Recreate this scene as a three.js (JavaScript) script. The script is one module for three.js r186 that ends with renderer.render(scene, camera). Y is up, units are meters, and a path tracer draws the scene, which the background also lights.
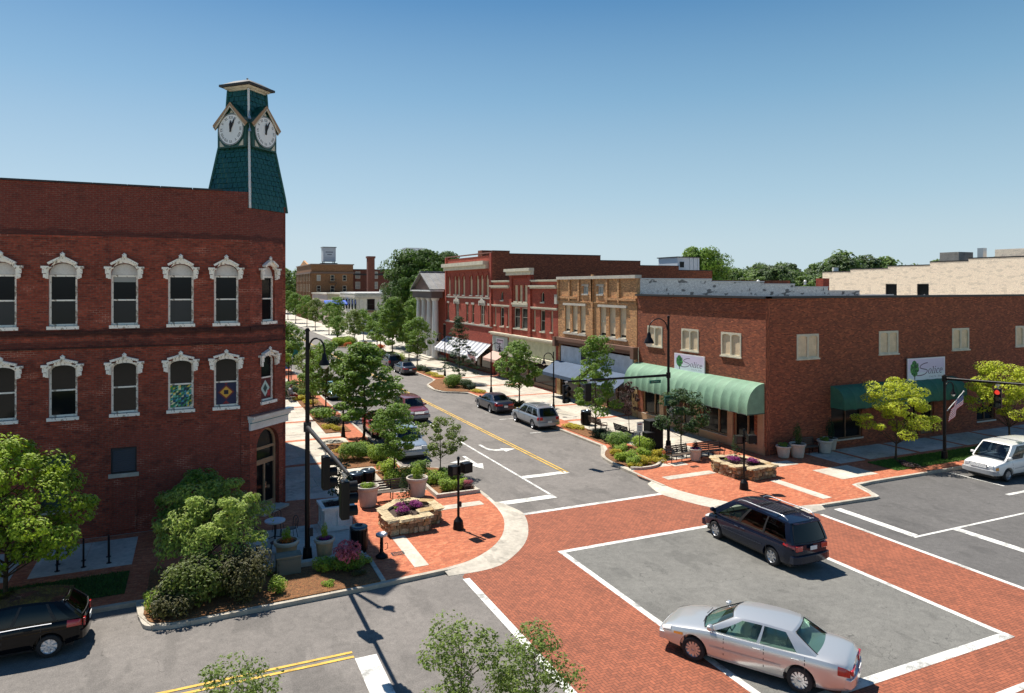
import * as THREE from 'three';
import { mergeGeometries, toCreasedNormals, mergeVertices } from 'three/addons/utils/BufferGeometryUtils.js';
import { RoundedBoxGeometry } from 'three/addons/geometries/RoundedBoxGeometry.js';
import { MarchingCubes } from 'three/addons/objects/MarchingCubes.js';
import { Brush, Evaluator, SUBTRACTION } from 'three-bvh-csg';

// ------------------------------------------------------------ camera, sky, sun, exposure
const W = 1024, HH = 693, FPX = 700;
const scene = new THREE.Scene();
const camera = new THREE.PerspectiveCamera(2 * Math.atan(HH / 2 / FPX) * 180 / Math.PI, W / HH, 0.1, 3000);
camera.position.set(0, 10.3, 0);
camera.rotation.set(0, -24.3 * Math.PI / 180, 0);
camera.setViewOffset(W, HH, 0, 60.5, W, HH);
camera.updateProjectionMatrix();
const renderer = new THREE.WebGLRenderer({ antialias: true });
renderer.setSize(W, HH);
renderer.toneMapping = THREE.LinearToneMapping;
renderer.toneMappingExposure = 1.55;
renderer.shadowMap.enabled = true;

const SUN = new THREE.Vector3(-0.183, 1, -0.53).normalize();
{ // clear summer sky: pale at the horizon, deep blue overhead, a little lighter on the sun's side
  const w = 512, h = 256, d = new Float32Array(w * h * 4);
  const stops = [[-1.0, .30, .30, .29], [-.02, .52, .60, .63], [0, .58, .71, .765], [.06, .53, .68, .755], [.122, .41, .60, .73], [.257, .215, .415, .61], [.378, .09, .25, .47], [.55, .045, .15, .34], [1, .03, .1, .26]];
  for (let j = 0; j < h; j++) {
    const el = ((j + .5) / h - .5) * Math.PI, sy = Math.sin(el);
    let k = 0; while (k < stops.length - 2 && stops[k + 1][0] < sy) k++;
    const A = stops[k], B = stops[k + 1], t = Math.min(1, Math.max(0, (sy - A[0]) / (B[0] - A[0])));
    for (let i = 0; i < w; i++) {
      const az = ((i + .5) / w - .5) * 2 * Math.PI, cx = Math.cos(el) * Math.cos(az), cz = Math.cos(el) * Math.sin(az);
      const c = cx * SUN.x + sy * SUN.y + cz * SUN.z;
      const EXP = 1.55, glow = sy > 0 ? 1 + .55 * Math.pow(Math.max(0, c), 3) : 1, o = (j * w + i) * 4;
      for (let q = 0; q < 3; q++) d[o + q] = (A[q + 1] + (B[q + 1] - A[q + 1]) * t) * glow * (q === 0 ? 1 + (glow - 1) * .5 : 1) / EXP;
      d[o + 3] = 1;
    }
  }
  const t = new THREE.DataTexture(d, w, h, THREE.RGBAFormat, THREE.FloatType);
  t.mapping = THREE.EquirectangularReflectionMapping; t.magFilter = THREE.LinearFilter; t.minFilter = THREE.LinearFilter; t.wrapS = THREE.RepeatWrapping; t.needsUpdate = true;
  scene.background = t; scene.environment = t;
  scene.backgroundIntensity = 1; scene.environmentIntensity = 1;
}
const sun = new THREE.DirectionalLight(new THREE.Color(1, .945, .86), 5.0);
sun.position.copy(SUN).multiplyScalar(150).add(new THREE.Vector3(20, 0, -40));
sun.target.position.set(20, 0, -40);
sun.castShadow = true;
Object.assign(sun.shadow.camera, { left: -90, right: 90, top: 90, bottom: -90, near: 1, far: 400 });
sun.shadow.mapSize.set(4096, 4096);
scene.add(sun, sun.target);

// ------------------------------------------------------------ helpers
function rngOf(s) { let a = s >>> 0; return () => { a = (a + 0x6D2B79F5) >>> 0; let t = a; t = Math.imul(t ^ (t >>> 15), t | 1); t ^= t + Math.imul(t ^ (t >>> 7), t | 61); return ((t ^ (t >>> 14)) >>> 0) / 4294967296; }; }
const R = rngOf(4711);
const rr = (a, b, r = R) => a + (b - a) * r();
const V3 = (x, y, z) => new THREE.Vector3(x, y, z);
const lerp = (a, b, t) => a + (b - a) * t;
const clamp = (x, a = 0, b = 1) => Math.min(b, Math.max(a, x));
const sst = (a, b, x) => { const t = clamp((x - a) / (b - a)); return t * t * (3 - 2 * t); };
function hash2(x, y, s = 0) { let h = Math.imul(x | 0, 374761393) + Math.imul(y | 0, 668265263) + Math.imul(s | 0, 982451653); h = Math.imul(h ^ (h >>> 13), 1274126177); return ((h ^ (h >>> 16)) >>> 0) / 4294967296; }
const NT = (() => { const t = new Float32Array(65536), r = rngOf(99); for (let i = 0; i < 65536; i++) t[i] = r(); return t; })();
function vnoise(x, y, s = 0, px = 0, py = 0) {
  let xi = Math.floor(x), yi = Math.floor(y); const fx = x - xi, fy = y - yi, u = fx * fx * (3 - 2 * fx), v = fy * fy * (3 - 2 * fy);
  let x1 = xi + 1, y1 = yi + 1; if (px) { xi = ((xi % px) + px) % px; x1 = xi + 1 === px ? 0 : xi + 1; yi = ((yi % py) + py) % py; y1 = yi + 1 === py ? 0 : yi + 1; }
  const o = s * 7919, q = s * 31; const A = ((yi + q) & 255) << 8, B = ((y1 + q) & 255) << 8, c0 = (xi + o) & 255, c1 = (x1 + o) & 255;
  const a = NT[A | c0], b = NT[A | c1], c = NT[B | c0], d = NT[B | c1];
  return a + (b - a) * u + (c - a) * v + (a - b - c + d) * u * v;
}
function fbm(x, y, oct = 4, s = 0, px = 0, py = 0) { let a = .5, t = 0, n = 0; for (let i = 0; i < oct; i++) { t += a * vnoise(x, y, s + i * 17, px, py); n += a; a *= .5; x *= 2; y *= 2; px *= 2; py *= 2; } return t / n; }
// texture of w x h pixels covering mw x mh metres; fn(u m, v m, px, py) -> [r,g,b(0..255 sRGB), height 0..1]
function tex(w, h, mw, mh, fn, bump = true) {
  const c = new Uint8Array(w * h * 4), b = bump ? new Uint8Array(w * h * 4) : null;
  for (let j = 0; j < h; j++) for (let i = 0; i < w; i++) {
    const q = fn((i + .5) / w * mw, (j + .5) / h * mh, i, j), o = (j * w + i) * 4;
    c[o] = clamp(q[0], 0, 255); c[o + 1] = clamp(q[1], 0, 255); c[o + 2] = clamp(q[2], 0, 255); c[o + 3] = 255;
    if (b) { b[o] = b[o + 1] = b[o + 2] = clamp(q[3], 0, 1) * 255; b[o + 3] = 255; }
  }
  const mk = (d, srgb) => { const t = new THREE.DataTexture(d, w, h); t.wrapS = t.wrapT = THREE.RepeatWrapping; t.magFilter = THREE.LinearFilter; t.minFilter = THREE.LinearMipmapLinearFilter; t.generateMipmaps = true; if (srgb) t.colorSpace = THREE.SRGBColorSpace; t.repeat.set(1 / mw, 1 / mh); t.needsUpdate = true; return t; };
  return { map: mk(c, true), bumpMap: b ? mk(b, false) : null };
}
function canvasTex(w, h, draw) { const cv = document.createElement('canvas'); cv.width = w; cv.height = h; draw(cv.getContext('2d'), w, h); const t = new THREE.CanvasTexture(cv); t.colorSpace = THREE.SRGBColorSpace; t.magFilter = THREE.LinearFilter; return t; }
const std = (c, rough = .85, o = {}) => { const m = new THREE.MeshStandardMaterial({ roughness: rough, side: THREE.DoubleSide, ...o }); if (c) Array.isArray(c) ? m.color.setRGB(...c) : m.color.set(c); return m; };
const phys = (c, rough = .4, o = {}) => { const m = new THREE.MeshPhysicalMaterial({ roughness: rough, side: THREE.DoubleSide, ...o }); if (c) Array.isArray(c) ? m.color.setRGB(...c) : m.color.set(c); return m; };
const tmat = (t, rough = .9, bs = .004, o = {}) => std(null, rough, { map: t.map, bumpMap: t.bumpMap, bumpScale: bs, ...o });

const counts = {};
function numbered(n) { const k = counts[n] = (counts[n] ?? -1) + 1; return k ? n + '_' + String(k).padStart(3, '0') : n; }
function shadows(o) { o.castShadow = o.receiveShadow = true; return o; }
function thing(name, label, category, x = 0, y = 0, z = 0, ry = 0, group) {
  const o = new THREE.Group(); o.name = numbered(name); o.position.set(x, y, z); o.rotation.y = ry;
  o.userData = { label, category }; if (group) o.userData.group = group; scene.add(o); return o;
}
function part(parent, name, geo, mat) { const m = shadows(new THREE.Mesh(geo, mat)); m.name = name; parent.add(m); return m; }
function solo(name, label, category, geo, mat, group) { const m = shadows(new THREE.Mesh(geo, mat)); m.name = numbered(name); m.userData = { label, category }; if (group) m.userData.group = group; scene.add(m); return m; }
function struct(name, geo, mat) { const m = shadows(new THREE.Mesh(geo, mat)); m.name = numbered(name); m.userData = { kind: 'structure' }; scene.add(m); return m; }
function copyOf(o, label, x, y, z, ry = 0, s = 1) { const c = o.clone(); c.name = numbered(o.name.replace(/_\d{3}$/, '')); c.userData = { ...o.userData }; if (label) c.userData.label = label; c.position.set(x, y, z); c.rotation.y = ry; if (Array.isArray(s)) c.scale.set(...s); else c.scale.setScalar(s); scene.add(c); return c; }
// geometry helpers (uv in metres)
function triUV(g) {
  if (g.index) g = g.toNonIndexed();
  const p = g.attributes.position, uv = new Float32Array(p.count * 2), a = V3(), b = V3(), c = V3();
  for (let i = 0; i < p.count; i += 3) {
    a.fromBufferAttribute(p, i); b.fromBufferAttribute(p, i + 1).sub(a); c.fromBufferAttribute(p, i + 2).sub(a);
    const n = b.cross(c), ax = Math.abs(n.x), ay = Math.abs(n.y), az = Math.abs(n.z);
    for (let k = 0; k < 3; k++) { const X = p.getX(i + k), Y = p.getY(i + k), Z = p.getZ(i + k), o = (i + k) * 2; if (ay >= ax && ay >= az) { uv[o] = X; uv[o + 1] = -Z; } else if (ax > az) { uv[o] = Z; uv[o + 1] = Y; } else { uv[o] = X; uv[o + 1] = Y; } }
  }
  g.setAttribute('uv', new THREE.BufferAttribute(uv, 2)); return g;
}
const box = (w, h, d, x = 0, y = 0, z = 0) => triUV(new THREE.BoxGeometry(w, h, d).translate(x, y, z));          // centred
const bx = (x0, x1, y0, y1, z0, z1) => box(x1 - x0, y1 - y0, z1 - z0, (x0 + x1) / 2, (y0 + y1) / 2, (z0 + z1) / 2);
const rbox = (w, h, d, r = .03, x = 0, y = 0, z = 0, s = 2) => new RoundedBoxGeometry(w, h, d, s, r).translate(x, y, z);
const cyl = (r0, r1, h, x = 0, y = 0, z = 0, n = 16, open = false) => new THREE.CylinderGeometry(r1, r0, h, n, 1, open).translate(x, y + h / 2, z);
const lathe = (pts, n = 20) => new THREE.LatheGeometry(pts.map(p => new THREE.Vector2(p[0], p[1])), n);
function strip(g) { const o = new THREE.BufferGeometry(); const s = g.index ? g.toNonIndexed() : g; for (const k of ['position', 'normal', 'uv']) if (s.attributes[k]) o.setAttribute(k, s.attributes[k]); if (!o.attributes.normal) o.computeVertexNormals(); if (!o.attributes.uv) o.setAttribute('uv', new THREE.BufferAttribute(new Float32Array(o.attributes.position.count * 2), 2)); return o; }
const merge = (...gs) => mergeGeometries(gs.flat().map(strip));
function bar(a, b, r0, r1 = r0, n = 8) { const A = V3(...a), B = V3(...b), d = B.clone().sub(A), g = new THREE.CylinderGeometry(r1, r0, d.length(), n); g.applyQuaternion(new THREE.Quaternion().setFromUnitVectors(V3(0, 1, 0), d.clone().normalize())); return g.translate((A.x + B.x) / 2, (A.y + B.y) / 2, (A.z + B.z) / 2); }
function tube(pts, r, seg = 24, n = 8) { return new THREE.TubeGeometry(new THREE.CatmullRomCurve3(pts.map(p => V3(...p))), seg, r, n); }
const shapeOf = pts => { const s = new THREE.Shape(); pts.forEach((p, i) => i ? s.lineTo(p[0], p[1]) : s.moveTo(p[0], p[1])); return s; };
// horizontal polygons: points [X, Z]
function slab(poly, y0, y1) { const g = new THREE.ExtrudeGeometry(shapeOf(poly.map(p => [p[0], -p[1]])), { depth: y1 - y0, bevelEnabled: false }); return g.rotateX(-Math.PI / 2).translate(0, y0, 0); }
function sheet(poly, y, holes = []) { const s = shapeOf(poly.map(p => [p[0], -p[1]])); for (const h of holes) s.holes.push(shapeOf(h.map(p => [p[0], -p[1]]))); const g = new THREE.ShapeGeometry(s); return g.rotateX(-Math.PI / 2).translate(0, y, 0); }
const rect = (x0, x1, z0, z1) => [[x0, z0], [x1, z0], [x1, z1], [x0, z1]];
function arcPts(line, n = 6) { const c = new THREE.CatmullRomCurve3(line.map(p => V3(p[0], 0, p[1])), false, 'centripetal'); return c.getPoints(n * (line.length - 1)).map(p => [p.x, p.z]); }
function deform(g, fn) { const p = g.attributes.position, v = V3(); for (let i = 0; i < p.count; i++) { v.fromBufferAttribute(p, i); fn(v); p.setXYZ(i, v.x, v.y, v.z); } g.computeVertexNormals(); return g; }
// ------------------------------------------------------------ materials
// running-bond masonry; fn(col,row,u,v) may tint a brick
function brickTex(o) {
  const { nb, nr, bw, bh, j, w, h, cols, mortar, vary = .12, tint, seed = 1, stain } = o, mw = nb * bw, mh = nr * bh;
  return tex(w, h, mw, mh, (u, v) => {
    const row = Math.floor(v / bh), off = (row & 1) ? bw / 2 : 0, uu = (u + off) % mw, col = Math.floor(uu / bw), fx = uu - col * bw, fy = v - row * bh;
    const hsh = hash2(col, row, seed), h2 = hash2(col, row, seed + 9), g = fbm(u * 18, v * 18, 3, seed);
    const e = Math.min(fx, bw - fx, fy, bh - fy) / j - .5, m = clamp(e * 2.2);
    let c = cols[Math.floor(hsh * cols.length) % cols.length], k = 1 + (h2 - .5) * vary * 2 + (g - .5) * .3;
    let r = c[0] * k, gg = c[1] * k, b = c[2] * k; const mk = .85 + g * .3;
    let q = [lerp(mortar[0] * mk, r, m), lerp(mortar[1] * mk, gg, m), lerp(mortar[2] * mk, b, m), clamp(.15 + m * (.75 + (g - .5) * .3))];
    if (stain) q = stain(q, u, v, m);
    return q;
  });
}
const BR = { nb: 40, nr: 112, bw: .2125, bh: .0765, j: .012, w: 1024, h: 1024 };
const T = {};
T.brickOrange = brickTex({ ...BR, cols: [[134, 68, 44], [144, 75, 48], [122, 60, 39], [114, 56, 38], [154, 83, 53]], mortar: [122, 86, 64], seed: 5 });
T.brickRed = brickTex({ ...BR, cols: [[152, 56, 38], [164, 62, 42], [140, 48, 34], [158, 66, 46]], mortar: [140, 86, 68], vary: .1, seed: 11 });
T.brickTan = brickTex({ ...BR, cols: [[188, 134, 84], [200, 148, 96], [176, 122, 76], [164, 112, 72]], mortar: [176, 150, 116], seed: 15 });
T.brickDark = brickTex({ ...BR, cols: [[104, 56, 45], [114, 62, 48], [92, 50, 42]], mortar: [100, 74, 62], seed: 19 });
T.paintBrick = brickTex({ ...BR, cols: [[214, 212, 206], [208, 206, 202], [218, 216, 210]], mortar: [190, 188, 184], vary: .03, seed: 23,
  stain: (q, u, v) => { const n = fbm(u * 1.7, v * 3.1, 4, 77), k = 1 - .45 * sst(.62, .72, n); return [q[0] * k, q[1] * k, q[2] * k, q[3]]; } });
T.creamBrick = brickTex({ ...BR, cols: [[238, 222, 202], [235, 218, 198], [241, 226, 206]], mortar: [226, 208, 188], vary: .015, seed: 27,
  stain: (q, u, v) => { const n = fbm(u * 1.1, v * 3.6, 4, 78), k = 1 - .08 * sst(.58, .7, n); return [q[0] * k, q[1] * k * .99, q[2] * k * .97, q[3]]; } });
// the corner building's weathered front: one map for the whole wall
const LW = 18.16, LH = 14.42;
T.brickOld = (() => {
  const bw = .2125, bh = .0765;
  return tex(2048, 1600, LW, LH, (u, v) => {
    const row = Math.floor(v / bh), uu = u + ((row & 1) ? bw / 2 : 0), col = Math.floor(uu / bw), fx = uu - col * bw, fy = v - row * bh;
    const h1 = hash2(col, row, 31), h2 = hash2(col, row, 32), g = fbm(u * 14, v * 14, 3, 33), big = fbm(u * .55, v * .75, 4, 34), mid = fbm(u * 2.2, v * 3.2, 4, 35);
    const top = sst(12.15, 12.4, v + (mid - .5) * .2);                 // rebuilt parapet in an even dark brick
    const newer = sst(9.9, 10.0, u) * 0 + (u > 12.9 && v < 4.25 ? 1 : 0); // plain repaired panel by the corner
    let c = h1 < .1 ? [116, 49, 35] : h1 < .5 ? [137, 58, 40] : h1 < .85 ? [145, 62, 42] : [155, 72, 50];
    let k = 1 + (h2 - .5) * .16 + (g - .5) * .24 + (big - .5) * .28;
    let r = c[0] * k, gg = c[1] * k, b = c[2] * k;
    const even = Math.max(top, newer * .8);
    r = lerp(r, top > .5 ? 104 + g * 14 : 134 + g * 16, even * .8); gg = lerp(gg, top > .5 ? 42 + g * 8 : 58 + g * 8, even * .8); b = lerp(b, top > .5 ? 34 + g * 6 : 44 + g * 6, even * .8);
    const grime = clamp(.85 * Math.max(sst(.25, .05, Math.abs(v - 8.28) + (mid - .5) * .3), .75 * sst(.2, .04, Math.abs(v - 12.28) + (mid - .5) * .3), .7 * sst(.16, .03, Math.abs(v - 7.86) + (mid - .5) * .25), sst(.64, .76, mid) * .3));
    const m0 = clamp((Math.min(fx, bw - fx, fy, bh - fy) / .012 - .5) * 2.2), pale = sst(.62, .78, fbm(u * 1.3 + 9, v * 2.4, 4, 36)) * .8 * (1 - top);
    const mk = lerp(.5 + .35 * g, 1.2, pale);
    r = lerp(158 * mk, r, m0); gg = lerp(124 * mk, gg, m0); b = lerp(106 * mk, b, m0);
    r = lerp(r, 52, grime * .8); gg = lerp(gg, 28, grime * .8); b = lerp(b, 26, grime * .8);
    return [r, gg, b, clamp(.15 + m0 * (.7 + (g - .5) * .4))];
  });
})();
T.paver = brickTex({ nb: 30, nr: 60, bw: .205, bh: .1025, j: .008, w: 1024, h: 1024, cols: [[170, 95, 62], [177, 102, 68], [163, 88, 58], [183, 110, 76]], mortar: [150, 98, 74], vary: .05, seed: 41,
  stain: (q, u, v) => { const n = fbm(u * .98, v * .98, 4, 79, 6, 6), k = .95 + n * .1; return [q[0] * k, q[1] * k, q[2] * k, q[3]]; } });
T.crossing = (() => { // herringbone of 2 : 1 pavers
  const c = .1025, n = 60;
  return tex(1024, 1024, n * c, n * c, (u, v) => {
    const i = Math.floor(u / c), j = Math.floor(v / c), k = (((i - j) % 4) + 4) % 4; let bi = i, bj = j, fx = u - i * c, fy = v - j * c, w = c, h = c;
    if (k === 1) { bi = i - 1; fx += c; } if (k < 2) w = 2 * c; else { h = 2 * c; if (k === 2) { bj = j - 1; fy += c; } }
    bi = (bi + n) % n; bj = (bj + n) % n;
    const q = hash2(bi, bj, 43), g = fbm(u * 20, v * 20, 3, 44), big = fbm(u / c / 10, v / c / 10, 4, 45, 6, 6), m = clamp((Math.min(fx, w - fx, fy, h - fy) / .011 - .35) * 1.6), kk = .93 + (q - .5) * .16 + (g - .5) * .16 + (big - .5) * .12;
    return [lerp(98, 155, m) * kk, lerp(56, 88, m) * kk, lerp(40, 61, m) * kk, .2 + m * .7];
  });
})();
function asphaltTex(base, seed) {
  return tex(1024, 1024, 12, 12, (u, v) => {
    const s = hash2(Math.floor(u * 85), Math.floor(v * 85), seed), f = fbm(u * 6, v * 6, 4, seed, 72, 72), b = fbm(u * .5, v * .5, 4, seed + 5, 6, 6);
    const cr = Math.abs(fbm(u * .75, v * .75, 5, seed + 8, 9, 9) - .5), crack = cr < .0028 && b > .56 ? .78 : 1;
    const tar = 1 - .08 * sst(.6, .7, fbm(u * 1.5, v * .75, 4, seed + 12, 18, 9));
    const k = (.8 + (s - .5) * .28 + (f - .5) * .16 + (b - .5) * .16 + .1) * crack * tar;
    const oil = 1 - .07 * sst(.74, .82, vnoise(u * 2.5 + f, v * 2.5 + 2 * b, seed + 20, 30, 30)) * sst(.5, .7, f); return [base[0] * k * oil, base[1] * k * oil, base[2] * k * oil, s * .6 + f * .4];
  });
}
T.asphalt = asphaltTex([124, 118, 112], 51); T.asphaltBox = asphaltTex([119, 117, 111], 57); T.asphaltDark = asphaltTex([102, 99, 96], 63);
T.concrete = tex(1024, 1024, 6, 6, (u, v) => { const f = fbm(u * 9, v * 9, 4, 71, 54, 54), b = fbm(u * 1, v * 1, 4, 72, 6, 6), s = hash2(Math.floor(u * 160), Math.floor(v * 160), 73), st = sst(.62, .72, fbm(u * 2, v * 2, 4, 74, 12, 12)); const k = .86 + (f - .5) * .16 + (b - .5) * .22 + (s - .5) * .08 - st * .1; return [216 * k, 207 * k, 191 * k, f * .6 + s * .4]; });
T.mulch = tex(512, 512, 2, 2, (u, v) => { const a = fbm(u * 16 + 3 * fbm(u * 5, v * 5, 2, 5), v * 44, 3, 91), b = fbm(u * 40, v * 14, 3, 92), s = hash2(Math.floor(u * 90), Math.floor(v * 90), 93); const k = .45 + a * .6 + (s - .5) * .5; return [158 * k, (96 + b * 24) * k, (58 + b * 14) * k, a * .5 + s * .5]; });
T.soilGrass = tex(512, 512, 3, 3, (u, v) => { const a = fbm(u * 12, v * 12, 4, 95, 36, 36), s = hash2(Math.floor(u * 120), Math.floor(v * 120), 96), k = .55 + a * .6 + (s - .5) * .4; return [74 * k, 98 * k, 34 * k, a * .5 + s * .5]; });
T.land = tex(512, 512, 60, 60, (u, v) => { const a = fbm(u * .4, v * .4, 5, 97, 24, 24), s = fbm(u * 3, v * 3, 3, 98, 180, 180), k = .7 + s * .5; return [(70 + a * 60) * k, (86 + a * 34) * k, (48 + a * 30) * k, s]; });
T.stone = tex(256, 256, 1.2, 1.2, (u, v) => { const a = fbm(u * 7, v * 7, 4, 101, 8, 8), b = fbm(u * 30, v * 30, 3, 102), k = .7 + a * .4 + (b - .5) * .3; return [222 * k, 205 * k, 172 * k, a * .6 + b * .4]; });
T.paint = tex(512, 512, 4, 4, (u, v) => { const a = fbm(u * 8, v * 8, 4, 105, 32, 32), s = hash2(Math.floor(u * 110), Math.floor(v * 110), 106), wear = sst(.6, .78, fbm(u * 3, v * 3, 4, 107, 12, 12) + (s - .5) * .3); const k = .9 + (a - .5) * .16 - wear * .3; return [232 * k, 230 * k, 222 * k, s]; });
T.plaster = tex(512, 512, 5, 5, (u, v) => { const a = fbm(u * 3, v * 3, 4, 111, 15, 15), b = fbm(u * 24, v * 24, 3, 112, 120, 120), k = .9 + (a - .5) * .16 + (b - .5) * .1; return [255 * k, 255 * k, 255 * k, b]; });
T.shingle = tex(256, 256, 1, 1, (u, v) => { const a = fbm(u * 9, v * 9, 4, 115), k = .8 + a * .4; return [255 * k, 255 * k, 255 * k, a]; });

const M = {
  brickBrown: tmat(T.brickTan, .92, .006, { color: new THREE.Color().setRGB(.45, .41, .41) }),
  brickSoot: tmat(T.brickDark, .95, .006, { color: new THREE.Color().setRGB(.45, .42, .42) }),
  brickOrange: tmat(T.brickOrange, .92, .006), brickRed: tmat(T.brickRed, .92, .006), brickTan: tmat(T.brickTan, .92, .006), brickDark: tmat(T.brickDark, .95, .006), brickOld: tmat(T.brickOld, .93, .008),
  paintBrick: tmat(T.paintBrick, .8, .006), creamBrick: tmat(T.creamBrick, .8, .006),
  paver: tmat(T.paver, .9, .004), crossing: tmat(T.crossing, .88, .004), asphalt: tmat(T.asphalt, .9, .006), asphaltBox: tmat(T.asphaltBox, .9, .006), asphaltDark: tmat(T.asphaltDark, .9, .006),
  concrete: tmat(T.concrete, .9, .003), mulch: tmat(T.mulch, 1, .02), soil: tmat(T.soilGrass, 1, .02), land: tmat(T.land, 1, .1), paint: tmat(T.paint, .75, .001),
  stucco: tmat(T.plaster, .9, .003, { color: new THREE.Color().setRGB(.68, .65, .56) }), stuccoPink: tmat(T.plaster, .9, .003, { color: new THREE.Color().setRGB(.62, .5, .45) }), stuccoTan: tmat(T.plaster, .9, .003, { color: new THREE.Color().setRGB(.58, .48, .3) }),
  cream: tmat(T.plaster, .6, .001, { color: new THREE.Color().setRGB(.72, .66, .5) }), whiteTrim: tmat(T.plaster, .6, .001, { color: new THREE.Color().setRGB(.86, .84, .79) }), blindPanel: tmat(T.plaster, .7, .001, { color: new THREE.Color().setRGB(.84, .66, .43) }), limestone: tmat(T.plaster, .8, .004, { color: new THREE.Color().setRGB(.6, .55, .46) }),
  oldTrim: std(null, .7, { map: tex(256, 256, 1, 1, (u, v) => { const a = fbm(u * 14, v * 9, 4, 121, 14, 9), f = sst(.6, .7, a); return [lerp(246, 168, f), lerp(240, 156, f), lerp(226, 138, f), a]; }).map }),
  paintYellow: tmat(T.paint, .75, .001, { color: new THREE.Color().setRGB(1, .62, .1) }),
  roofTar: tmat(T.asphaltDark, .95, .004, { color: new THREE.Color().setRGB(.45, .45, .48) }), roofGrey: tmat(T.concrete, .9, .004, { color: new THREE.Color().setRGB(.5, .52, .56) }),
  glass: phys([.01, .011, .012], .08, { specularIntensity: .4, ior: 1.45 }), glassBlue: phys([.03, .04, .05], .05, { ior: 1.6 }), glassPale: phys([.3, .3, .28], .12, {}),
  black: phys([.008, .008, .009], .35, { specularIntensity: .35 }), blackMatt: std([.018, .018, .02], .8), darkMetal: std([.03, .03, .032], .5, { metalness: .4 }), steel: std([.45, .46, .48], .35, { metalness: .8 }), chrome: std([.7, .7, .7], .15, { metalness: 1 }),
  green: tmat(T.plaster, .75, .001, { color: new THREE.Color().setRGB(.17, .43, .26) }), greenDark: tmat(T.plaster, .75, .001, { color: new THREE.Color().setRGB(.02, .2, .15) }), navy: tmat(T.plaster, .75, .001, { color: new THREE.Color().setRGB(.05, .09, .16) }),
  copper: tmat(T.shingle, .3, .004, { color: new THREE.Color().setRGB(.014, .085, .066), metalness: .2 }), copperDark: tmat(T.shingle, .5, .002, { color: new THREE.Color().setRGB(.012, .07, .056) }),
  timber: std([.16, .09, .05], .7), timberPale: std([.36, .22, .12], .7), bark: tmat(T.stone, 1, .01, { color: new THREE.Color().setRGB(.13, .1, .075) }),
  potWhite: tmat(T.concrete, .7, .002, { color: new THREE.Color().setRGB(1, 1, 1) }), potClay: tmat(T.concrete, .8, .003, { color: new THREE.Color().setRGB(1, .74, .48) }), soilDark: std([.06, .04, .028], 1), boxGrey: tmat(T.concrete, .8, .002, { color: new THREE.Color().setRGB(.38, .4, .36) }), tile: tmat(T.concrete, .85, .003, { color: new THREE.Color().setRGB(.9, .95, 1) })
};
M.sashGlass = [[.03, .03, .034], [.045, .046, .05], [.02, .021, .024]].map(c => phys(c, .12, { specularIntensity: .6 }));
M.stones = [[.72, .68, .6], [.62, .5, .34], [.45, .36, .27], [.8, .74, .64], [.55, .44, .34], [.34, .27, .22]].map(c => tmat(T.stone, .95, .01, { color: new THREE.Color().setRGB(...c) }));
M.slabs = [[.96, .95, .93], [.9, .9, .9], [1, .99, .97], [.93, .92, .88]].map(c => tmat(T.concrete, .9, .003, { color: new THREE.Color().setRGB(...c) }));
M.kerbs = [[.92, .9, .86], [.84, .82, .78], [.88, .87, .84]].map(c => tmat(T.concrete, .9, .004, { color: new THREE.Color().setRGB(...c) }));
console.log('materials ready');
// ------------------------------------------------------------ ground, roads, pavements
struct('ground', sheet(rect(-900, 1100, -1400, 300), -.04), M.land);
const ROADX0 = 10.62, ROADX1 = 23.65;
struct('road', sheet([[ROADX0 - .3, 40], [ROADX0 - .3, -6], [-90, -6], [-90, -26], [ROADX0 - .3, -26], [ROADX0 - .3, -330], [ROADX1 + .6, -330], [ROADX1 + .6, -26], [32, -26], [140, -26], [140, -6], [ROADX1 + .6, -6], [ROADX1 + .6, 40]], 0), M.asphalt);
struct('road_surface', sheet([[25.66, -25.9], [140, -25.9], [140, -6.2], [25.66, -6.2]], .004), M.asphaltDark);
// intersection: brick crossings round an asphalt square
struct('brick_crossing', sheet([[8.6, -6.5], [8.6, -23.3], [12.7, -28.6], [22, -28.6], [25.65, -23.1], [25.65, -6.5]], .008, [rect(12.9, 21.75, -23.9, -12.8)]), M.crossing);
struct('intersection_surface', sheet(rect(12.9, 21.75, -23.9, -12.8), .006), M.asphaltBox);
const marks = [];
function mark(name, poly, mat = M.paint, y = .013) { const m = struct(name, sheet(poly, y), mat); return m; }
const lineZ = (x, z0, z1, w = .2, m) => mark('road_line', rect(x - w / 2, x + w / 2, Math.min(z0, z1), Math.max(z0, z1)), m);
const lineX = (z, x0, x1, w = .2, m) => mark('road_line', rect(Math.min(x0, x1), Math.max(x0, x1), z - w / 2, z + w / 2), m);
// crossing borders
lineX(-23.9, 12.78, 21.9, .24); lineX(-12.8, 12.9, 21.9, .32); lineZ(12.9, -23.77, -12.97, .22); lineZ(21.77, -23.77, -12.97, .22);
lineX(-28.55, 12.95, 21.8, .26); lineZ(8.66, -23.1, -11, .26); lineZ(25.66, -23.0, -11, .2); lineX(-11.0, 13, 21, .2);
// main street paint
lineZ(18.5, -34, -300, .11, M.paintYellow); lineZ(18.74, -34, -300, .11, M.paintYellow);
lineZ(15.95, -30.75, -44.2, .14); lineX(-30.4, 12.98, 16.02, .55); lineX(-34.05, 16.05, 18.75, .5);
for (const z of [-52.5, -49.55, -44.1]) lineX(z, 21.3, 23.5, .12);
for (let z = -48; z > -140; z -= 9) lineZ(15.95, z, z - 2.2, .1);
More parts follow.
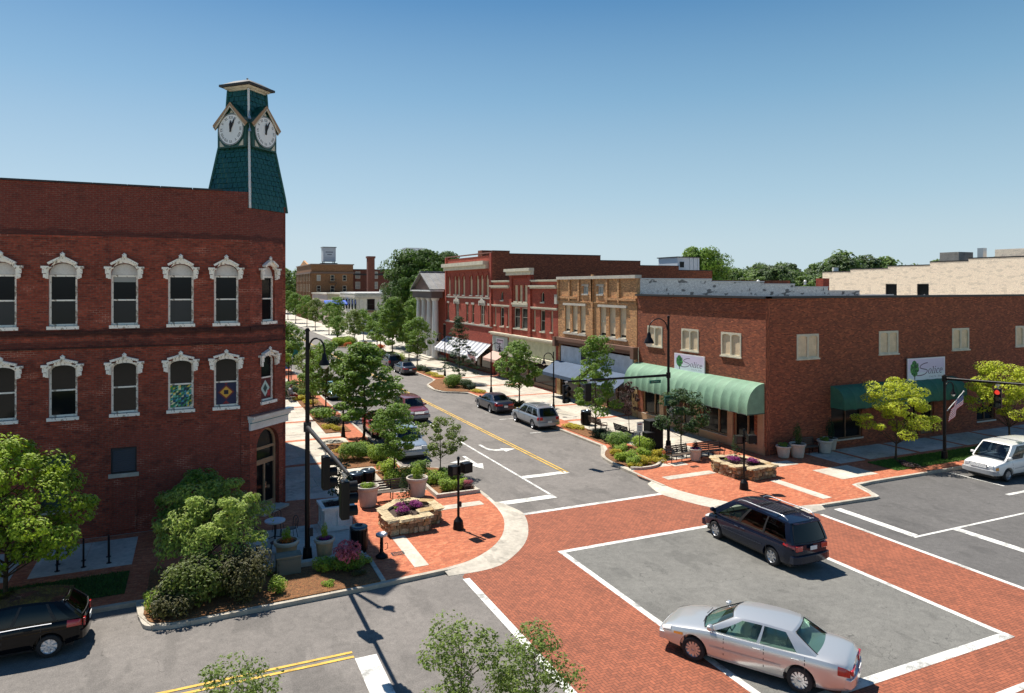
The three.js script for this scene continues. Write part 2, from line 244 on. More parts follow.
// cross street paint
lineX(-19.78, -90, 4, .11, M.paintYellow); lineX(-19.52, -90, 4, .11, M.paintYellow); lineZ(4.3, -19.4, -14, .6);
lineZ(27.0, -23.3, -19.45, .42); lineX(-19.35, 26.8, 70, .13); lineZ(29.35, -19.27, -15, .42); lineZ(37.9, -25.2, -22.4, .12);
// turn arrows
function arrow(pts, x, z, s, ry) { const g = sheet(pts.map(p => [p[0] * s, p[1] * s]), 0).rotateY(ry).translate(x, .013, z); struct('road_arrow', g, M.paint); }
const straight = [[-.1, -1.6], [.1, -1.6], [.1, .45], [.42, .45], [0, 1.7], [-.42, .45], [-.1, .45]];
const bend = [[-.1, -1.7], [.1, -1.7], [.1, -.6], [.2, -.25], [.5, 0], [.85, .12], [.85, -.22], [1.75, .35], [.85, .85], [.85, .48], [.35, .36], [-.02, .0], [-.1, -.4]];
arrow(bend, 16.75, -40.6, .95, 0);
arrow(straight, 14.75, -38.2, 1.0, 0);
arrow([[.12, -.55], [-.1, -.2], [-.45, -.05], [-.45, -.3], [-1.15, .1], [-.45, .5], [-.45, .25], [.12, .1]], 14.62, -38.7, 1, 0);
arrow(straight, 38.2, -21.4, 1.1, Math.PI / 2);

// pavement blocks
const kerbL = [[-95, -25.5], [-1.62, -25.5], [-1.62, -24.4], ...arcPts([[-1.6, -24.35], [-1.38, -23.65], [-.7, -23.36]], 4), [5, -23.58], ...arcPts([[8.3, -23.85], [9.5, -24.25], [10.6, -25.05], [11.55, -26.15], [12.4, -27.9], [12.76, -29.5], [12.9, -31]], 3), [12.92, -35.6], ...arcPts([[12.85, -36.6], [12.2, -37.6], [10.62, -38.2]], 3), [10.62, -108], [10.62, -330]];
const kerbR = [[24, -330], [23.65, -126], ...arcPts([[23.5, -125], [20.6, -123], [20.4, -119], [23.2, -116.6]], 3), [23.65, -116], [23.65, -74], ...arcPts([[23.4, -72.2], [21.7, -69.4], [21.3, -66], [21.7, -64.2], [23.3, -63]], 3), [23.65, -62.6], ...arcPts([[23.55, -38.2], [22.8, -37.1], [22.1, -35.9], [21.8, -34], [21.72, -31.5], [21.74, -28.6], [22.35, -26.6], [23.2, -25.1], [24.5, -24.15], [26.6, -23.72]], 3), [29.9, -23.55], ...arcPts([[30.2, -23.6], [30.45, -24.1], [30.8, -25.3]], 3), [31.2, -25.5], [140, -25.2]];
const KH = .13;
const walkL = struct('pavement', slab([...kerbL, [-95, -330]], -.1, .12), M.concrete);
const walkR = struct('pavement', slab([...kerbR, [140, -330]], -.1, .12), M.concrete);
struct('pavement', slab([[-95, -13.6], [6.5, -13.6], [8.8, -12.3], [10.2, -10.4], [10.6, -8], [10.6, 40], [-95, 40]], -.1, .12), M.concrete);
struct('pavement', slab([[140, -11.2], [28, -11.2], [25.5, -10], [24.2, -8.6], [23.6, -6], [23.6, 40], [140, 40]], -.1, .12), M.concrete);
// kerb stones laid one by one along a line, `inn` = inward normal side
function kerbRun(line, sgn, label, skip = () => false) {
  const k = new THREE.Group(); k.name = numbered('kerb'); k.userData = { kind: 'structure' }; scene.add(k);
  const c = new THREE.CurvePath(); for (let i = 0; i < line.length - 1; i++) c.add(new THREE.LineCurve3(V3(line[i][0], 0, line[i][1]), V3(line[i + 1][0], 0, line[i + 1][1])));
  const len = c.getLength(), n = Math.round(len / 1.05); let q = c.getPointAt(0), i0 = 0;
  for (let i = 1; i <= n; i++) {
    const p = c.getPointAt(Math.min(1, i / n)), d = p.clone().sub(q), l = d.length();
    if (!skip(q.x, q.z) && l > .2) {
      const g = new THREE.BoxGeometry(l - .012, .26, .17); const m = part(k, 'kerb_stone', triUV(g), M.kerbs[i % 3]);
      const nrm = V3(-d.z, 0, d.x).normalize().multiplyScalar(sgn * .065);
      m.position.set((p.x + q.x) / 2 + nrm.x, .005 + ((i * 7) % 5) * .0015, (p.z + q.z) / 2 + nrm.z); m.rotation.y = Math.atan2(-d.z, d.x);
    }
    q = p;
  }
}
const rampL = (x, z) => (x > 8.2 && x < 13.2 && z > -30.4), rampR = (x, z) => (x > 21.4 && x < 26.4 && z > -30.2);
const far = (x, z) => z < -130 || x < -30 || x > 75;
kerbRun(kerbL.slice(0), -1, '', (x, z) => far(x, z) || rampL(x, z)); kerbRun(kerbR, -1, '', (x, z) => far(x, z) || rampR(x, z));
// sloping concrete ramps round the two corners
function ramp(line, w) {
  const pos = [], idx = []; const n = line.length;
  for (let i = 0; i < n; i++) { const a = line[Math.max(0, i - 1)], b = line[Math.min(n - 1, i + 1)], dx = b[0] - a[0], dz = b[1] - a[1], l = Math.hypot(dx, dz), nx = dz / l, nz = -dx / l; const ww = w * Math.min(1, .35 + Math.sin(Math.PI * i / (n - 1)) * 1.1); const [x, z] = line[i]; pos.push(x + nx * -.14, .126, z + nz * -.14, x + nx * .02, .118, z + nz * .02, x + nx * ww, .012, z + nz * ww, x + nx * ww, -.05, z + nz * ww); }
  for (let i = 0; i < n - 1; i++) for (let k = 0; k < 3; k++) { const a = i * 4 + k, b = a + 4; idx.push(a, b, a + 1, b, b + 1, a + 1); }
  const g = new THREE.BufferGeometry(); g.setAttribute('position', new THREE.Float32BufferAttribute(pos, 3)); g.setIndex(idx); const t = triUV(g); t.computeVertexNormals(); return t;
}
const flip = l => l.map(p => p);
struct('kerb_ramp', ramp(arcPts([[12.95, -30.4], [12.76, -29.2], [12.4, -27.9], [11.55, -26.15], [10.6, -25.05], [9.5, -24.25], [8.1, -23.85]], 4), .85), M.slabs[0]);
struct('kerb_ramp', ramp(arcPts([[26.5, -23.74], [24.5, -24.15], [23.2, -25.1], [22.35, -26.6], [21.74, -28.6], [21.7, -30.3]], 4), .8), M.slabs[0]);

// brick plazas at the corners, laid on the pavement
const arcL = arcPts([[8.3, -23.98], [9.42, -24.4], [10.48, -25.15], [11.4, -26.23], [12.24, -27.96], [12.58, -29.5], [12.72, -31]], 3);
struct('brick_paving', sheet([[5.95, -23.72], ...arcL, [12.74, -32.1], [10.5, -32.1], [10.5, -33.6], [3.95, -34.6], [2.3, -32.7], [-95, -32.7], [-95, -25.66], [-1.5, -25.66], [-1.5, -26.45], [5.95, -26.45]], .124), M.paver);
struct('brick_paving', sheet([...arcPts([[24.55, -32.4], [21.9, -32.4], [21.88, -28.6], [22.5, -26.7], [23.3, -25.25], [24.55, -24.3], [26.6, -23.87]], 3), [29.8, -23.7], [30.1, -24.1], [30.65, -25.55], [31.2, -25.66], [140, -25.38], [140, -31.95], [31.05, -31.95], [31.05, -36.6], [28.6, -36.6], [28.6, -33.4], [24.5, -33.4]], .124), M.paver);
function band(poly, name = 'paving_slab', y = .129, mat = M.slabs[2]) { return part(walkL, name, sheet(poly, y), mat); }
function pslab(parent, x0, x1, z0, z1, i = 0, mats = M.slabs) { const m = part(parent, 'paving_slab', triUV(new THREE.BoxGeometry(x1 - x0 - .012, .06, z1 - z0 - .012).translate((x0 + x1) / 2, .102 + (i % 3) * .0015, (z0 + z1) / 2)), mats[i % mats.length]); return m; }
for (const [x0, x1, z0, z1] of [[7.2, 7.75, -27.82, -26.2], [7.2, 7.75, -26.2, -24.5], [9.95, 11.1, -30.85, -30.25], [11.1, 12.25, -30.85, -30.25]]) pslab(walkL, x0, x1, z0, z1, 2);
for (const [x0, x1, z0, z1] of [[22.6, 24.2, -30.7, -30.1], [24.2, 25.8, -30.7, -30.1], [27.3, 27.9, -27.8, -26], [27.3, 27.9, -26, -24.35], [31, 33.7, -28.4, -26.4], [29.6, 31.4, -30.6, -29.7], [24.6, 25.6, -32.9, -32.2]]) pslab(walkR, x0, x1, z0, z1, 2);
// flagstones by the corner building, tables terrace
{ let i = 0; for (let x = -5.35; x > -24; x -= 3.75) for (let k = 0; k < 2; k++) pslab(walkL, x + k * 1.61, x + (k + 1) * 1.61, -32.15, -29.05, i++, [M.tile, M.tile]);
  for (let k = 0; k < 3; k++) for (let j = 0; j < 3; j++) pslab(walkL, 1.9 + k * 1.34, 1.9 + (k + 1) * 1.34, -30.7 + j * 1.4, -30.7 + (j + 1) * 1.4, k + j, [M.tile, M.tile]);
  // main street pavements: concrete flags with brick bands across
  for (let z = -34.8; z > -112; z -= 1.65) { if (Math.abs((((z + 41.5) % 6.6) + 6.6) % 6.6) < 1.2) continue; for (let k = 0; k < 3; k++) if (z < -34.7 || k > 0) pslab(walkL, 3.95 + k * 1.7, 3.95 + (k + 1) * 1.7, z - 1.65, z, (i * 5 + k) % 11); i++; }
  for (let z = -36.9; z > -112; z -= 1.65) { for (let k = 0; k < 3; k++) pslab(walkR, 25.4 + k * 1.88, 25.4 + (k + 1) * 1.88, z - 1.65, z, (i * 5 + k) % 11); i++; }
  for (let x = 31.6; x < 60; x += 4.45) for (let k = 0; k < 2; k++) for (let j = 0; j < 2; j++) if (!(x < 33 && k === 0)) pslab(walkR, x + k * 2.05, x + (k + 1) * 2.05, -31.4 + j * 1.3, -31.4 + (j + 1) * 1.3, i++, [M.tile, M.tile]);
}
for (let z = -41.1; z > -112; z -= 6.6) struct('brick_band', sheet(rect(3.9, 9.1, z - .25, z + .25), .1375), M.paver);
for (const z of [-46.4, -52.6, -59, -66, -73]) struct('brick_band', sheet(rect(25.35, 31, z - .25, z + .25), .1375), M.paver);
struct('brick_verge', sheet(rect(9.1, 10.48, -112, -38.3), .124), M.paver);
struct('brick_verge', sheet(rect(23.8, 25.4, -112, -38.2), .124), M.paver);
struct('brick_verge', sheet([[23.8, -38.2], [25.4, -38.2], [25.4, -36.6], [23.2, -36.9]], .126), M.paver);
// planting beds
function bed(poly, mat = M.mulch, y = .17) { return struct('planting_bed', slab(poly, .06, y), mat); }
bed([[-1.48, -28.1], [-1.48, -24.4], ...arcPts([[-1.45, -24.35], [-1.25, -23.75], [-.65, -23.5]], 3), [4.9, -23.72], [5.78, -23.78], [5.78, -25.95], [1.8, -26.2], [1.2, -28.1]]);
bed([[10.62, -32.15], [12.7, -32.1], [12.76, -35.6], ...arcPts([[12.7, -36.5], [12.1, -37.4], [10.8, -38]], 3), [8.9, -38], [8.9, -34.2], [10.62, -34.2]]);
bed([[24.3, -33.5], ...arcPts([[23.9, -32.6], [22.4, -32.65], [22.0, -34], [22.3, -35.8], [23.0, -36.9], [24.2, -37.9]], 3), [25.5, -37.2], [25.9, -35.2], [24.6, -33.6]]);
bed(rect(24.0, 25.3, -44.6, -38.6)); bed(rect(24.0, 25.3, -59, -51)); bed([[23.9, -73], [21.9, -69.3], [21.5, -66], [21.9, -64.3], [23.6, -63.1], [25.3, -63], [25.3, -73]]); bed(rect(24, 25.3, -84, -76)); bed([[25, -126], [23.6, -124.6], [20.8, -122.8], [20.6, -119.2], [23.4, -116.8], [25.4, -116]]);
for (const [z0, z1] of [[-51, -46.3], [-57.5, -49.3], [-66, -58.6], [-75, -69]]) if (z1 !== -46.3) bed(rect(8.15, 9.9, z0, z1));
bed(rect(7.6, 10.4, -45.8, -39.2));
// lawns in the verge: soil with grass blades
function lawn(x0, x1, z0, z1, n, col, seed) {
  struct('lawn', sheet(rect(x0, x1, z0, z1), .14), M.soil);
  const g = new THREE.BufferGeometry(); g.setAttribute('position', new THREE.Float32BufferAttribute([-.008, 0, 0, .008, 0, 0, .004, .07, .02], 3)); g.computeVertexNormals();
  const im = new THREE.InstancedMesh(g, std(col, .9), n), r = rngOf(seed), o = new THREE.Object3D(), c = new THREE.Color();
  for (let i = 0; i < n; i++) { o.position.set(rr(x0, x1, r), .14, rr(z0, z1, r)); o.rotation.set(rr(-.5, .5, r), r() * 6.28, rr(-.4, .4, r)); const s = rr(.7, 1.4, r); o.scale.set(s * 1.6, s, s); o.updateMatrix(); im.setMatrixAt(i, o.matrix); const k = rr(.7, 1.3, r); im.setColorAt(i, c.setRGB(k, k, k * .9)); }
  im.name = numbered('grass'); im.userData = { kind: 'stuff', label: 'short green grass growing in the verge lawn', category: 'grass' }; scene.add(shadows(im));
}
lawn(-14, -2.15, -28.4, -26.35, 16000, [.055, .12, .02], 61); lawn(35.2, 56, -28.3, -26.4, 30000, [.075, .17, .02], 62);
console.log('ground ready');
// ------------------------------------------------------------ building kit
// a face frame: local x runs right along the wall, y up, z out of the wall
const face = (x, z, ry) => ({ x, z, ry });
function onFace(m, f, x, y, z = 0) { const c = Math.cos(f.ry), s = Math.sin(f.ry), P = m.parent ? m.parent.position : V3(); m.position.set(f.x + x * c + z * s - P.x, y - P.y, f.z - x * s + z * c - P.z); m.rotation.y = f.ry; return m; }
// wall panel with openings; outline and holes are point lists in local x,y; face plane at z = 0, thickness goes inward
function wallGeo(outline, holes, th = .32) { const s = shapeOf(outline); for (const h of holes) s.holes.push(shapeOf(h)); return new THREE.ExtrudeGeometry(s, { depth: th, bevelEnabled: false, curveSegments: 8 }).translate(0, 0, -th); }
const R4 = (x0, x1, y0, y1) => [[x0, y0], [x1, y0], [x1, y1], [x0, y1]];
function archTop(x0, x1, y0, ys, rise, n = 10) { const p = [[x0, y0], [x1, y0]]; const w = (x1 - x0) / 2, cx = (x0 + x1) / 2; for (let i = 0; i <= n; i++) { const a = Math.PI * i / n; p.push([cx + w * Math.cos(a), ys + rise * Math.sin(a)]); } return p; }
function frameGeo(outer, inner, d0, d1) { const s = shapeOf(outer); for (const h of inner) s.holes.push(shapeOf(h)); return new THREE.ExtrudeGeometry(s, { depth: d1 - d0, bevelEnabled: false }).translate(0, 0, d0); }
function plate(pts, z, th = .02) { return new THREE.ExtrudeGeometry(shapeOf(pts), { depth: th, bevelEnabled: false }).translate(0, 0, z); }
function shiftP(p, dx, dy) { return p.map(q => [q[0] + dx, q[1] + dy]); }
// generic sash window of w x h, origin at bottom centre of the opening
function sash(parent, f, cx, y0, w, h, o = {}) {
  const fw = o.fw ?? .07, mid = o.mid ?? .5, X0 = -w / 2, X1 = w / 2, top = o.rise ? archTop(X0, X1, 0, h - o.rise, o.rise) : R4(X0, X1, 0, h);
  const inn = []; const ym = h * mid;
  const upper = o.rise ? archTop(X0 + fw, X1 - fw, ym + .03, h - o.rise, o.rise - fw * .8) : R4(X0 + fw, X1 - fw, ym + .03, h - fw);
  if (o.single) inn.push(o.rise ? archTop(X0 + fw, X1 - fw, fw, h - o.rise, o.rise - fw * .8) : R4(X0 + fw, X1 - fw, fw, h - fw)); else inn.push(R4(X0 + fw, X1 - fw, fw, ym - .03), upper);
  const m = onFace(part(parent, 'window', frameGeo(top, inn, -.2, -.11), o.frame ?? M.whiteTrim), f, cx, y0);
  part(m, 'pane', plate(top, -.185, .02), o.pane ?? M.glass);
  if (o.lower) part(m, 'pane', plate(R4(X0 + fw, X1 - fw, fw, ym - .03), -.163, .004), o.lower);
  if (o.blind) part(m, 'roller_blind', bx(X0 + fw + .01, X1 - fw - .01, h * o.blind, h - fw, -.164, -.158), o.blindMat ?? M.cream);
  if (o.sill !== false) part(m, 'sill', bx(X0 - .06, X1 + .06, -.13, 0, -.2, .1), o.sillMat ?? M.whiteTrim);
  if (o.lintel) part(m, 'lintel', bx(X0 - .1, X1 + .1, h + .002, h + o.lintel, -.1, .05), o.lintelMat ?? M.limestone);
  return m;
}
const hole = (cx, y0, w, h, rise) => rise ? archTop(cx - w / 2, cx + w / 2, y0, y0 + h - rise, rise) : R4(cx - w / 2, cx + w / 2, y0, y0 + h);

// ------------------------------------------------------------ corner building with the clock tower
{
  const b = thing('corner_building', 'tall dark red brick corner building with ornate white window hoods', 'building', -6, .12, -40);
  const ZW = -32.75, CX = 2.16, CL = 2.362, f = face(-16, ZW, 0), fc = face(CX, ZW, Math.PI / 4);
  const toX = x => x + 16, wins = [];
  for (const x of [-15.4, -13.25, -11.1, -8.95, -6.85, -4.82, -2.67, -.58, 1.2]) wins.push(toX(x));
  const up = [8.7, 1.0, 2.52, .5], lo = [5.08, 1.0, 2.12, .26];
  const holes = []; for (const x of wins) holes.push(hole(x, up[0] - .12, .98, up[2], .45), hole(x, lo[0] - .12, .98, lo[2], lo[3]));
  holes.push(hole(toX(-2.7), 2.5, .94, 1.06), hole(toX(-5.1), 1.28, 1.0, 2.2));
  const wall = onFace(part(b, 'wall', wallGeo(R4(0, LW, 0, LH - .12), holes, .36), M.brickOld), f, 0, .12);
  const sqr = Math.SQRT2; // corner wall
  const cw = onFace(part(b, 'wall', wallGeo(R4(0, CL, 0, 13.75), [hole(1.2, 8.58, .86, 2.5, .43), hole(1.17, 4.98, .9, 2.1, .24), archTop(.42, 1.92, 0, 2.9, .86, 12)], .36), M.brickOld), fc, 0, .12);
  part(b, 'wall', bx(3.45, 3.83, .12, 14, -51.5, -34.3).translate(6, -.12, 40), M.brickOld); part(b, 'wall', bx(-16, -15.6, .12, 14.2, -51.5, -33.2).translate(6, -.12, 40), M.brickOld); part(b, 'wall', bx(-16, 3.83, .12, 14.2, -51.9, -51.5).translate(6, -.12, 40), M.brickOld);
  part(b, 'roof', slab([[-15.6, -33.1], [1.9, -33.1], [3.4, -34.6], [3.4, -51.5], [-15.6, -51.5]], 13.2, 13.35).translate(6, -.12, 40), M.roofTar);
  // coping in lengths
  for (let x = 0; x < 17; x += 1.22) onFace(part(b, 'coping', triUV(new THREE.BoxGeometry(1.2, .07, .5)), M.darkMetal), f, x + .62, LH + .02, -.16);
  // recessed string courses: dark corbelled bands below the upper sills
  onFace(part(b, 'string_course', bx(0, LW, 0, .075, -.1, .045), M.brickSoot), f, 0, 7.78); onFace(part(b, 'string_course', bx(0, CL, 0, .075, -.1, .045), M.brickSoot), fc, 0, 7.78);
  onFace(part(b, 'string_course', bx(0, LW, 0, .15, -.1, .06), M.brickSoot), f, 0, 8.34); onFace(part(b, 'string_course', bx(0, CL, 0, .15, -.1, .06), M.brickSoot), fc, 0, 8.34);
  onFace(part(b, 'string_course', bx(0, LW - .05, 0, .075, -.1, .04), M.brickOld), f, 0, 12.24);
  onFace(part(b, 'pilaster', bx(0, .34, 0, 8.3, -.1, .03), M.brickOld), f, LW - .36, .12);
  // hood over a window: stepped gable with shoulders and a crest
  function hood(w, arch) {
    const h = w / 2 + .1, gs = [];
    const out = arch ? [[-h, -.3], [-h, .14], [-h + .26, .16], [-.2, .46], [0, .6], [.2, .46], [h - .26, .16], [h, .14], [h, -.3]] : [[-h, -.3], [-h, .12], [-h + .28, .16], [-.24, .36], [0, .44], [.24, .36], [h - .28, .16], [h, .12], [h, -.3]];
    const n = 10, ii = []; for (let i = 0; i <= n; i++) { const a = Math.PI * i / n; ii.push([(w / 2 - .01) * Math.cos(a), (arch ? .38 : .2) * Math.sin(a) - .04]); }
    gs.push(plate([...out, [w / 2 - .01, -.32], ...ii, [-w / 2 + .01, -.32]], 0, .12));
    for (const s of [-1, 1]) { gs.push(bx(s * h - .13, s * h + .13, .1, .19, 0, .22), bx(s * h - .09, s * h + .09, -.1, .1, .1, .18), bx(s * h - .06, s * h + .06, -.27, -.12, .1, .16)); const r = new THREE.BoxGeometry(w * .46, .09, .2); r.rotateZ(-s * (arch ? .52 : .26)).translate(s * w * .3, arch ? .4 : .3, .12); gs.push(r); }
    const crest = lathe([[0, 0], [.11, .02], [.07, .09], [.1, .13], [0, .22]], 10).scale(1, 1, .7).translate(0, arch ? .54 : .36, .12); gs.push(crest);
    return merge(gs);
  }
  const hA = hood(.98, true), hB = hood(.98, false), halfMoon = plate(archTop(-.49, .49, 0, .0, .45).slice(1), 0, .05);
  const quilt = k => std(null, .6, { map: canvasTex(64, 72, (c, w, h) => {
    if (k === 0) { const pal = ['#2f7a5a', '#d8c23c', '#1d4a66', '#67b7a0', '#0f2a2a', '#3c8d3c', '#e9e2b0', '#4aa0b8']; const r = rngOf(8); for (let j = 0; j < 9; j++) for (let i = 0; i < 8; i++) { c.fillStyle = pal[Math.floor(r() * pal.length)]; c.beginPath(); c.moveTo(i * 8, j * 8); c.lineTo(i * 8 + 8, j * 8); c.lineTo(i * 8, j * 8 + 8); c.fill(); c.fillStyle = pal[Math.floor(r() * pal.length)]; c.beginPath(); c.moveTo(i * 8 + 8, j * 8); c.lineTo(i * 8 + 8, j * 8 + 8); c.lineTo(i * 8, j * 8 + 8); c.fill(); } }
    else if (k === 1) { c.fillStyle = '#1b1f45'; c.fillRect(0, 0, w, h); const dm = (x, y, s, col) => { c.fillStyle = col; c.beginPath(); c.moveTo(x, y - s); c.lineTo(x + s, y); c.lineTo(x, y + s); c.lineTo(x - s, y); c.fill(); }; dm(32, 32, 26, '#7a2226'); dm(32, 32, 20, '#dca83c'); c.fillStyle = '#1a1422'; c.fillRect(25, 25, 14, 14); dm(32, 74, 14, '#8a2226'); dm(32, -8, 14, '#8a2226'); }
    else { c.fillStyle = '#5a1f24'; c.fillRect(0, 0, w, h); c.fillStyle = '#b9cfc6'; c.beginPath(); c.moveTo(32, 6); c.lineTo(58, 36); c.lineTo(32, 66); c.lineTo(6, 36); c.fill(); c.fillStyle = '#2a4a48'; c.beginPath(); c.moveTo(32, 20); c.lineTo(44, 36); c.lineTo(32, 52); c.lineTo(20, 36); c.fill(); c.fillStyle = '#a8343a'; c.fillRect(44, 44, 16, 20); }
  }) });
  const quilts = [quilt(0), quilt(1), quilt(2)];
  function qPane(m, w, h, mat) { const g = new THREE.PlaneGeometry(w, h); const p = part(m, 'quilt_panel', g, mat); p.position.set(0, .09 + h / 2, -.157); }
  wins.forEach((x, i) => {
    const w = sash(b, f, x, up[0], .98, up[2] - .47, { frame: M.oldTrim, mid: .5, fw: .08, sillMat: M.oldTrim, lower: M.sashGlass[i % 3], ...(i % 3 === 0 ? { blind: .86, blindMat: M.glassPale } : {}) });
    const hm = part(w, 'arched_panel', halfMoon, M.whiteTrim); hm.position.set(0, up[2] - .46, -.19);
    const h = part(w, 'hood', hA, M.oldTrim); h.position.set(0, up[2] - .32, .004);
    const l = sash(b, f, x, lo[0], .98, lo[2], { frame: M.oldTrim, rise: lo[3], mid: .5, fw: .08, sillMat: M.oldTrim });
    const h2 = part(l, 'hood', hB, M.oldTrim); h2.position.set(0, lo[2] - .2, .004);
    if (x > toX(-1)) qPane(l, .82, .92, quilts[x > toX(1) ? 1 : 0]);
  });
  { const w = sash(b, fc, 1.2, 8.7, .86, 2.05, { frame: M.oldTrim, fw: .08, sillMat: M.oldTrim }); const hm = part(w, 'arched_panel', halfMoon, M.whiteTrim); hm.scale.x = .86; hm.position.set(0, 2.05, -.19); const h = part(w, 'hood', hA, M.oldTrim); h.scale.x = .88; h.position.set(0, 2.2, .004);
    const l = sash(b, fc, 1.17, 5.1, .9, 2.1, { frame: M.oldTrim, rise: .24, fw: .08, sillMat: M.oldTrim }); const h2 = part(l, 'hood', hB, M.oldTrim); h2.scale.x = .9; h2.position.set(0, 1.9, .004); qPane(l, .74, .92, quilts[2]); }
  // louvred vent with sill, bricked panel below; green blind window
  { const v = onFace(part(b, 'louvre_vent', frameGeo(R4(-.47, .47, 0, 1.06), [R4(-.42, .42, .05, 1.01)], -.15, -.02), M.darkMetal), f, toX(-2.7), 2.62); for (let k = 0; k < 11; k++) { const s = part(v, 'louvre', new THREE.BoxGeometry(.86, .012, .1).rotateX(.7), std([.1, .1, .11], .6)); s.position.set(0, .1 + k * .088, -.09); } part(v, 'sill', bx(-.55, .55, -.16, 0, -.2, .06), M.limestone); part(v, 'backing', bx(-.46, .46, .01, 1.05, -.2, -.17), M.blackMatt);
    const g = onFace(part(b, 'shutter', bx(-.5, .5, 0, 2.2, -.2, -.12), std([.03, .06, .035], .7)), f, toX(-5.1), 1.4); part(g, 'sill', bx(-.55, .55, -.14, 0, -.2, .05), M.limestone); }
  onFace(part(b, 'blocked_opening', frameGeo(R4(-.5, .5, 0, 2.2), [R4(-.42, .42, .06, 2.14)], -.02, .025), M.brickOld), f, toX(-2.7), .26);
  // corner entrance: cornice, arched fanlight, double door
  const cor = onFace(part(b, 'cornice', merge(bx(-.06, CL + .1, 0, .36, 0, .1), bx(-.1, CL + .14, .36, .5, 0, .2), bx(-.14, CL + .2, .5, .62, 0, .34)), M.whiteTrim), fc, 0, 3.95); part(cor, 'stripe', bx(-.07, CL + .11, .3, .36, .08, .115), std([.06, .2, .22], .6)); part(cor, 'flashing', bx(-.16, CL + .22, .622, .65, 0, .36), M.steel);
  const dr = onFace(part(b, 'door', frameGeo(archTop(-.75, .75, 0, 2.9, .86, 12), [R4(-.62, -.05, .35, 2.1), R4(.05, .62, .35, 2.1), R4(-.62, .62, 2.32, 2.78), archTop(-.62, .62, 2.9, 2.95, .7, 12)], -.3, -.2), M.timberPale), fc, 1.17, .12); part(dr, 'pane', plate(archTop(-.74, .74, .02, 2.9, .84, 12), -.28, .015), M.glass); part(dr, 'handle', bx(.02, .05, 1, 1.3, -.2, -.15), M.chrome); part(dr, 'threshold', bx(-.85, .85, -.02, .1, -.3, .5), M.limestone);
}
{ // clock tower on the corner
  const t = thing('clock_tower', 'green shingled clock tower with two clock dials and white hip line', 'tower', 2.16, 13.5, -34.42, Math.PI / 4);
  // square plan; half-diagonal profile -> half side
  const prof = [[13.72, 1.72], [13.9, 1.70], [14.4, 1.63], [15, 1.51], [15.6, 1.385], [16.2, 1.265], [16.8, 1.14], [17.5, .995], [18.2, .87], [19.2, .8]].map(p => [p[0] - 13.5, p[1] / Math.SQRT2]);
  const hs = y => { for (let i = 0; i < prof.length - 1; i++) if (y <= prof[i + 1][0]) return lerp(prof[i][1], prof[i + 1][1], (y - prof[i][0]) / (prof[i + 1][0] - prof[i][0])); return prof[prof.length - 1][1]; };
  const core = []; for (let i = 0; i < prof.length - 1; i++) { const [y0, a] = prof[i], [y1, c] = prof[i + 1]; const g = new THREE.CylinderGeometry((c - .02) * Math.SQRT2, (a - .02) * Math.SQRT2, y1 - y0, 4, 1).rotateY(Math.PI / 4).translate(0, (y0 + y1) / 2, 0); core.push(g); }
  part(t, 'body', merge(core), M.copperDark);
  // shingles: real overlapping plates on the four sides
  const shGeo = [[], [], [], []]; const rS = rngOf(77);
  for (let s = 0; s < 4; s++) for (let y = .23, row = 0; y < 5.5; y += .235, row++) {
    const a = hs(y), c = hs(y + .25); const w = .26, n = Math.ceil(a * 2 / w);
    for (let k = -1; k <= n; k++) { let x0 = -a + (k + (row & 1 ? .5 : 0)) * w, x1 = x0 + w - .026; x0 = Math.max(x0, -a + .005); x1 = Math.min(x1, a - .005); if (x1 - x0 < .05) continue; const j = rS() * .022; const sc = c / a; const q = [[x0, y, a + .022 + j], [x1, y, a + .022 + j], [Math.min(x1, c), y + .25, c + .003], [Math.max(x0, -c), y + .25, c + .003]];
      const g = new THREE.BufferGeometry(); g.setAttribute('position', new THREE.Float32BufferAttribute([...q[0], ...q[1], ...q[2], ...q[0], ...q[2], ...q[3], x0, y, a - .02, x1, y, a - .02, ...q[1], x0, y, a - .02, ...q[1], ...q[0]], 3)); g.setAttribute('uv', new THREE.Float32BufferAttribute([x0, y, x1, y, x1, y + .2, x0, y, x1, y + .2, x0, y + .2, 0, 0, 0, 0, 0, 0, 0, 0, 0, 0, 0, 0].slice(0, 24), 2)); g.computeVertexNormals(); g.rotateY(s * Math.PI / 2); shGeo[s].push(g); }
  }
  for (let s = 0; s < 4; s++) { const m = part(t, 'shingles', merge(shGeo[s]), M.copper); m.userData.kind = 'stuff'; }
  for (let s = 0; s < 4; s++) { const segs = []; for (let i = 0; i < prof.length - 1; i++) { const [y0, a] = prof[i], [y1, c] = prof[i + 1]; segs.push(bar([-a - .02, y0, a + .02], [-c - .02, y1, c + .02], .055, .055, 6)); } part(t, 'hip_trim', merge(segs).rotateY(s * Math.PI / 2), s === 0 ? M.whiteTrim : M.copper); }
  // dormers with dials
  const dial = std(null, .55, { map: canvasTex(256, 256, (c, w, h) => { c.fillStyle = '#e6e6e2'; c.fillRect(0, 0, w, h); c.strokeStyle = '#1a1a1a'; c.lineWidth = 5; c.beginPath(); c.arc(128, 128, 123, 0, 7); c.stroke(); c.fillStyle = '#141414'; c.font = 'bold 27px serif'; c.textAlign = 'center'; c.textBaseline = 'middle'; const N = ['XII', 'I', 'II', 'III', 'IIII', 'V', 'VI', 'VII', 'VIII', 'IX', 'X', 'XI']; N.forEach((s, i) => { c.save(); c.translate(128, 128); c.rotate(i * Math.PI / 6); c.translate(0, -97); c.fillText(s, 0, 0); c.restore(); }); }) });
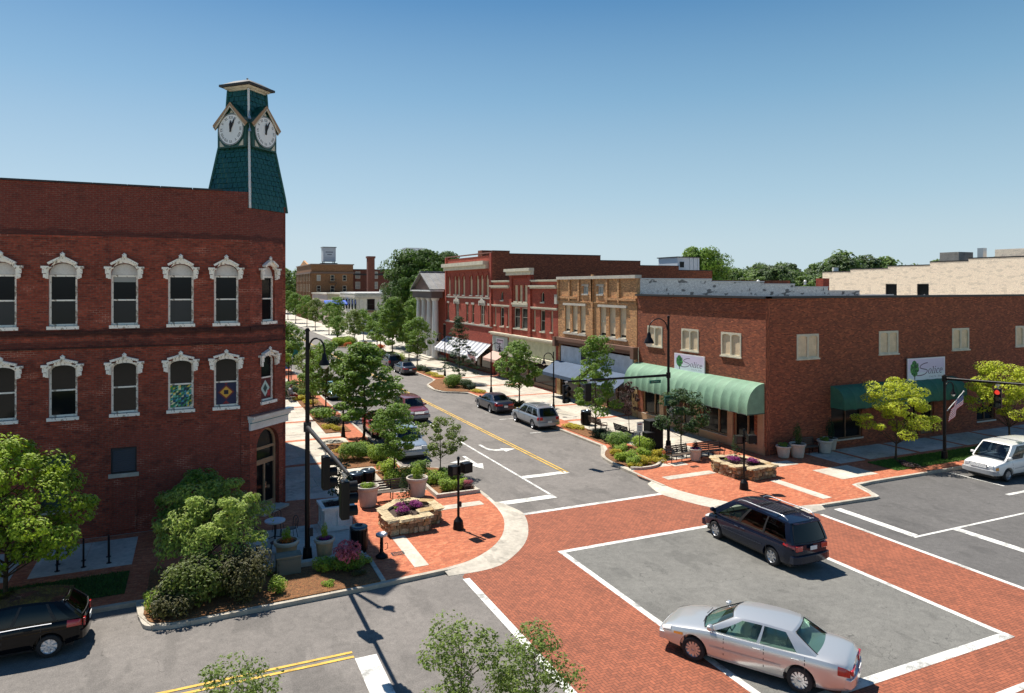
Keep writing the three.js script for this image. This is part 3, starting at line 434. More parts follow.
  for (let s = 0; s < 4; s++) {
    const g = new THREE.Group(); const z = 1.0, y0 = 3.0, ye = 3.98, yp = 4.76, hw = .78;
    const d = part(t, 'dormer', plate([[-hw, y0], [hw, y0], [hw, ye + .1], [0, yp], [-hw, ye + .1]], z - .5, .5), M.copperDark); d.rotation.y = s * Math.PI / 2;
    for (const k of [-1, 1]) { const A = [k * .88, ye + .0], B = [0, yp + .12]; const n = [k * .07, .07]; part(d, 'rake_board', plate([A, [A[0] + k * .09, A[1] + .06], [B[0] + k * .0, B[1] + .12], B], z - .62, .7), M.copper); part(d, 'rake_trim', plate([[A[0] - k * .06, A[1] - .07], [A[0] + k * .09, A[1] + .05], [0, B[1] + .12], [0, B[1] - .04]], z + .082, .04), M.timberPale); part(d, 'rake_edge', plate([[A[0] - k * .07, A[1] - .1], [A[0] - k * .04, A[1] - .06], [0, B[1] - .02], [0, B[1] - .08]], z + .086, .045), M.cream); }
    const f = part(d, 'clock_face', new THREE.CylinderGeometry(.72, .72, .05, 40).rotateX(Math.PI / 2).translate(0, 0, 0), M.copperDark); f.position.set(0, 3.8, z + .02);
    const disc = part(d, 'dial', new THREE.CircleGeometry(.705, 40), dial); disc.position.set(0, 3.8, z + .05);
    for (const [len, w, a, zz] of [[.58, .05, .42, .066], [.42, .075, .06, .074]]) { const h = part(d, 'clock_hand', plate([[-w / 2, -.12], [w / 2, -.12], [w, len * .55], [0, len], [-w, len * .55]], 0, .01), M.blackMatt); h.position.set(0, 3.8, z + zz); h.rotation.z = -(zz > .07 ? a * 0 + .02 : a); }
    for (const [x, y] of [[-.66, 3.12], [.66, 3.12], [0, 4.6]]) part(d, 'spandrel', plate(y > 4 ? [[-.1, 4.55], [.1, 4.55], [0, 4.66]] : [[x, y - .06], [x, y + .22], [x - Math.sign(x) * .26, y - .06]], z + .004, .012), M.cream);
  }
  part(t, 'cornice', merge([[5.66, .58, .62], [5.74, .68, .72]].map(([y, a, c]) => new THREE.CylinderGeometry(c * Math.SQRT2, a * Math.SQRT2, .1, 4).rotateY(Math.PI / 4).translate(0, y + .05, 0))), M.cream);
  const cap = part(t, 'cap_roof', merge(new THREE.CylinderGeometry(.86 * Math.SQRT2, .86 * Math.SQRT2, .1, 4).rotateY(Math.PI / 4).translate(0, 5.88, 0), new THREE.CylinderGeometry(.42 * Math.SQRT2, .84 * Math.SQRT2, .24, 4).rotateY(Math.PI / 4).translate(0, 6.04, 0)), std([.035, .035, .035], .7)); part(cap, 'finial', merge(cyl(.02, .02, .2, 0, 6.14, 0, 8), new THREE.SphereGeometry(.045, 10, 8).translate(0, 6.34, 0)), M.darkMetal);
  for (const [sx, sz, y] of [[-1, 1, 4.3], [1, -1, 4.3], [-1, 1, 3.75]]) { const k = Math.SQRT1_2, x = sx * 1.0, z = sz * 1.0; part(t, 'floodlight', merge(tube([[sx * .55, y - .25, sz * .55], [sx * .8, y + .25, sz * .8], [x * 1.05, y + .2, z * 1.05], [x * 1.08, y, z * 1.08]], .012, 16, 6), cyl(.07, .03, .14, x * 1.08, y - .12, z * 1.08, 10)), M.steel); }
}
// ------------------------------------------------------------ right side: brick shop with green awnings
const FX = 31.1, fR = face(FX, 0, -Math.PI / 2);   // local x = world Z, faces the street (-X)
function awningRound(parent, f, x0, x1, yTop, yBot, proj, n, mats, drop = .42) {
  // quarter-round awning in gores, one panel each, with side cheeks and a valance
  const a = onFace(part(parent, 'awning', merge(tubeFrame(x0, x1, yTop, yBot, proj)), M.darkMetal), f, 0, 0);
  const prof = []; for (let i = 0; i <= 9; i++) { const t = i / 9 * Math.PI / 2; prof.push([yBot + drop + (yTop - yBot - drop) * Math.cos(t), proj * Math.sin(t)]); } prof.push([yBot + drop * .5, proj + .01], [yBot, proj]);
  const w = (x1 - x0) / n;
  const pos = [], uv = [], idx = [], m = 5;
  for (let i = 0; i <= m; i++) for (let k = 0; k < prof.length; k++) { const u = i / m, sag = -.05 * Math.sin(u * Math.PI) * Math.sin(Math.PI * Math.min(1, k / 9)) - .05 * Math.sin(u * Math.PI) * (k > 5 ? 1 : 0); const [y, z] = prof[k]; const l = Math.hypot(y - yBot, z) || 1; pos.push(u * w, y + sag * (y - yBot) / l, z + sag * z / l); uv.push(u * w, k * .2); }
  const P = prof.length; for (let i = 0; i < m; i++) for (let k = 0; k < P - 1; k++) { const q = i * P + k; idx.push(q, q + 1, q + P, q + 1, q + P + 1, q + P); }
  const g = new THREE.BufferGeometry(); g.setAttribute('position', new THREE.Float32BufferAttribute(pos, 3)); g.setAttribute('uv', new THREE.Float32BufferAttribute(uv, 2)); g.setIndex(idx); g.computeVertexNormals();
  for (let i = 0; i < n; i++) { const p = part(a, 'awning_panel', g, mats[i % mats.length]); p.position.x = x0 + i * w; }
  const side = [[0, yBot], [proj, yBot], ...prof.slice().reverse().slice(1).map(q => [q[1], q[0]])];
  for (const x of [x0, x1]) { const s = part(a, 'awning_cheek', new THREE.ShapeGeometry(shapeOf(side)).rotateY(-Math.PI / 2), mats[0]); s.position.x = x; }
  return a;
}
function tubeFrame(x0, x1, yT, yB, p) { return [bar([x0, yB + .03, p - .03], [x1, yB + .03, p - .03], .02), bar([x0, yB + .03, 0], [x0, yB + .03, p], .02), bar([x1, yB + .03, 0], [x1, yB + .03, p], .02)]; }
function signMat(w, h, draw) { return std(null, .5, { map: canvasTex(w, h, draw) }); }
{
  const b = thing('brick_shop', 'two storey orange brown brick corner shop with rounded green awnings', 'building', 45, .12, -38.7);
  const fS = face(0, -31.95, 0), Y1 = 9.42;
  const wz = [-43.05, -39.0, -34.93], wx = [34.5, 41.75, 49.1, 56.3, 63.6];
  const win = (f, x) => { // two blind panels in a pale frame
    const hh = 1.5, w = 1.84, m = onFace(part(b, 'window', frameGeo(R4(-w / 2, w / 2, 0, hh), [archTop(-.81, -.06, .09, hh - .24, .12), archTop(.06, .81, .09, hh - .24, .12)], -.12, .03), M.cream), f, x, 5.83);
    for (const s of [-1, 1]) part(m, 'blind_panel', bx(s * .435 - .42, s * .435 + .42, .05, hh - .06, -.11, -.06), M.blindPanel); part(m, 'sill', bx(-.98, .98, -.09, -.001, -.1, .09), M.cream); };
  // street front with shop openings
  const shopZ = [[-44.6, -42.4], [-41.9, -38.6], [-37.9, -35.2], [-34.7, -32.9]];
  const fw = wallGeo([[-45.3, 0], [-31.95, 0], [-31.95, Y1], [-45.3, Y1]], [...wz.map(z => R4(z - .93, z + .93, 5.7, 7.22)), ...shopZ.map(([a, c]) => R4(a, c, .55, 2.75))], .32);
  onFace(part(b, 'wall', fw, M.brickOrange), fR, 0, .12);
  const sideOpen = [[36.5, 39.3, .45, 2.6], [43.2, 44.7, .1, 2.6], [44.95, 46.3, .1, 2.5], [50.9, 53, .5, 2.2], [58, 61, .5, 2.3]];
  onFace(part(b, 'wall', wallGeo([[FX + .32, 0], [70, 0], [70, Y1], [FX + .32, Y1]], [...wx.map(x => R4(x - .93, x + .93, 5.7, 7.22)), ...sideOpen.map(a => R4(...a))], .32), M.brickOrange), fS, 0, .12);
  part(b, 'wall', bx(FX + .4, 69.7, .12, 9.3, -45.2, -44.9).translate(-45, -.12, 38.7), M.brickOrange);
  part(b, 'backing', bx(FX + .45, 69.6, .2, 8.9, -44.8, -32.5).translate(-45, -.12, 38.7), M.stuccoTan);
  part(b, 'roof', bx(FX + .3, 69.7, 9.0, 9.12, -45, -32.2).translate(-45, -.12, 38.7), M.roofGrey);
  onFace(part(b, 'coping', bx(-45.3, -31.85, 0, .14, -.4, .24), M.darkMetal), fR, 0, Y1 + .12); onFace(part(b, 'coping', bx(FX - .1, 70, 0, .14, -.4, .1), M.darkMetal), fS, 0, Y1 + .122);
  onFace(part(b, 'brick_frieze', bx(-45.25, -31.93, 0, .9, -.1, .035), M.brickOrange), fR, 0, 8.6);
  for (const z of wz) win(fR, z); for (const x of wx) win(fS, x);
  // shopfront: timber bays and panes
  for (const [a, c] of shopZ) { const w = c - a, m = onFace(part(b, 'shop_window', frameGeo(R4(0, w, 0, 2.2), [R4(.07, w * .62, .07, 2.13), R4(w * .62 + .07, w - .07, .07, 2.13)], -.22, -.1), M.timberPale), fR, a, .67); part(m, 'pane', bx(.01, w - .01, .01, 2.19, -.2, -.185), M.glass); part(m, 'sill', bx(-.04, w + .04, -.09, 0, -.2, .06), M.limestone); }
  onFace(part(b, 'stall_riser', bx(-45.2, -32, 0, .5, 0, .07), M.timberPale), fR, 0, .14);
  for (const z of [-42.15, -38.25, -34.95, -32.3]) onFace(part(b, 'pilaster', bx(-.24, .24, 0, 2.7, 0, .09), tmat(T.plaster, .85, .003, { color: new THREE.Color().setRGB(.52, .33, .2) })), fR, z, .14);
  for (const [x0, x1, y0, y1] of sideOpen) { const w = x1 - x0, h = y1 - y0, dr = w < 2; const m = onFace(part(b, dr ? 'door' : 'shop_window', frameGeo(R4(0, w, 0, h), dr ? [R4(.12, w - .12, .25, h - .1)] : [R4(.07, w / 2 - .03, .07, h - .07), R4(w / 2 + .03, w - .07, .07, h - .07)], -.24, -.12), M.timber), fS, x0, y0 + .12); part(m, 'pane', bx(.01, w - .01, .01, h - .01, -.22, -.2), M.glass); if (dr) part(m, 'handle', bx(.14, .18, 1, 1.3, -.12, -.06), M.chrome); else part(m, 'sill', bx(-.05, w + .05, -.1, 0, -.2, .05), M.limestone); }
  const gm = [[.2, .36, .235], [.22, .38, .25], [.19, .34, .225]].map(c => tmat(T.plaster, .75, .001, { color: new THREE.Color().setRGB(...c) }));
  awningRound(b, fR, -45.15, -32.05, 4.45, 2.62, 1.35, 17, gm);
  const gd = [[.045, .185, .115], [.05, .195, .12]].map(c => tmat(T.plaster, .75, .001, { color: new THREE.Color().setRGB(...c) }));
  awningRound(b, fS, 36.45, 48.2, 4.0, 2.6, 1.05, 12, gd);
  // shop signs
  const sm = signMat(512, 224, (c, w, h) => { const g = c.createLinearGradient(0, 0, 0, h); c.fillStyle = '#d6c9de'; c.fillRect(0, 0, w, h); c.fillStyle = '#d9e2e6'; c.fillRect(0, h * .62, w, h * .38); c.fillStyle = '#d7d4e2'; c.fillRect(0, h * .45, w, h * .17); c.strokeStyle = '#e9dfe8'; c.lineWidth = 10; c.strokeRect(5, 5, w - 10, h - 10);
    const r = rngOf(12); for (let i = 0; i < 260; i++) { const a = r() * 6.28, q = Math.sqrt(r()); c.fillStyle = ['#1f5a2c', '#2f7a3a', '#174424', '#4c9a4a'][i % 4]; c.beginPath(); c.arc(92 + Math.cos(a) * q * 52, 98 + Math.sin(a) * q * 72, 9, 0, 7); c.fill(); } c.fillStyle = '#1a2018'; c.fillRect(86, 150, 12, 56);
    c.strokeStyle = '#4b2f52'; c.lineWidth = 8; c.lineCap = 'round'; c.beginPath(); c.moveTo(268, 48); c.bezierCurveTo(200, 50, 150, 78, 168, 94); c.bezierCurveTo(190, 112, 280, 104, 262, 134); c.bezierCurveTo(240, 168, 160, 172, 122, 168); c.stroke();
    c.fillStyle = '#4b2f52'; c.font = 'italic 92px serif'; c.textBaseline = 'alphabetic'; c.fillText('olice', 268, 156); c.fillStyle = '#8a929c'; for (let k = 0; k < 9; k++) if (k !== 5) { c.fillRect(296 + k * 20, 178, 4, 18); c.fillRect(296 + k * 20, 178 + (k % 3) * 7, 12, 4); } });
  for (const [f, x0, x1, y0, y1] of [[fR, -40.6, -37.35, 4.36, 5.56], [fS, 43.3, 47.1, 3.86, 5.44]]) { const w = x1 - x0, h = y1 - y0, s = onFace(part(b, 'shop_sign', box(w, h, .06), M.whiteTrim), f, (x0 + x1) / 2, (y0 + y1) / 2, f === fR ? .08 : .2); const p = part(s, 'sign_print', new THREE.PlaneGeometry(w - .04, h - .04), sm); p.position.z = .034; }
  // roof clutter
  for (const [x, z] of [[52.5, -40], [38.5, -42], [61, -43]]) part(b, 'roof_vent', merge(cyl(.1, .1, .3, 0, 0, 0, 12), cyl(.16, .04, .12, 0, .3, 0, 12)).translate(x - 45, 9, z + 38.7), M.darkMetal);
  part(b, 'roof_hatch', bx(41.2, 42.3, 9, 9.35, -41, -40).translate(-45, 0, 38.7), M.roofTar);
  part(b, 'downpipe', bar([0, 0, 0], [0, 1.2, 0], .025), M.cream).position.set(FX - .4 - 45, 4.3, -44.6 + 38.7);
}
// ------------------------------------------------------------ tan brick building
{
  const b = thing('tan_building', 'tan brick two storey building with tall narrow windows and pale panels', 'building', 42, .12, -52), z0 = -58.3, z1 = -45.4, Y = 11.0;
  const trips = [[-57.0, -55.62, -54.2], [-50.85, -49.4, -47.85]], small = [-53.25, -50.75];
  const holes = [...trips.flat().map(z => R4(z + .02, z + .98, 6.0, 8.4)), ...small.map(z => R4(z - .48, z + .48, 9.5, 10.2)), R4(-58, -45.8, .1, 4.9)];
  onFace(part(b, 'wall', wallGeo([[z0, 0], [z1, 0], [z1, Y - .12], [z0, Y - .12]], holes, .3), M.brickTan), fR, 0, .12);
  for (const z of trips.flat()) sash(b, fR, z + .5, 6.12, .96, 2.4, { frame: M.cream, pane: M.glass, mid: .5, fw: .06, sillMat: M.limestone, blind: .1, blindMat: M.blindPanel });
  for (const t of trips) { onFace(part(b, 'sill_course', bx(t[0] - .2, t[2] + 1.2, 0, .12, 0, .12), M.limestone), fR, 0, 5.9); onFace(part(b, 'lintel', bx(t[0] - .15, t[2] + 1.15, 0, .2, 0, .14), M.limestone), fR, 0, 8.54); }
  for (const z of small) sash(b, fR, z, 9.62, .96, .7, { single: true, pane: M.glassPale, sillMat: M.limestone, lintel: .12 });
  for (const z of [z0 + .12, -56, -54.3, -51.95, -49.6, -47.85]) onFace(part(b, 'pilaster', bx(-.12, .12, 0, 2.2, 0, .14), M.brickTan), fR, z, 8.95);
  onFace(part(b, 'pilaster', bx(-.14, .14, 0, 5.7, 0, .14), M.brickTan), fR, -51.95, 5.6);
  onFace(part(b, 'corbel_course', bx(z0, -54.6, 0, .22, 0, .13), M.brickTan), fR, 0, 9.15); onFace(part(b, 'corbel_course', bx(-50, z1, 0, .22, 0, .13), M.brickTan), fR, 0, 9.12); onFace(part(b, 'corbel_course', bx(z0, z1, 0, .1, 0, .08), M.brickTan), fR, 0, 8.86);
  onFace(part(b, 'coping', bx(z0 - .05, z1 + .05, 0, .26, -.4, .2), M.limestone), fR, 0, Y - .1);
  onFace(part(b, 'cornice', merge(bx(z0 - .2, z1 + .1, 0, .3, 0, .4), bx(z0 - .1, z1, -.3, 0, 0, .22), bx(z1 - .2, z1 + .25, -.6, .3, 0, .5), bx(z0 - .25, z0 + .2, -.6, .3, 0, .5)), std([.16, .08, .05], .7)), fR, 0, 5.25);
  onFace(part(b, 'fascia_panel', bx(z0 + .5, -52.2, 3.3, 4.75, -.15, -.02), tmat(T.plaster, .8, .001, { color: new THREE.Color().setRGB(.66, .72, .78) })), fR, 0, 0); onFace(part(b, 'fascia_panel', bx(-52.1, z1 - .6, 3.3, 4.75, -.15, -.02), tmat(T.plaster, .8, .001, { color: new THREE.Color().setRGB(.66, .72, .78) })), fR, 0, 0);
  onFace(part(b, 'hanging_sign', bx(-53.9, -52.9, 3.7, 4.7, 0, .08), M.blackMatt), fR, 0, 0);
  const sf = onFace(part(b, 'shopfront', frameGeo(R4(-58, -45.8, 0, 3.2), [R4(-57.8, -54.9, .5, 2.8), R4(-54.7, -53.4, .1, 2.8), R4(-53.2, -50.3, .5, 2.8), R4(-50, -48.6, .1, 2.8), R4(-48.4, -46, .5, 2.8)], -.28, -.16), M.timber), fR, 0, .12); part(sf, 'pane', bx(-57.95, -45.85, .05, 3.15, -.27, -.25), M.glass);
  for (const [a, c] of [[-58.6, -52.4], [-51.4, -46]]) { const aw = onFace(part(b, 'awning', new THREE.BufferGeometry().copy(plate([[0, 3.3], [.02, 3.32], [1.6, 2.35], [1.6, 2.05], [1.57, 2.05], [1.57, 2.3]], 0, c - a).rotateY(-Math.PI / 2).translate(c - a, 0, 0)), M.navy), fR, a, 0); }
  for (const z of [-58.1, -45.6]) onFace(part(b, 'stone_pier', bx(-.35, .35, 0, 3, 0, .1), M.stones[1]), fR, z, .12);
  part(b, 'wall', bx(FX + .31, 60, .12, 10.9, z0 + .01, z0 + .3).translate(-42, -.12, 52), M.brickOrange);
  // painted side wall stepping down to the back, seen over the shop roof
  const st = [[FX + .31, 10.7], [38.4, 10.7], [38.4, 10.5], [44, 10.5], [44, 10.3], [47.5, 10.3], [47.5, 10.05], [51.5, 10.05], [51.5, 9.7], [55.5, 9.7], [55.5, 9.3], [60, 9.3]];
  onFace(part(b, 'wall', wallGeo([[FX + .31, 0], [60, 0], ...st.slice().reverse()], [], .3), M.paintBrick), face(0, z1 - .01, 0), 0, .12);
  for (let i = 0; i < st.length - 1; i += 2) onFace(part(b, 'coping', bx(st[i][0], st[i + 1][0], 0, .09, -.36, .06), M.steel), face(0, z1 - .01, 0), 0, st[i][1] + .12);
  part(b, 'roof', bx(FX + .3, 60, 9.0, 9.1, z0 + .3, z1 - .3).translate(-42, -.12, 52), M.roofTar);
  for (const x of [34, 44.5, 50]) part(b, 'roof_vent', merge(cyl(.1, .1, .3, 0, 0, 0, 12), cyl(.15, .05, .12, 0, .3, 0, 12)).translate(x - 42, 10.3, z1 - 1.2 + 52), M.whiteTrim);
  part(b, 'chimney', bx(52.1, 52.9, 8, 11.0, -47.3, -46.5).translate(-42, -.12, 52), M.brickRed);
}
// ------------------------------------------------------------ red brick building with cream cornices
{
  const b = thing('red_building', 'red brick building with stepped cream cornices and a small arched window each side', 'building', 42, .12, -66), z0 = -74.35, z1 = -58.35, Y = 10.75;
  const zc = -66.65;
  const H = []; for (const z of [-71.55, -61.55]) H.push(hole(z, 8.6, .75, 1.0, .37), hole(z, 5.7, 1.05, 2.1)); for (const z of [-73.5, -69.9, -63.4, -59.6]) H.push(hole(z, 5.75, .5, 2.0)); for (const k of [-1, 0, 1]) H.push(hole(zc + k * 1.2, 8.55, .8, 1.7)); H.push(hole(zc - .95, 5.7, 1.55, 2.2), hole(zc + .95, 5.7, 1.55, 2.2), R4(-73.9, -58.8, .1, 4.3));
  onFace(part(b, 'wall', wallGeo([[z0, 0], [z1, 0], [z1, Y], [zc + 2.5, Y], [zc + 2.5, 11.9], [zc - 2.5, 11.9], [zc - 2.5, Y], [z0, Y]], H.map(h => h), .3), M.brickRed), fR, 0, .12);
  for (const z of [-71.55, -61.55]) { sash(b, fR, z, 8.72, .75, 1.0, { rise: .37, single: true, frame: M.cream, sillMat: M.cream }); sash(b, fR, z, 5.82, 1.05, 2.1, { frame: M.cream, fw: .08, sillMat: M.cream }); }
  for (const z of [-73.5, -69.9, -63.4, -59.6]) sash(b, fR, z, 5.87, .5, 2.0, { frame: M.cream, sillMat: M.cream, pane: M.blindPanel });
  for (const k of [-1, 0, 1]) sash(b, fR, zc + k * 1.2, 8.67, .8, 1.7, { frame: M.blindPanel, single: true, pane: M.blindPanel, sillMat: M.cream });
  for (const k of [-1, 1]) sash(b, fR, zc + k * .95, 5.82, 1.55, 2.2, { frame: M.cream, fw: .1, sillMat: M.cream, mid: .55 });
  for (const k of [-1, 1]) onFace(part(b, 'pilaster', bx(-.3, .3, 0, 7.2, 0, .16), M.brickRed), fR, zc + k * 2.3, 4.8);
  const cr = (name, a, c, y, h, p) => onFace(part(b, name, merge(bx(a, c, 0, h * .55, 0, p * .6), bx(a - .08, c + .08, h * .55, h, 0, p)), M.cream), fR, 0, y);
  cr('cornice', zc - 3.1, zc + 3.1, 11.45, .68, .6); cr('cornice', z0, zc - 2.62, 10.05, .32, .4); cr('cornice', zc + 2.62, z1, 10.05, .32, .4); cr('coping', z0, zc - 2.62, 10.72, .2, .2); cr('coping', zc + 2.62, z1, 10.72, .2, .2);
  cr('lintel_course', z0 + .1, zc - 2.65, 7.98, .22, .16); cr('lintel_course', zc + 2.65, z1 - .1, 7.98, .22, .16); cr('lintel_course', zc - 1.95, zc + 1.95, 8.1, .42, .2); cr('shop_cornice', z0, z1, 4.75, .34, .45);
  onFace(part(b, 'dentils', merge(Array.from({ length: 9 }, (_, i) => bx(-.1, .1, 0, .32, 0, .2).translate(zc - 2 + i * .5, 0, 0))), M.brickRed), fR, 0, 11.1);
  onFace(part(b, 'pier_cap', bx(-.25, .25, 0, .9, 0, .22), M.limestone), fR, z1 - .1, 8.6);
  const fas = tmat(T.plaster, .7, .001, { color: new THREE.Color().setRGB(.62, .6, .38) });
  onFace(part(b, 'fascia_panel', bx(-69.6, z1 + -.4, 3.2, 4.7, -.1, .04), fas), fR, 0, 0); onFace(part(b, 'valance', bx(-69.6, z1 - .4, 2.75, 3.15, .04, .5), M.cream), fR, 0, 0);
  const sg = onFace(part(b, 'shop_sign', bx(-74.2, -70, 2.9, 4.65, -.1, .06), tmat(T.plaster, .7, .001, { color: new THREE.Color().setRGB(.5, .56, .5) })), fR, 0, 0);
  const pr = part(sg, 'sign_print', new THREE.PlaneGeometry(2.2, 1.3), signMat(128, 80, (c, w, h) => { c.fillStyle = '#cfd2d4'; c.fillRect(0, 0, w, h); c.fillStyle = '#d9c4d2'; c.fillRect(10, 6, 108, 26); c.strokeStyle = '#4a4450'; c.lineWidth = 6; c.strokeRect(16, 14, 96, 56); c.fillStyle = '#5b5560'; c.fillRect(30, 56, 22, 8); c.fillRect(66, 56, 22, 8); c.fillRect(44, 34, 40, 8); })); pr.position.set(-72, 3.8, .066);
  onFace(part(b, 'canopy', plate([[0, 2.9], [1.3, 2.2], [1.3, 1.9], [1.26, 1.9], [1.26, 2.15], [0, 2.82]], 0, 3.8).rotateY(-Math.PI / 2).translate(3.8, 0, 0), std([.5, .32, .26], .8)), fR, -74.1, 0);
  const sf = onFace(part(b, 'shopfront', frameGeo(R4(-73.9, -58.8, 0, 3.2), [R4(-73.6, -70.9, .5, 2.6), R4(-70.5, -69.2, .1, 2.6), R4(-69, -65.5, .5, 2.6), R4(-65.2, -64, .1, 2.6), R4(-63.8, -59.1, .5, 2.6)], -.28, -.14), M.timber), fR, 0, .12); part(sf, 'pane', bx(-73.85, -58.85, .05, 3.15, -.27, -.25), M.glass);
  part(b, 'roof', bx(FX + .3, 60, 9.3, 9.4, z0 + .1, z1 - .1).translate(-42, -.12, 66), M.roofTar); part(b, 'wall', bx(FX + .31, 60, 0, 10.2, z1 - .3, z1 - .02).translate(-42, 0, 66), M.brickOrange);
}
// ------------------------------------------------------------ far red brick building with striped awning and stepped side wall
{
  const b = thing('far_red_building', 'tall red brick building with striped awning and dark stepped side wall', 'building', 42, .12, -82), z0 = -90.8, z1 = -74.4, Y = 13.9;
  const xs = [-89.4, -87.1, -85.7, -83.8, -81.2, -79, -77.6, -75.9], x2 = [-89.9, -86.3, -82.6, -80.6, -77.4, -75.3];
  const holes = []; for (const z of xs) holes.push(hole(z, 9.05, .85, 2.5, .42)); for (const z of x2) holes.push(hole(z, 5.65, z === -86.3 || z === -77.4 ? 1.3 : .8, 2.25));
  holes.push(R4(-90.2, -75, .1, 3.2));
  onFace(part(b, 'wall', wallGeo([[z0, 0], [z1, 0], [z1, 14.0], [-75.4, 14.0], [-75.4, 13.75], [-90, 13.75], [-90, 14.05], [z0, 14.05]], holes, .3), M.brickRed), fR, 0, .12);
  for (const z of xs) { const w = sash(b, fR, z, 9.17, .85, 2.5, { rise: .42, frame: M.blindPanel, pane: M.blindPanel, sillMat: M.limestone, mid: .5 }); part(w, 'arch_surround', frameGeo(archTop(-.58, .58, 1.95, 2.1, .72), [archTop(-.43, .43, 1.95, 2.08, .44)], 0, .07), M.brickRed); }
  for (const z of x2) { const big = z === -86.3 || z === -77.4; const w = sash(b, fR, z, 5.77, big ? 1.3 : .8, 2.25, { frame: big ? M.cream : M.blindPanel, sillMat: M.limestone, lintel: .24, pane: M.glass }); if (big) { part(w, 'pediment', plate([[-1, 2.2], [-.8, 2.2], [-.8, 2.5], [.8, 2.5], [.8, 2.2], [1, 2.2], [1, 2.75], [.5, 2.8], [0, 3.15], [-.5, 2.8], [-1, 2.75]], 0, .16), M.limestone); part(w, 'mullion', bx(-.07, .07, 0, 2.2, -.18, -.08), M.cream); } }
  const cr = (name, y, h, p, m = M.cream, a = z0, c = z1) => onFace(part(b, name, merge(bx(a, c, 0, h * .5, 0, p * .55), bx(a - .05, c, h * .5, h, 0, p)), m), fR, 0, y);
  cr('cornice', 12.35, .9, .75, M.cream, z0 + .2, -75.5); cr('string_course', 8.75, .2, .14, M.limestone); cr('string_course', 5.45, .2, .14, M.limestone);
  onFace(part(b, 'pier', bx(-.5, 0, 0, 8.5, 0, .15), M.brickRed), fR, z1, 5.6); onFace(part(b, 'pier', bx(0, .5, 0, 8.5, 0, .15), M.brickRed), fR, z0, 5.6);
  onFace(part(b, 'coping', bx(z0, z1, 0, .12, -.35, .1), std([.2, .08, .06], .8)), fR, 0, 14.12);
  const st = [[FX, 14.2], [33.3, 14.2], [33.3, 13.9], [45.6, 13.9], [45.6, 13.3], [51.5, 13.3], [51.5, 12.75], [57.5, 12.75], [57.5, 12.2], [63, 12.2]];
  onFace(part(b, 'wall', wallGeo([[FX + .01, 0], [63, 0], ...st.slice().reverse().map(p => [Math.max(p[0], FX + .01), p[1]])], [], .3), M.brickOrange), face(0, z1 + .01, 0), 0, .12);
  for (let i = 0; i < st.length - 1; i += 2) onFace(part(b, 'coping', bx(st[i][0], st[i + 1][0], 0, .09, -.34, .05), M.darkMetal), face(0, z1 + .01, 0), 0, st[i][1] + .12);
  part(b, 'wall', bx(FX + .31, 63, .12, 13.4, z0 + .01, z0 + .3).translate(-42, -.12, 82), M.brickRed); part(b, 'roof', bx(FX + .3, 62.9, 12, 12.1, z0 + .3, z1 - .4).translate(-42, -.12, 82), M.roofTar);
  part(b, 'chimney', bx(33.5, 35, 12, 14.9, -85, -83.6).translate(-42, -.12, 82), M.brickOrange);
  const sf = onFace(part(b, 'shopfront', frameGeo(R4(-90.2, -75, 0, 3.1), [R4(-89.9, -86.5, .5, 2.8), R4(-86.2, -84.9, .1, 2.8), R4(-84.6, -80.4, .5, 2.8), R4(-80, -78.7, .1, 2.8), R4(-78.4, -75.3, .5, 2.8)], -.28, -.14), M.timber), fR, 0, .12); part(sf, 'pane', bx(-90.1, -75.1, .05, 3.05, -.27, -.25), M.glass);
  const aw = onFace(part(b, 'awning', merge(bar([z0 + .3, 2.0, 1.7], [z1 - .3, 2.0, 1.7], .025), bar([z0 + .3, 3.5, .05], [z1 - .3, 3.5, .05], .025)), M.darkMetal), fR, 0, 0);
  const stripeG = plate([[0, 3.55], [1.75, 2.05], [1.75, 1.7], [1.73, 1.7], [1.73, 2.03], [0, 3.51]], 0, .62).rotateY(-Math.PI / 2), wm = tmat(T.plaster, .8, .001, { color: new THREE.Color().setRGB(.74, .74, .74) }), gm = tmat(T.plaster, .8, .001, { color: new THREE.Color().setRGB(.34, .36, .42) });
  for (let i = 0; i < 25; i++) { const p = part(aw, 'awning_panel', stripeG, i & 1 ? gm : wm); p.position.x = z0 + .3 + (i + 1) * .63; }
}
// small flags hung out from the shopfronts
function flag(x, y, z, ry, label, s = 1) {
  const t = thing('flag', label, 'flag', x, y, z, ry, undefined);
  part(t, 'pole', merge(bar([0, 0, 0], [1.3 * s, .9 * s, 0], .018 * s), new THREE.SphereGeometry(.035 * s, 8, 6).translate(1.31 * s, .91 * s, 0)), M.whiteTrim);
  const m = std(null, .9, { map: canvasTex(128, 80, (c, w, h) => { for (let i = 0; i < 13; i++) { c.fillStyle = i & 1 ? '#e8e4e2' : '#b0303c'; c.fillRect(0, i * h / 13, w, h / 13 + 1); } c.fillStyle = '#2a3566'; c.fillRect(0, 0, 52, h * 7 / 13); c.fillStyle = '#e8e8f0'; for (let j = 0; j < 5; j++) for (let i = 0; i < 6; i++) c.fillRect(4 + i * 8, 4 + j * 8, 3, 3); }) });
  const g = new THREE.PlaneGeometry(1.1, .75, 14, 8); deform(g, v => { const u = v.x / 1.1 + .5, q = .5 - v.y / .75; v.z = .07 * Math.sin(u * 9 + q * 2); const px = 1.25 - u * .95 - q * .1, py = .86 - u * .66 - q * (.62 + .1 * u) - .1 * u; v.x = px * s; v.y = py * s; v.z *= s; }); part(t, 'cloth', g, m); return t;
}
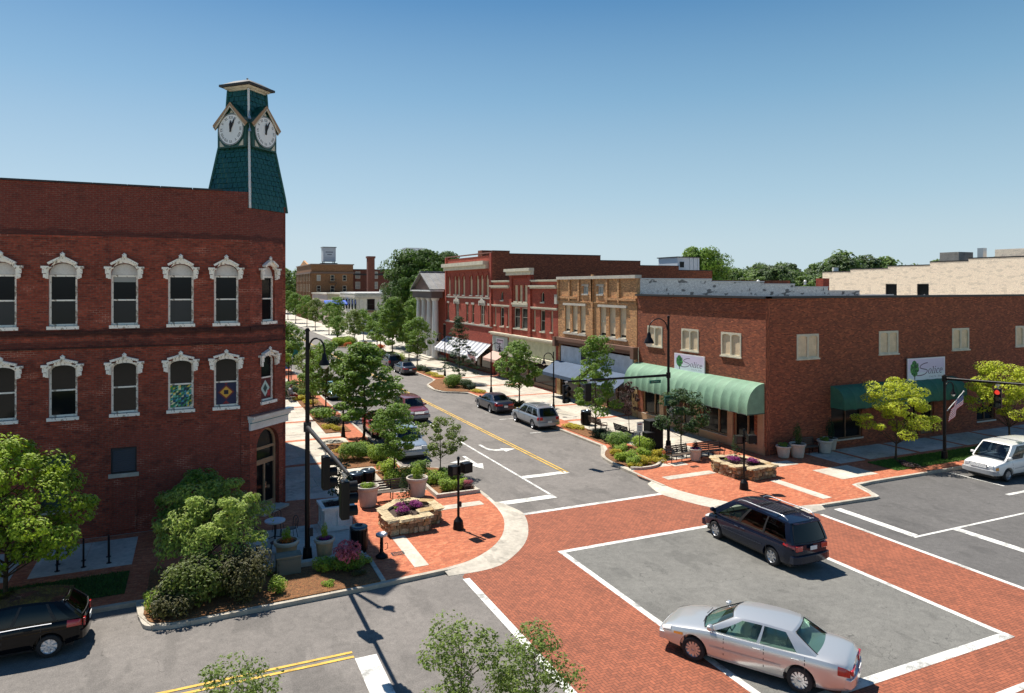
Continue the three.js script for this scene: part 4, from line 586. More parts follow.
// ------------------------------------------------------------ vehicles
// local frame: x forward, y up, z to the car's right
const csg = new Evaluator(); csg.useGroups = false; csg.attributes = ['position', 'normal'];
const glassCar = t => phys(t, .02, { transmission: 1, thickness: 0, ior: 1.5 });
const CM = { tyre: std([.015, .015, .016], .85), rim: std([.55, .56, .58], .3, { metalness: .85 }), trim: std([.012, .012, .013], .5), red: phys([.42, .012, .012], .2, { clearcoat: 1 }), lamp: phys([.75, .76, .76], .12, { clearcoat: 1 }), amber: phys([.75, .3, .05], .2), plate: std([.75, .75, .72], .5), inside: std([.035, .034, .033], .9), seat: std([.11, .1, .095], .9), seatPale: std([.28, .27, .25], .9) };
function cr(p0, p1, p2, p3, t) { const a = t * t, b = a * t; return .5 * (2 * p1 + (p2 - p0) * t + (2 * p0 - 5 * p1 + 4 * p2 - p3) * a + (3 * p1 - p0 - 3 * p2 + p3) * b); }
function makeCar(name, label, S, pos, heading) {
  const t = thing(name, label, S.cat ?? 'car', pos[0], .012, pos[1], Math.atan2(-heading[1], heading[0]));
  const paint = phys(S.color, S.rough ?? .35, { metalness: S.metal ?? .5, clearcoat: S.coat ?? 1, clearcoatRoughness: .06, specularIntensity: S.coat ?? 1 });
  const st = S.st, n = st.length; // [x, halfWidth, yBottom, yShoulder, yTop]
  const at = x => { let i = 0; while (i < n - 2 && st[i + 1][0] < x) i++; const A = st[Math.max(0, i - 1)], B = st[i], C = st[i + 1], D = st[Math.min(n - 1, i + 2)], u = clamp((x - B[0]) / (C[0] - B[0])); return [1, 2, 3, 4].map(k => { const v = cr(A[k], B[k], C[k], D[k], u); return clamp(v, Math.min(B[k], C[k]) - .012, Math.max(B[k], C[k]) + .012); }); };
  const NS = 14;
  const sec = x => { const [w, yb, ys, yt] = at(x), m = lerp(yb, ys, .45); return [[0, yb], [w * .78, yb], [w * .93, yb + .05], [w * .985, yb + .16], [w * 1.0, m], [w * 1.0, lerp(m, ys, .45)], [w * .985, lerp(m, ys, .75)], [w * .965, ys - .03], [w * .93, ys + (yt - ys) * .3], [w * .86, ys + (yt - ys) * .62], [w * .68, yt - (yt - ys) * .14], [w * .4, yt - (yt - ys) * .04], [w * .2, yt - (yt - ys) * .01], [0, yt]]; };
  const surf = (x, s, side) => { const q = sec(x), i = Math.min(NS - 2, Math.floor(s)), f = s - i; return [x, lerp(q[i][1], q[i + 1][1], f), side * lerp(q[i][0], q[i + 1][0], f)]; };
  const x0 = st[0][0], x1 = st[n - 1][0], K = 56, pos3 = [], idx = [], ring = NS * 2 - 2;
  for (let i = 0; i <= K; i++) { const u = i / K, x = lerp(x0, x1, .5 - .5 * Math.cos(Math.PI * (u * .86 + .07)) / Math.cos(Math.PI * .07)); const q = sec(clamp(x, x0, x1)); for (let k = 0; k < NS; k++) pos3.push(x, q[k][1], q[k][0]); for (let k = NS - 2; k > 0; k--) pos3.push(x, q[k][1], -q[k][0]); }
  for (let i = 0; i < K; i++) for (let k = 0; k < ring; k++) { const a = i * ring + k, b = i * ring + (k + 1) % ring, c = a + ring, d = b + ring; idx.push(a, b, c, b, d, c); }
  for (const [e, fl] of [[0, 1], [K, 0]]) { const c = pos3.length / 3; let my = 0; for (let k = 0; k < ring; k++) my += pos3[(e * ring + k) * 3 + 1]; pos3.push(pos3[e * ring * 3] + (e ? .03 : -.03), my / ring, 0); for (let k = 0; k < ring; k++) { const a = e * ring + k, b = e * ring + (k + 1) % ring; fl ? idx.push(b, a, c) : idx.push(a, b, c); } }
  let bg = new THREE.BufferGeometry(); bg.setAttribute('position', new THREE.Float32BufferAttribute(pos3, 3)); bg.setIndex(idx); bg.computeVertexNormals();
  { const nn = bg.attributes.normal, pp = bg.attributes.position; let s = 0; for (let i = 0; i < ring; i++) { const j = Math.floor(K / 2) * ring + i; s += nn.getZ(j) * pp.getZ(j); } if (s < 0) { for (let i = 0; i < idx.length; i += 3) { const q = idx[i]; idx[i] = idx[i + 1]; idx[i + 1] = q; } bg.setIndex(idx); bg.computeVertexNormals(); } }
  const wr = S.wheelR ?? .32, wx = S.wheels, hw = S.track;
  let br = new Brush(bg); br.updateMatrixWorld();
  for (const x of wx) for (const s of [-1, 1]) { const c = new THREE.CylinderGeometry(wr + .07, wr + .07, .5, 28).rotateX(Math.PI / 2); const k = new Brush(c); k.position.set(x, wr, s * (hw + .12)); k.updateMatrixWorld(); br = csg.evaluate(br, k, SUBTRACTION); }
  const body = part(t, 'body', toCreasedNormals(br.geometry, .6), paint);
  part(t, 'underbody', bx(x0 + .25, x1 - .25, .17, .3, -hw + .1, hw - .1), CM.trim);
  // wheels
  const tg = new THREE.LatheGeometry([[wr * .64, -.1], [wr * .9, -.105], [wr * .98, -.08], [wr, 0], [wr * .98, .08], [wr * .9, .105], [wr * .64, .1]].map(p => new THREE.Vector2(...p)), 28).rotateX(Math.PI / 2);
  const rimParts = [lathe([[0, .07], [wr * .16, .07], [wr * .2, .05], [wr * .62, .03], [wr * .64, .085], [wr * .68, .09]], 28)]; const ns = S.spokes ?? 7; for (let i = 0; i < ns; i++) { const a = i / ns * Math.PI * 2; const g = new THREE.BoxGeometry(wr * .5, .03, wr * .17).translate(wr * .38, .07, 0).rotateY(a); rimParts.push(g); }
  const rg = merge(rimParts).rotateX(Math.PI / 2);
  const dark = merge(lathe([[0, .035], [wr * .6, .032]], 24).rotateX(Math.PI / 2));
  for (const x of wx) for (const s of [-1, 1]) { const w = part(t, 'wheel', tg, CM.tyre); w.position.set(x, wr, s * hw); if (s < 0) w.rotation.y = Math.PI; part(w, 'rim', rg, S.rimMat ?? CM.rim); }
  // greenhouse
  const G = S.cab, { xf0, xf1, xr0, xr1, yB, yR, wb, wt } = G, arch = G.arch ?? .035, crown = G.crown ?? .035, bow = G.bow ?? .14;
  const yTop = u => yR - arch * (2 * u - 1) ** 2, sideZ = (u, v) => lerp(wb, wt, v) * (1 - .05 * (2 * u - 1) ** 4) + .03 * Math.sin(Math.PI * Math.min(v, 1));
  const bowOf = (v, e) => lerp(bow, bow * .55, v) * e;
  const fSide = sg => (u, v) => [lerp(lerp(xr0, xr1, v), lerp(xf0, xf1, v), u), lerp(yB, yTop(u), v), sg * sideZ(u, v)];
  const fFront = (u, v) => { const e = 1 - (2 * u - 1) ** 2; return [lerp(xf0, xf1, v) + bowOf(v, e), lerp(yB, yTop(1) + crown * e, v), (2 * u - 1) * sideZ(1, v)]; };
  const fRear = (u, v) => { const e = 1 - (2 * u - 1) ** 2; return [lerp(xr0, xr1, v) - bowOf(v, e) * .6, lerp(yB, yTop(0) + crown * e, v), (2 * u - 1) * sideZ(0, v)]; };
  const fRoof = (u, v) => { const e = 1 - (2 * v - 1) ** 2; return [lerp(xr1 - bowOf(1, e) * .6, xf1 + bowOf(1, e), u), yTop(u) + crown * e, (2 * v - 1) * sideZ(u, 1)]; };
  const grid = (f, ua, ub, va, vb, nu = 8, nv = 5, off = 0) => { const p = [], ix = []; for (let j = 0; j <= nv; j++) for (let i = 0; i <= nu; i++) { const v = lerp(va, vb, j / nv), u0 = typeof ua === 'number' ? ua : lerp(ua[0], ua[1], (v - va) / (vb - va)), u1 = typeof ub === 'number' ? ub : lerp(ub[0], ub[1], (v - va) / (vb - va)); p.push(...f(lerp(u0, u1, i / nu), v)); } for (let j = 0; j < nv; j++) for (let i = 0; i < nu; i++) { const a = j * (nu + 1) + i; ix.push(a, a + 1, a + nu + 1, a + 1, a + nu + 2, a + nu + 1); } const g = new THREE.BufferGeometry(); g.setAttribute('position', new THREE.Float32BufferAttribute(p, 3)); g.setIndex(ix); g.computeVertexNormals(); return g; };
  const paintG = [grid(fRoof, 0, 1, 0, 1, 12, 10)], gt = S.glass ?? [.5, .62, .57], gm = glassCar(gt), gr = S.glassRear ? glassCar(S.glassRear) : gm, black = [];
  const v0 = .07, v1 = .9;
  const panes = [];
  for (const sg of [-1, 1]) {
    const f = fSide(sg); paintG.push(grid(f, 0, 1, 0, v0, 14, 1), grid(f, 0, 1, v1, 1, 14, 2));
    let prev = [0, 0]; for (const [a, b, c, d, kind] of G.wins) { (S.pillarDark && prev[0] > 0 ? black : paintG).push(grid(f, prev, [a, c], v0, v1, 2, 4)); panes.push([grid((u, v) => { const q = f(u, v); q[2] -= sg * .012; return q; }, [a, c], [b, d], v0, v1, 6, 4), kind ? gr : gm, 'side_window']); prev = [b, d]; }
    paintG.push(grid(f, prev, 1, v0, v1, 3, 4));
  }
  paintG.push(grid(fFront, 0, 1, 0, .03, 12, 1), grid(fFront, 0, 1, .93, 1, 12, 2), grid(fFront, 0, .05, .03, .93, 1, 5), grid(fFront, .95, 1, .03, .93, 1, 5)); panes.push([grid((u, v) => { const q = fFront(u, v); q[0] -= .012; return q; }, .05, .95, .03, .93, 14, 6), gm, 'windscreen']);
  const ru0 = G.rearU ?? .08, rv0 = G.rearV ?? .06; paintG.push(grid(fRear, 0, 1, 0, rv0, 12, 1), grid(fRear, 0, 1, .92, 1, 12, 2), grid(fRear, 0, ru0, rv0, .92, 2, 5), grid(fRear, 1 - ru0, 1, rv0, .92, 2, 5)); panes.push([grid((u, v) => { const q = fRear(u, v); q[0] += .012; return q; }, ru0, 1 - ru0, rv0, .92, 12, 6), gr, 'rear_window']);
  part(t, 'cabin', merge(paintG), paint); if (black.length) part(t, 'pillar', merge(black), CM.trim);
  for (const [g, m, nm] of panes) part(t, nm, g, m);
  // dark rubber round the screens
  const edge = (f, ua, ub, va, vb, ox) => { const P = []; for (let i = 0; i <= 10; i++) P.push(f(lerp(ua, ub, i / 10), va)); for (let i = 0; i <= 4; i++) P.push(f(ub, lerp(va, vb, i / 4))); for (let i = 10; i >= 0; i--) P.push(f(lerp(ua, ub, i / 10), vb)); for (let i = 4; i >= 0; i--) P.push(f(ua, lerp(va, vb, i / 4))); return new THREE.TubeGeometry(new THREE.CatmullRomCurve3(P.map(p => V3(p[0] + ox, p[1], p[2])), true, 'catmullrom', .1), 80, .014, 5, true); };
  part(t, 'window_seal', merge(edge(fFront, .05, .95, .03, .93, .004), edge(fRear, ru0, 1 - ru0, rv0, .92, -.004)), CM.trim);
  // cabin inside: floor at belt height, dash, seats
  part(t, 'interior', merge(bx(xr0 + .15, xf0 - .15, yB - .03, yB + .015, -wb + .08, wb - .08), bx(xf0 - .55, xf0 - .2, yB, yB + .06, -wb + .1, wb - .1)), CM.inside);
  for (const x of (S.seats ?? [lerp(xr0, xf0, .58), lerp(xr0, xf0, .27)])) for (const z of [-.36, .36]) { const s = part(t, 'seat', merge(rbox(.14, .36, .46, .05, 0, .12, 0), rbox(.1, .16, .24, .04, -.02, .36, 0)), S.seatMat ?? CM.seat); s.position.set(x, yB, z); s.rotation.z = .16; }
  part(t, 'steering_wheel', new THREE.TorusGeometry(.17, .016, 6, 20).rotateY(Math.PI / 2).rotateZ(-.5).translate(xf0 - .62, yB + .1, -.36), CM.trim);
  // patches on the body skin
  const patch = (nm, xa, xb, sa, sb, m, off = .006, sides = [-1, 1], par = t) => { for (const sd of sides) { const p = [], ix = [], a = 8, b = 5; for (let j = 0; j <= b; j++) for (let i = 0; i <= a; i++) { const q = surf(lerp(xa, xb, i / a), lerp(sa, sb, j / b), sd); p.push(q[0], q[1] + (q[1] > .5 ? off * .3 : 0), q[2] + sd * off); } for (let j = 0; j < b; j++) for (let i = 0; i < a; i++) { const k = j * (a + 1) + i; ix.push(k, k + 1, k + a + 1, k + 1, k + a + 2, k + a + 1); } const g = new THREE.BufferGeometry(); g.setAttribute('position', new THREE.Float32BufferAttribute(p, 3)); g.setIndex(ix); g.computeVertexNormals(); part(par, nm, g, m); } };
  const wl = at(x1)[0], wl0 = at(x0)[0];
  for (const [xa, xb, sa, sb] of S.doors ?? []) { patch('door_seam', xa - .009, xa + .009, 2.4, 7.6, CM.trim, .002, [-1, 1], body); }
  for (const x of S.handles ?? []) for (const sd of [-1, 1]) { const q = surf(x, 6.1, sd); part(t, 'door_handle', rbox(.2, .035, .035, .012, q[0], q[1], q[2] + sd * .012), S.handleMat ?? paint); }
  if (S.rub) patch('rub_strip', S.rub[0], S.rub[1], 4.15, 4.4, S.rubMat ?? CM.trim, .014);
  if (S.chromeBelt) patch('belt_trim', S.chromeBelt[0], S.chromeBelt[1], 7.55, 7.9, CM.chrome, .012);
  patch('sill_trim', wx[1] + wr + .08, wx[0] - wr - .08, 2.0, 2.5, S.sillMat ?? CM.trim, .006);
  for (const [xa, xb, sa, sb, k] of S.lights ?? []) patch(k === 'r' ? 'tail_light' : k === 'a' ? 'turn_light' : 'headlight', xa, xb, sa, sb, k === 'r' ? CM.red : k === 'a' ? CM.amber : CM.lamp, .012);
  // ends
  const [wF, ybF, ysF, ytF] = at(x1), [wRr, ybR, ysR, ytR] = at(x0);
  const bumper = (x, w, y, h, d) => { const sg = Math.sign(x), pts = []; for (let i = 0; i <= 12; i++) { const a = lerp(-1, 1, i / 12); pts.push([(1 - a * a * a * a) * d + x * sg, a * w]); } for (let i = 12; i >= 0; i--) { const a = lerp(-1, 1, i / 12); pts.push([(1 - a * a * a * a) * d + x * sg - .16 - .5 * a ** 6, a * w * .97]); } const s = shapeOf(pts), g = new THREE.ExtrudeGeometry(s, { depth: h, bevelEnabled: true, bevelSize: .02, bevelThickness: .02, bevelSegments: 2 }); g.rotateX(-Math.PI / 2).translate(0, y, 0); if (sg < 0) g.rotateY(Math.PI); return g; };
  if (S.bumpF) part(t, 'bumper', bumper(x1 - .02, S.bumpF[0], S.bumpF[1], S.bumpF[2], S.bumpF[3] ?? .08), S.bumpMat ?? paint);
  if (S.bumpR) part(t, 'bumper', bumper(x0 + .02, S.bumpR[0], S.bumpR[1], S.bumpR[2], S.bumpR[3] ?? .08), S.bumpMat ?? paint);
  if (S.grille) { const [y, h, w] = S.grille; const g = part(t, 'grille', rbox(.05, h, w, .02, x1 + .035, y, 0), CM.trim); for (let k = 0; k < 4; k++) part(g, 'grille_bar', new THREE.BoxGeometry(.012, .012, w * .94).translate(x1 + .063, y - h / 2 + h * (k + .7) / 4.6, 0), CM.chrome); }
  for (const s of [-1, 1]) { if (S.headF) { const [y, h, w, zc] = S.headF; part(t, 'headlight', rbox(.1, h, w, .03, x1 - .035, y, s * zc), CM.lamp); } if (S.tailR) { const [y, h, w, zc] = S.tailR; part(t, 'tail_light', rbox(.08, h, w, .025, x0 - .005, y, s * zc), CM.red); } }
  part(t, 'number_plate', rbox(.02, .14, .32, .005, x0 - (S.plateOff ?? .1), S.plateY ?? .62, 0), CM.plate);
  for (const s of [-1, 1]) { const q = fSide(s)(.97, .08); part(t, 'wing_mirror', merge(rbox(.14, .14, .2, .05, q[0] - .02, q[1] + .09, q[2] + s * .085)), S.mirrorMat ?? paint); }
  if (S.rack) { for (const s of [-1, 1]) part(t, 'roof_rail', tube([[xr1 + .15, yR - .02, s * wt * .88], [xr1 + .3, yR + .075, s * wt * .9], [lerp(xr1, xf1, .5), yR + .085, s * wt * .9], [xf1 - .45, yR + .07, s * wt * .9], [xf1 - .25, yR - .02, s * wt * .88]], .02, 24, 6), CM.rim); for (const k of [.25, .6]) part(t, 'roof_bar', rbox(.06, .025, wt * 1.8, .01, lerp(xr1, xf1, k), yR + .08, 0), CM.trim); }
  if (S.ribs) for (let k = -3; k <= 3; k++) part(t, 'roof_rib', rbox(1.5, .012, .04, .005, lerp(xr1, xf1, .45), yR + crown * (1 - (k / 4) ** 2) + .006, k * .13), CM.trim);
  part(t, 'wiper', merge(bar([xf0 + bow * .9, yB + .05, -.1], [xf0 + bow * .55, yB + .09, -.55], .008), bar([xf0 + bow * .9, yB + .05, .5], [xf0 + bow * .9, yB + .09, 0], .008)), CM.trim);
  if (S.spoiler) part(t, 'spoiler', rbox(.22, .03, wt * 1.7, .012, xr1 - .06, yR - arch - .012, 0), paint);
  return t;
}
// body plans
const sedan = (L, H = 1.43) => ({ st: [[-L / 2, .66, .34, .74, .86], [-L / 2 + .12, .77, .26, .85, .965], [-L / 2 + .45, .87, .22, .9, 1.0], [-L / 2 + 1.0, .905, .2, .92, 1.0], [-.6, .915, .19, .92, .965], [.5, .915, .19, .9, .95], [L / 2 - 1.35, .905, .2, .88, .945], [L / 2 - .8, .88, .21, .8, .87], [L / 2 - .35, .82, .23, .72, .78], [L / 2 - .1, .73, .27, .64, .69], [L / 2, .6, .33, .56, .6]],
  wheels: [L / 2 - 1.02, -L / 2 + 1.18], track: .79, wheelR: .325,
  cab: { xf0: L / 2 - 1.32, xf1: L / 2 - 2.1, xr0: -L / 2 + .72, xr1: -L / 2 + 1.42, yB: .915, yR: H - .03, wb: .83, wt: .6, bow: .2, wins: [[.17, .5, .13, .47, 1], [.53, .93, .5, .83]] },
  doors: [[.62], [-.42], [-1.42]].map(a => [a[0]]), handles: [-.25, -1.2], lights: [[L / 2 - .36, L / 2 - .02, 6.4, 9, 'h'], [-L / 2 + .03, -L / 2 + .3, 5, 7.6, 'r']], tailR: [.74, .13, .42, .46], bumpF: [.74, .34, .17, .09], bumpR: [.76, .4, .2, .09], grille: [.5, .1, .5] });
const silver = sedan(4.95); Object.assign(silver, { color: [.6, .6, .585], metal: .6, rough: .3, spokes: 12, rub: [-.85, 1.0], rubMat: phys([.5, .5, .49], .4, { metalness: .5 }), glass: [.5, .66, .58], seatMat: CM.seatPale, sillMat: phys([.4, .4, .39], .5) });
silver.lights.push([1.75, 2.02, 5.2, 5.9, 'a']);
makeCar('sedan_car', 'silver four-door sedan turning across the brick crossing line', silver, [13.95, -14.7], [-.533, -.846]);
const van = { cat: 'minivan', st: [[-2.5, .72, .36, .88, 1.0], [-2.42, .83, .28, .98, 1.06], [-2.1, .93, .24, 1.04, 1.08], [-1.0, .96, .22, 1.04, 1.07], [.4, .96, .21, 1.0, 1.05], [1.3, .95, .22, .97, 1.05], [1.75, .92, .23, .9, .99], [2.15, .86, .25, .78, .86], [2.4, .76, .28, .68, .74], [2.52, .6, .34, .58, .62]], wheels: [1.55, -1.5], track: .83, wheelR: .345, coat: .4, color: [.008, .014, .032], metal: .2, rough: .14, spokes: 7,
  cab: { xf0: 1.9, xf1: .78, xr0: -2.42, xr1: -2.18, yB: 1.03, yR: 1.8, wb: .93, wt: .74, bow: .22, arch: .075, wins: [[.05, .3, .07, .31, 1], [.325, .6, .33, .6, 1], [.64, .9, .63, .86]], rearU: .07 }, glass: [.42, .55, .5], glassRear: [.02, .022, .025], pillarDark: true, rack: true, ribs: true, handleMat: phys([.012, .02, .042], .3, { clearcoat: 1 }),
  doors: [[1.15], [.1], [-1.25]].map(a => a), handles: [.3, -.05], rub: [-1.05, 1.1], rubMat: phys([.012, .018, .035], .3), lights: [[-2.46, -2.05, 6.2, 9, 'r'], [2.02, 2.48, 6.4, 9, 'h']], tailR: [.9, .2, .3, .6], bumpF: [.78, .32, .2, .1], bumpR: [.85, .38, .24, .1], grille: [.52, .12, .5], plateY: .9, spoiler: true };
makeCar('minivan', 'dark blue minivan with roof rails stopped inside the brick crossing', van, [20.22, -21.05], [0, -1]);
const hatch = { st: [[-2.04, .7, .36, .8, .87], [-1.96, .8, .28, .88, .925], [-1.6, .86, .22, .92, .945], [-.6, .87, .2, .93, .955], [.5, .87, .2, .9, .95], [1.1, .86, .21, .88, .97], [1.6, .8, .23, .76, .84], [1.92, .7, .27, .66, .72], [2.02, .58, .33, .58, .62]], wheels: [1.25, -1.24], track: .76, wheelR: .31, coat: .3, color: [.003, .003, .004], metal: 0, rough: .1, spokes: 8, rimMat: std([.75, .75, .77], .35, { metalness: .6 }),
  cab: { xf0: 1.2, xf1: .35, xr0: -1.98, xr1: -1.5, yB: .94, yR: 1.5, wb: .81, wt: .62, bow: .18, arch: .085, wins: [[.07, .17, .12, .18, 1], [.2, .5, .21, .49, 1], [.53, .93, .52, .85]], rearU: .1 }, glass: [.1, .12, .14], glassRear: [.015, .016, .018], pillarDark: true, chromeBelt: [-1.3, .9], handles: [.1, -.75], handleMat: CM.chrome, doors: [[.85], [-.15], [-1.05]], lights: [[-2.01, -1.66, 5.4, 8.2, 'r'], [1.6, 1.98, 6.4, 9, 'h']], tailR: [.76, .22, .14, .58], bumpF: [.72, .32, .18, .08], bumpR: [.76, .36, .22, .1], grille: [.5, .14, .6], plateY: .7, spoiler: true };
makeCar('hatchback_car', 'black hatchback with silver wheels parked beside the lawn verge', hatch, [-4.95, -23.78], [-1, 0]);
const suv = (L, o = {}) => ({ cat: 'suv', st: [[-L / 2, .76, .42, .96, 1.04], [-L / 2 + .1, .86, .34, 1.04, 1.08], [-L / 2 + .5, .9, .3, 1.06, 1.09], [-.5, .91, .29, 1.05, 1.08], [.6, .91, .29, 1.02, 1.08], [L / 2 - 1.25, .9, .3, 1.0, 1.09], [L / 2 - .5, .87, .31, .95, 1.03], [L / 2 - .15, .82, .33, .88, .94], [L / 2, .7, .38, .8, .84]], wheels: [L / 2 - .85, -L / 2 + .95], track: .79, wheelR: .36,
  cab: { xf0: L / 2 - 1.2, xf1: L / 2 - 1.8, xr0: -L / 2 + .06, xr1: -L / 2 + .3, yB: 1.05, yR: 1.68, wb: .84, wt: .68, bow: .12, wins: [[.04, .27, .05, .26, 1], [.3, .58, .29, .57, 1], [.61, .93, .6, .88]], rearU: .08 }, doors: [[.85], [-.2], [-1.1]], handles: [.0, -.95], lights: [[L / 2 - .3, L / 2 - .06, 5.6, 7.4, 'h'], [-L / 2 + .04, -L / 2 + .2, 5, 8, 'r']], headF: [.8, .17, .32, .58], tailR: [.9, .34, .16, .7], bumpF: [.84, .4, .2, .1], bumpR: [.84, .42, .2, .1], grille: [.8, .2, .8], rack: true, ...o });
makeCar('suv_car', 'maroon suv driving down the main street beside the yellow line', suv(4.5, { color: [.16, .022, .03], metal: .3, bumpMat: std([.3, .3, .3], .5), glass: [.3, .36, .38], pillarDark: true, rack: false, rub: [-.85, .95], rubMat: std([.3, .3, .3], .5) }), [15.25, -52.9], [0, 1]);
makeCar('suv_car', 'pale blue grey suv parked at the kerb behind the corner planting', suv(4.6, { color: [.3, .36, .42], metal: .5, glass: [.25, .33, .38], spokes: 5 }), [11.72, -42.05], [0, 1]);
const redS = sedan(4.5); Object.assign(redS, { color: [.42, .03, .02], metal: .2, glass: [.25, .3, .3] });
makeCar('sedan_car', 'bright red sedan parked under the street tree behind the grey suv', redS, [11.75, -48.6], [0, 1]);
const dk = sedan(4.8); Object.assign(dk, { color: [.02, .024, .045], metal: .4, glass: [.2, .26, .3] });
makeCar('sedan_car', 'dark navy sedan parked ahead of the silver wagon', dk, [22.62, -53.75], [0, -1]);
const wag = suv(4.75, { cat: 'wagon', color: [.3, .33, .37], metal: .55, glass: [.25, .3, .33], glassRear: [.08, .09, .1], spokes: 5 });
for (const r of wag.st) for (const k of [2, 3, 4]) r[k] = r[k] * .9; Object.assign(wag.cab, { yB: .95, yR: 1.56, xr0: -2.3, xr1: -1.85, xf0: 1.25, xf1: .5 }); wag.wheelR = .33; wag.headF = [.7, .15, .3, .55]; wag.tailR = [.84, .2, .24, .64]; wag.bumpF = [.82, .34, .18, .1]; wag.bumpR = [.82, .36, .22, .1]; wag.grille = [.68, .14, .6];
makeCar('wagon_car', 'silver station wagon with roof rails parked before the white stall line', wag, [22.95, -46.75], [0, -1]);
makeCar('suv_car', 'dark suv parked ahead of a navy sedan further up the street', suv(4.7, { color: [.02, .022, .026], metal: .3, glass: [.12, .14, .15] }), [22.5, -87.2], [0, -1]);
const dk2 = sedan(4.7); Object.assign(dk2, { color: [.025, .03, .05], metal: .4, glass: [.2, .25, .28] });
makeCar('sedan_car', 'dark blue sedan parked behind the dark suv by the yellow ground cover', dk2, [22.5, -80.6], [0, -1]);
makeCar('suv_car', 'dark red suv parked farthest along the right kerb', suv(4.6, { color: [.14, .015, .015], metal: .3, glass: [.12, .14, .15] }), [22.5, -94.5], [0, -1]);
const wsed = sedan(4.6); Object.assign(wsed, { color: [.6, .62, .64], metal: .3, glass: [.2, .25, .28] });
makeCar('sedan_car', 'white sedan driving far up the main street', wsed, [14, -150], [0, 1]);
const gsed = sedan(4.6); Object.assign(gsed, { color: [.1, .2, .22], metal: .4, glass: [.2, .25, .28] });
makeCar('sedan_car', 'teal sedan parked on the left kerb beyond the red sedan', gsed, [11.7, -66], [0, 1]);
const wvan = { cat: 'van', st: [[-2.4, .84, .38, 1.0, 1.06], [-2.33, .92, .3, 1.06, 1.1], [-1.8, .95, .28, 1.08, 1.1], [0, .96, .27, 1.06, 1.1], [1.0, .96, .27, 1.02, 1.1], [1.55, .94, .28, .98, 1.08], [2.1, .9, .3, .9, .98], [2.35, .86, .33, .84, .9], [2.42, .76, .38, .78, .82]], wheels: [1.45, -1.4], track: .82, wheelR: .34, color: [.72, .71, .68], metal: 0, rough: .35, spokes: 9,
  cab: { xf0: 1.6, xf1: .85, xr0: -2.34, xr1: -2.2, yB: 1.07, yR: 1.86, wb: .92, wt: .8, bow: .1, wins: [[.05, .28, .05, .28, 1], [.32, .58, .32, .58, 1], [.66, .93, .65, .88]] }, glass: [.3, .38, .44], rack: false, doors: [[1.1], [-.05]], handles: [.05], lights: [[2.2, 2.37, 4.6, 6.4, 'a'], [-2.38, -2.2, 5, 8, 'r']], headF: [.8, .16, .26, .62], tailR: [.9, .36, .14, .78], bumpF: [.88, .4, .2, .1], bumpR: [.88, .42, .2, .1], bumpMat: std([.35, .35, .35], .5), grille: [.8, .2, .9], rub: [-.95, 1.0], rubMat: std([.4, .4, .4], .5) };
makeCar('van', 'old white van with amber corner lights parked at the right kerb', wvan, [40.35, -23.7], [-1, 0]);
console.log('cars ready');
// ------------------------------------------------------------ trees and planting
const leafMat = (c, o = {}) => phys(c, .9, { vertexColors: true, transmission: .42, thickness: 0, ior: 1.3, ...o });
// leaves: list of [pos, size, dirNormal, tone]; each leaf a folded kite of two triangles
class Leaves {
  constructor(seed) { this.p = []; this.c = []; this.r = rngOf(seed); this.n = 0; }
  leaf(x, y, z, s, nx, ny, nz, tone, asp = .55) {
    const r = this.r; let n = V3(nx + rr(-.9, .9, r), ny + rr(-.5, .9, r), nz + rr(-.9, .9, r)).normalize(); let a = V3(r() - .5, (r() - .65) * .8, r() - .5).cross(n).normalize(); const b = n.clone().cross(a); const f = s * .18;
    const q = (u, v, w) => this.p.push(x + a.x * u + b.x * v + n.x * w, y + a.y * u + b.y * v + n.y * w, z + a.z * u + b.z * v + n.z * w);
    const h = s * asp; q(-s, 0, -f); q(0, -h, f * .6); q(0, h, f * .6); q(s, 0, -f); q(0, h, f * .6); q(0, -h, f * .6);
    for (let i = 0; i < 6; i++) this.c.push(tone[0], tone[1], tone[2]); this.n++;
  }
  tone(v = .35, yel = .25) { const r = this.r, k = 1 + (r() - .5) * 2 * v, y = r() * yel; return [k * (1 + y), k * (1 + y * .4), k * (1 - y * .5)]; }
  clump(x, y, z, rx, ry, count, s, cx, cy, cz, v, asp, flat = 1) {
    const r = this.r; for (let i = 0; i < count; i++) { const a = r() * 6.283, c = r() * 2 - 1, q = Math.cbrt(.25 + .75 * r()), sq = Math.sqrt(1 - c * c); const dx = sq * Math.cos(a) * q, dy = c * q, dz = sq * Math.sin(a) * q; this.leaf(x + dx * rx, y + dy * ry, z + dz * rx, s * rr(.7, 1.3, r), dx * .8 + (x - cx) * .3, dy * .8 + .5, dz * .8 + (z - cz) * .3, this.tone(v), asp); }
  }
  geo() { const g = new THREE.BufferGeometry(); g.setAttribute('position', new THREE.Float32BufferAttribute(this.p, 3)); g.setAttribute('color', new THREE.Float32BufferAttribute(this.c, 3)); g.computeVertexNormals(); return g; }
}
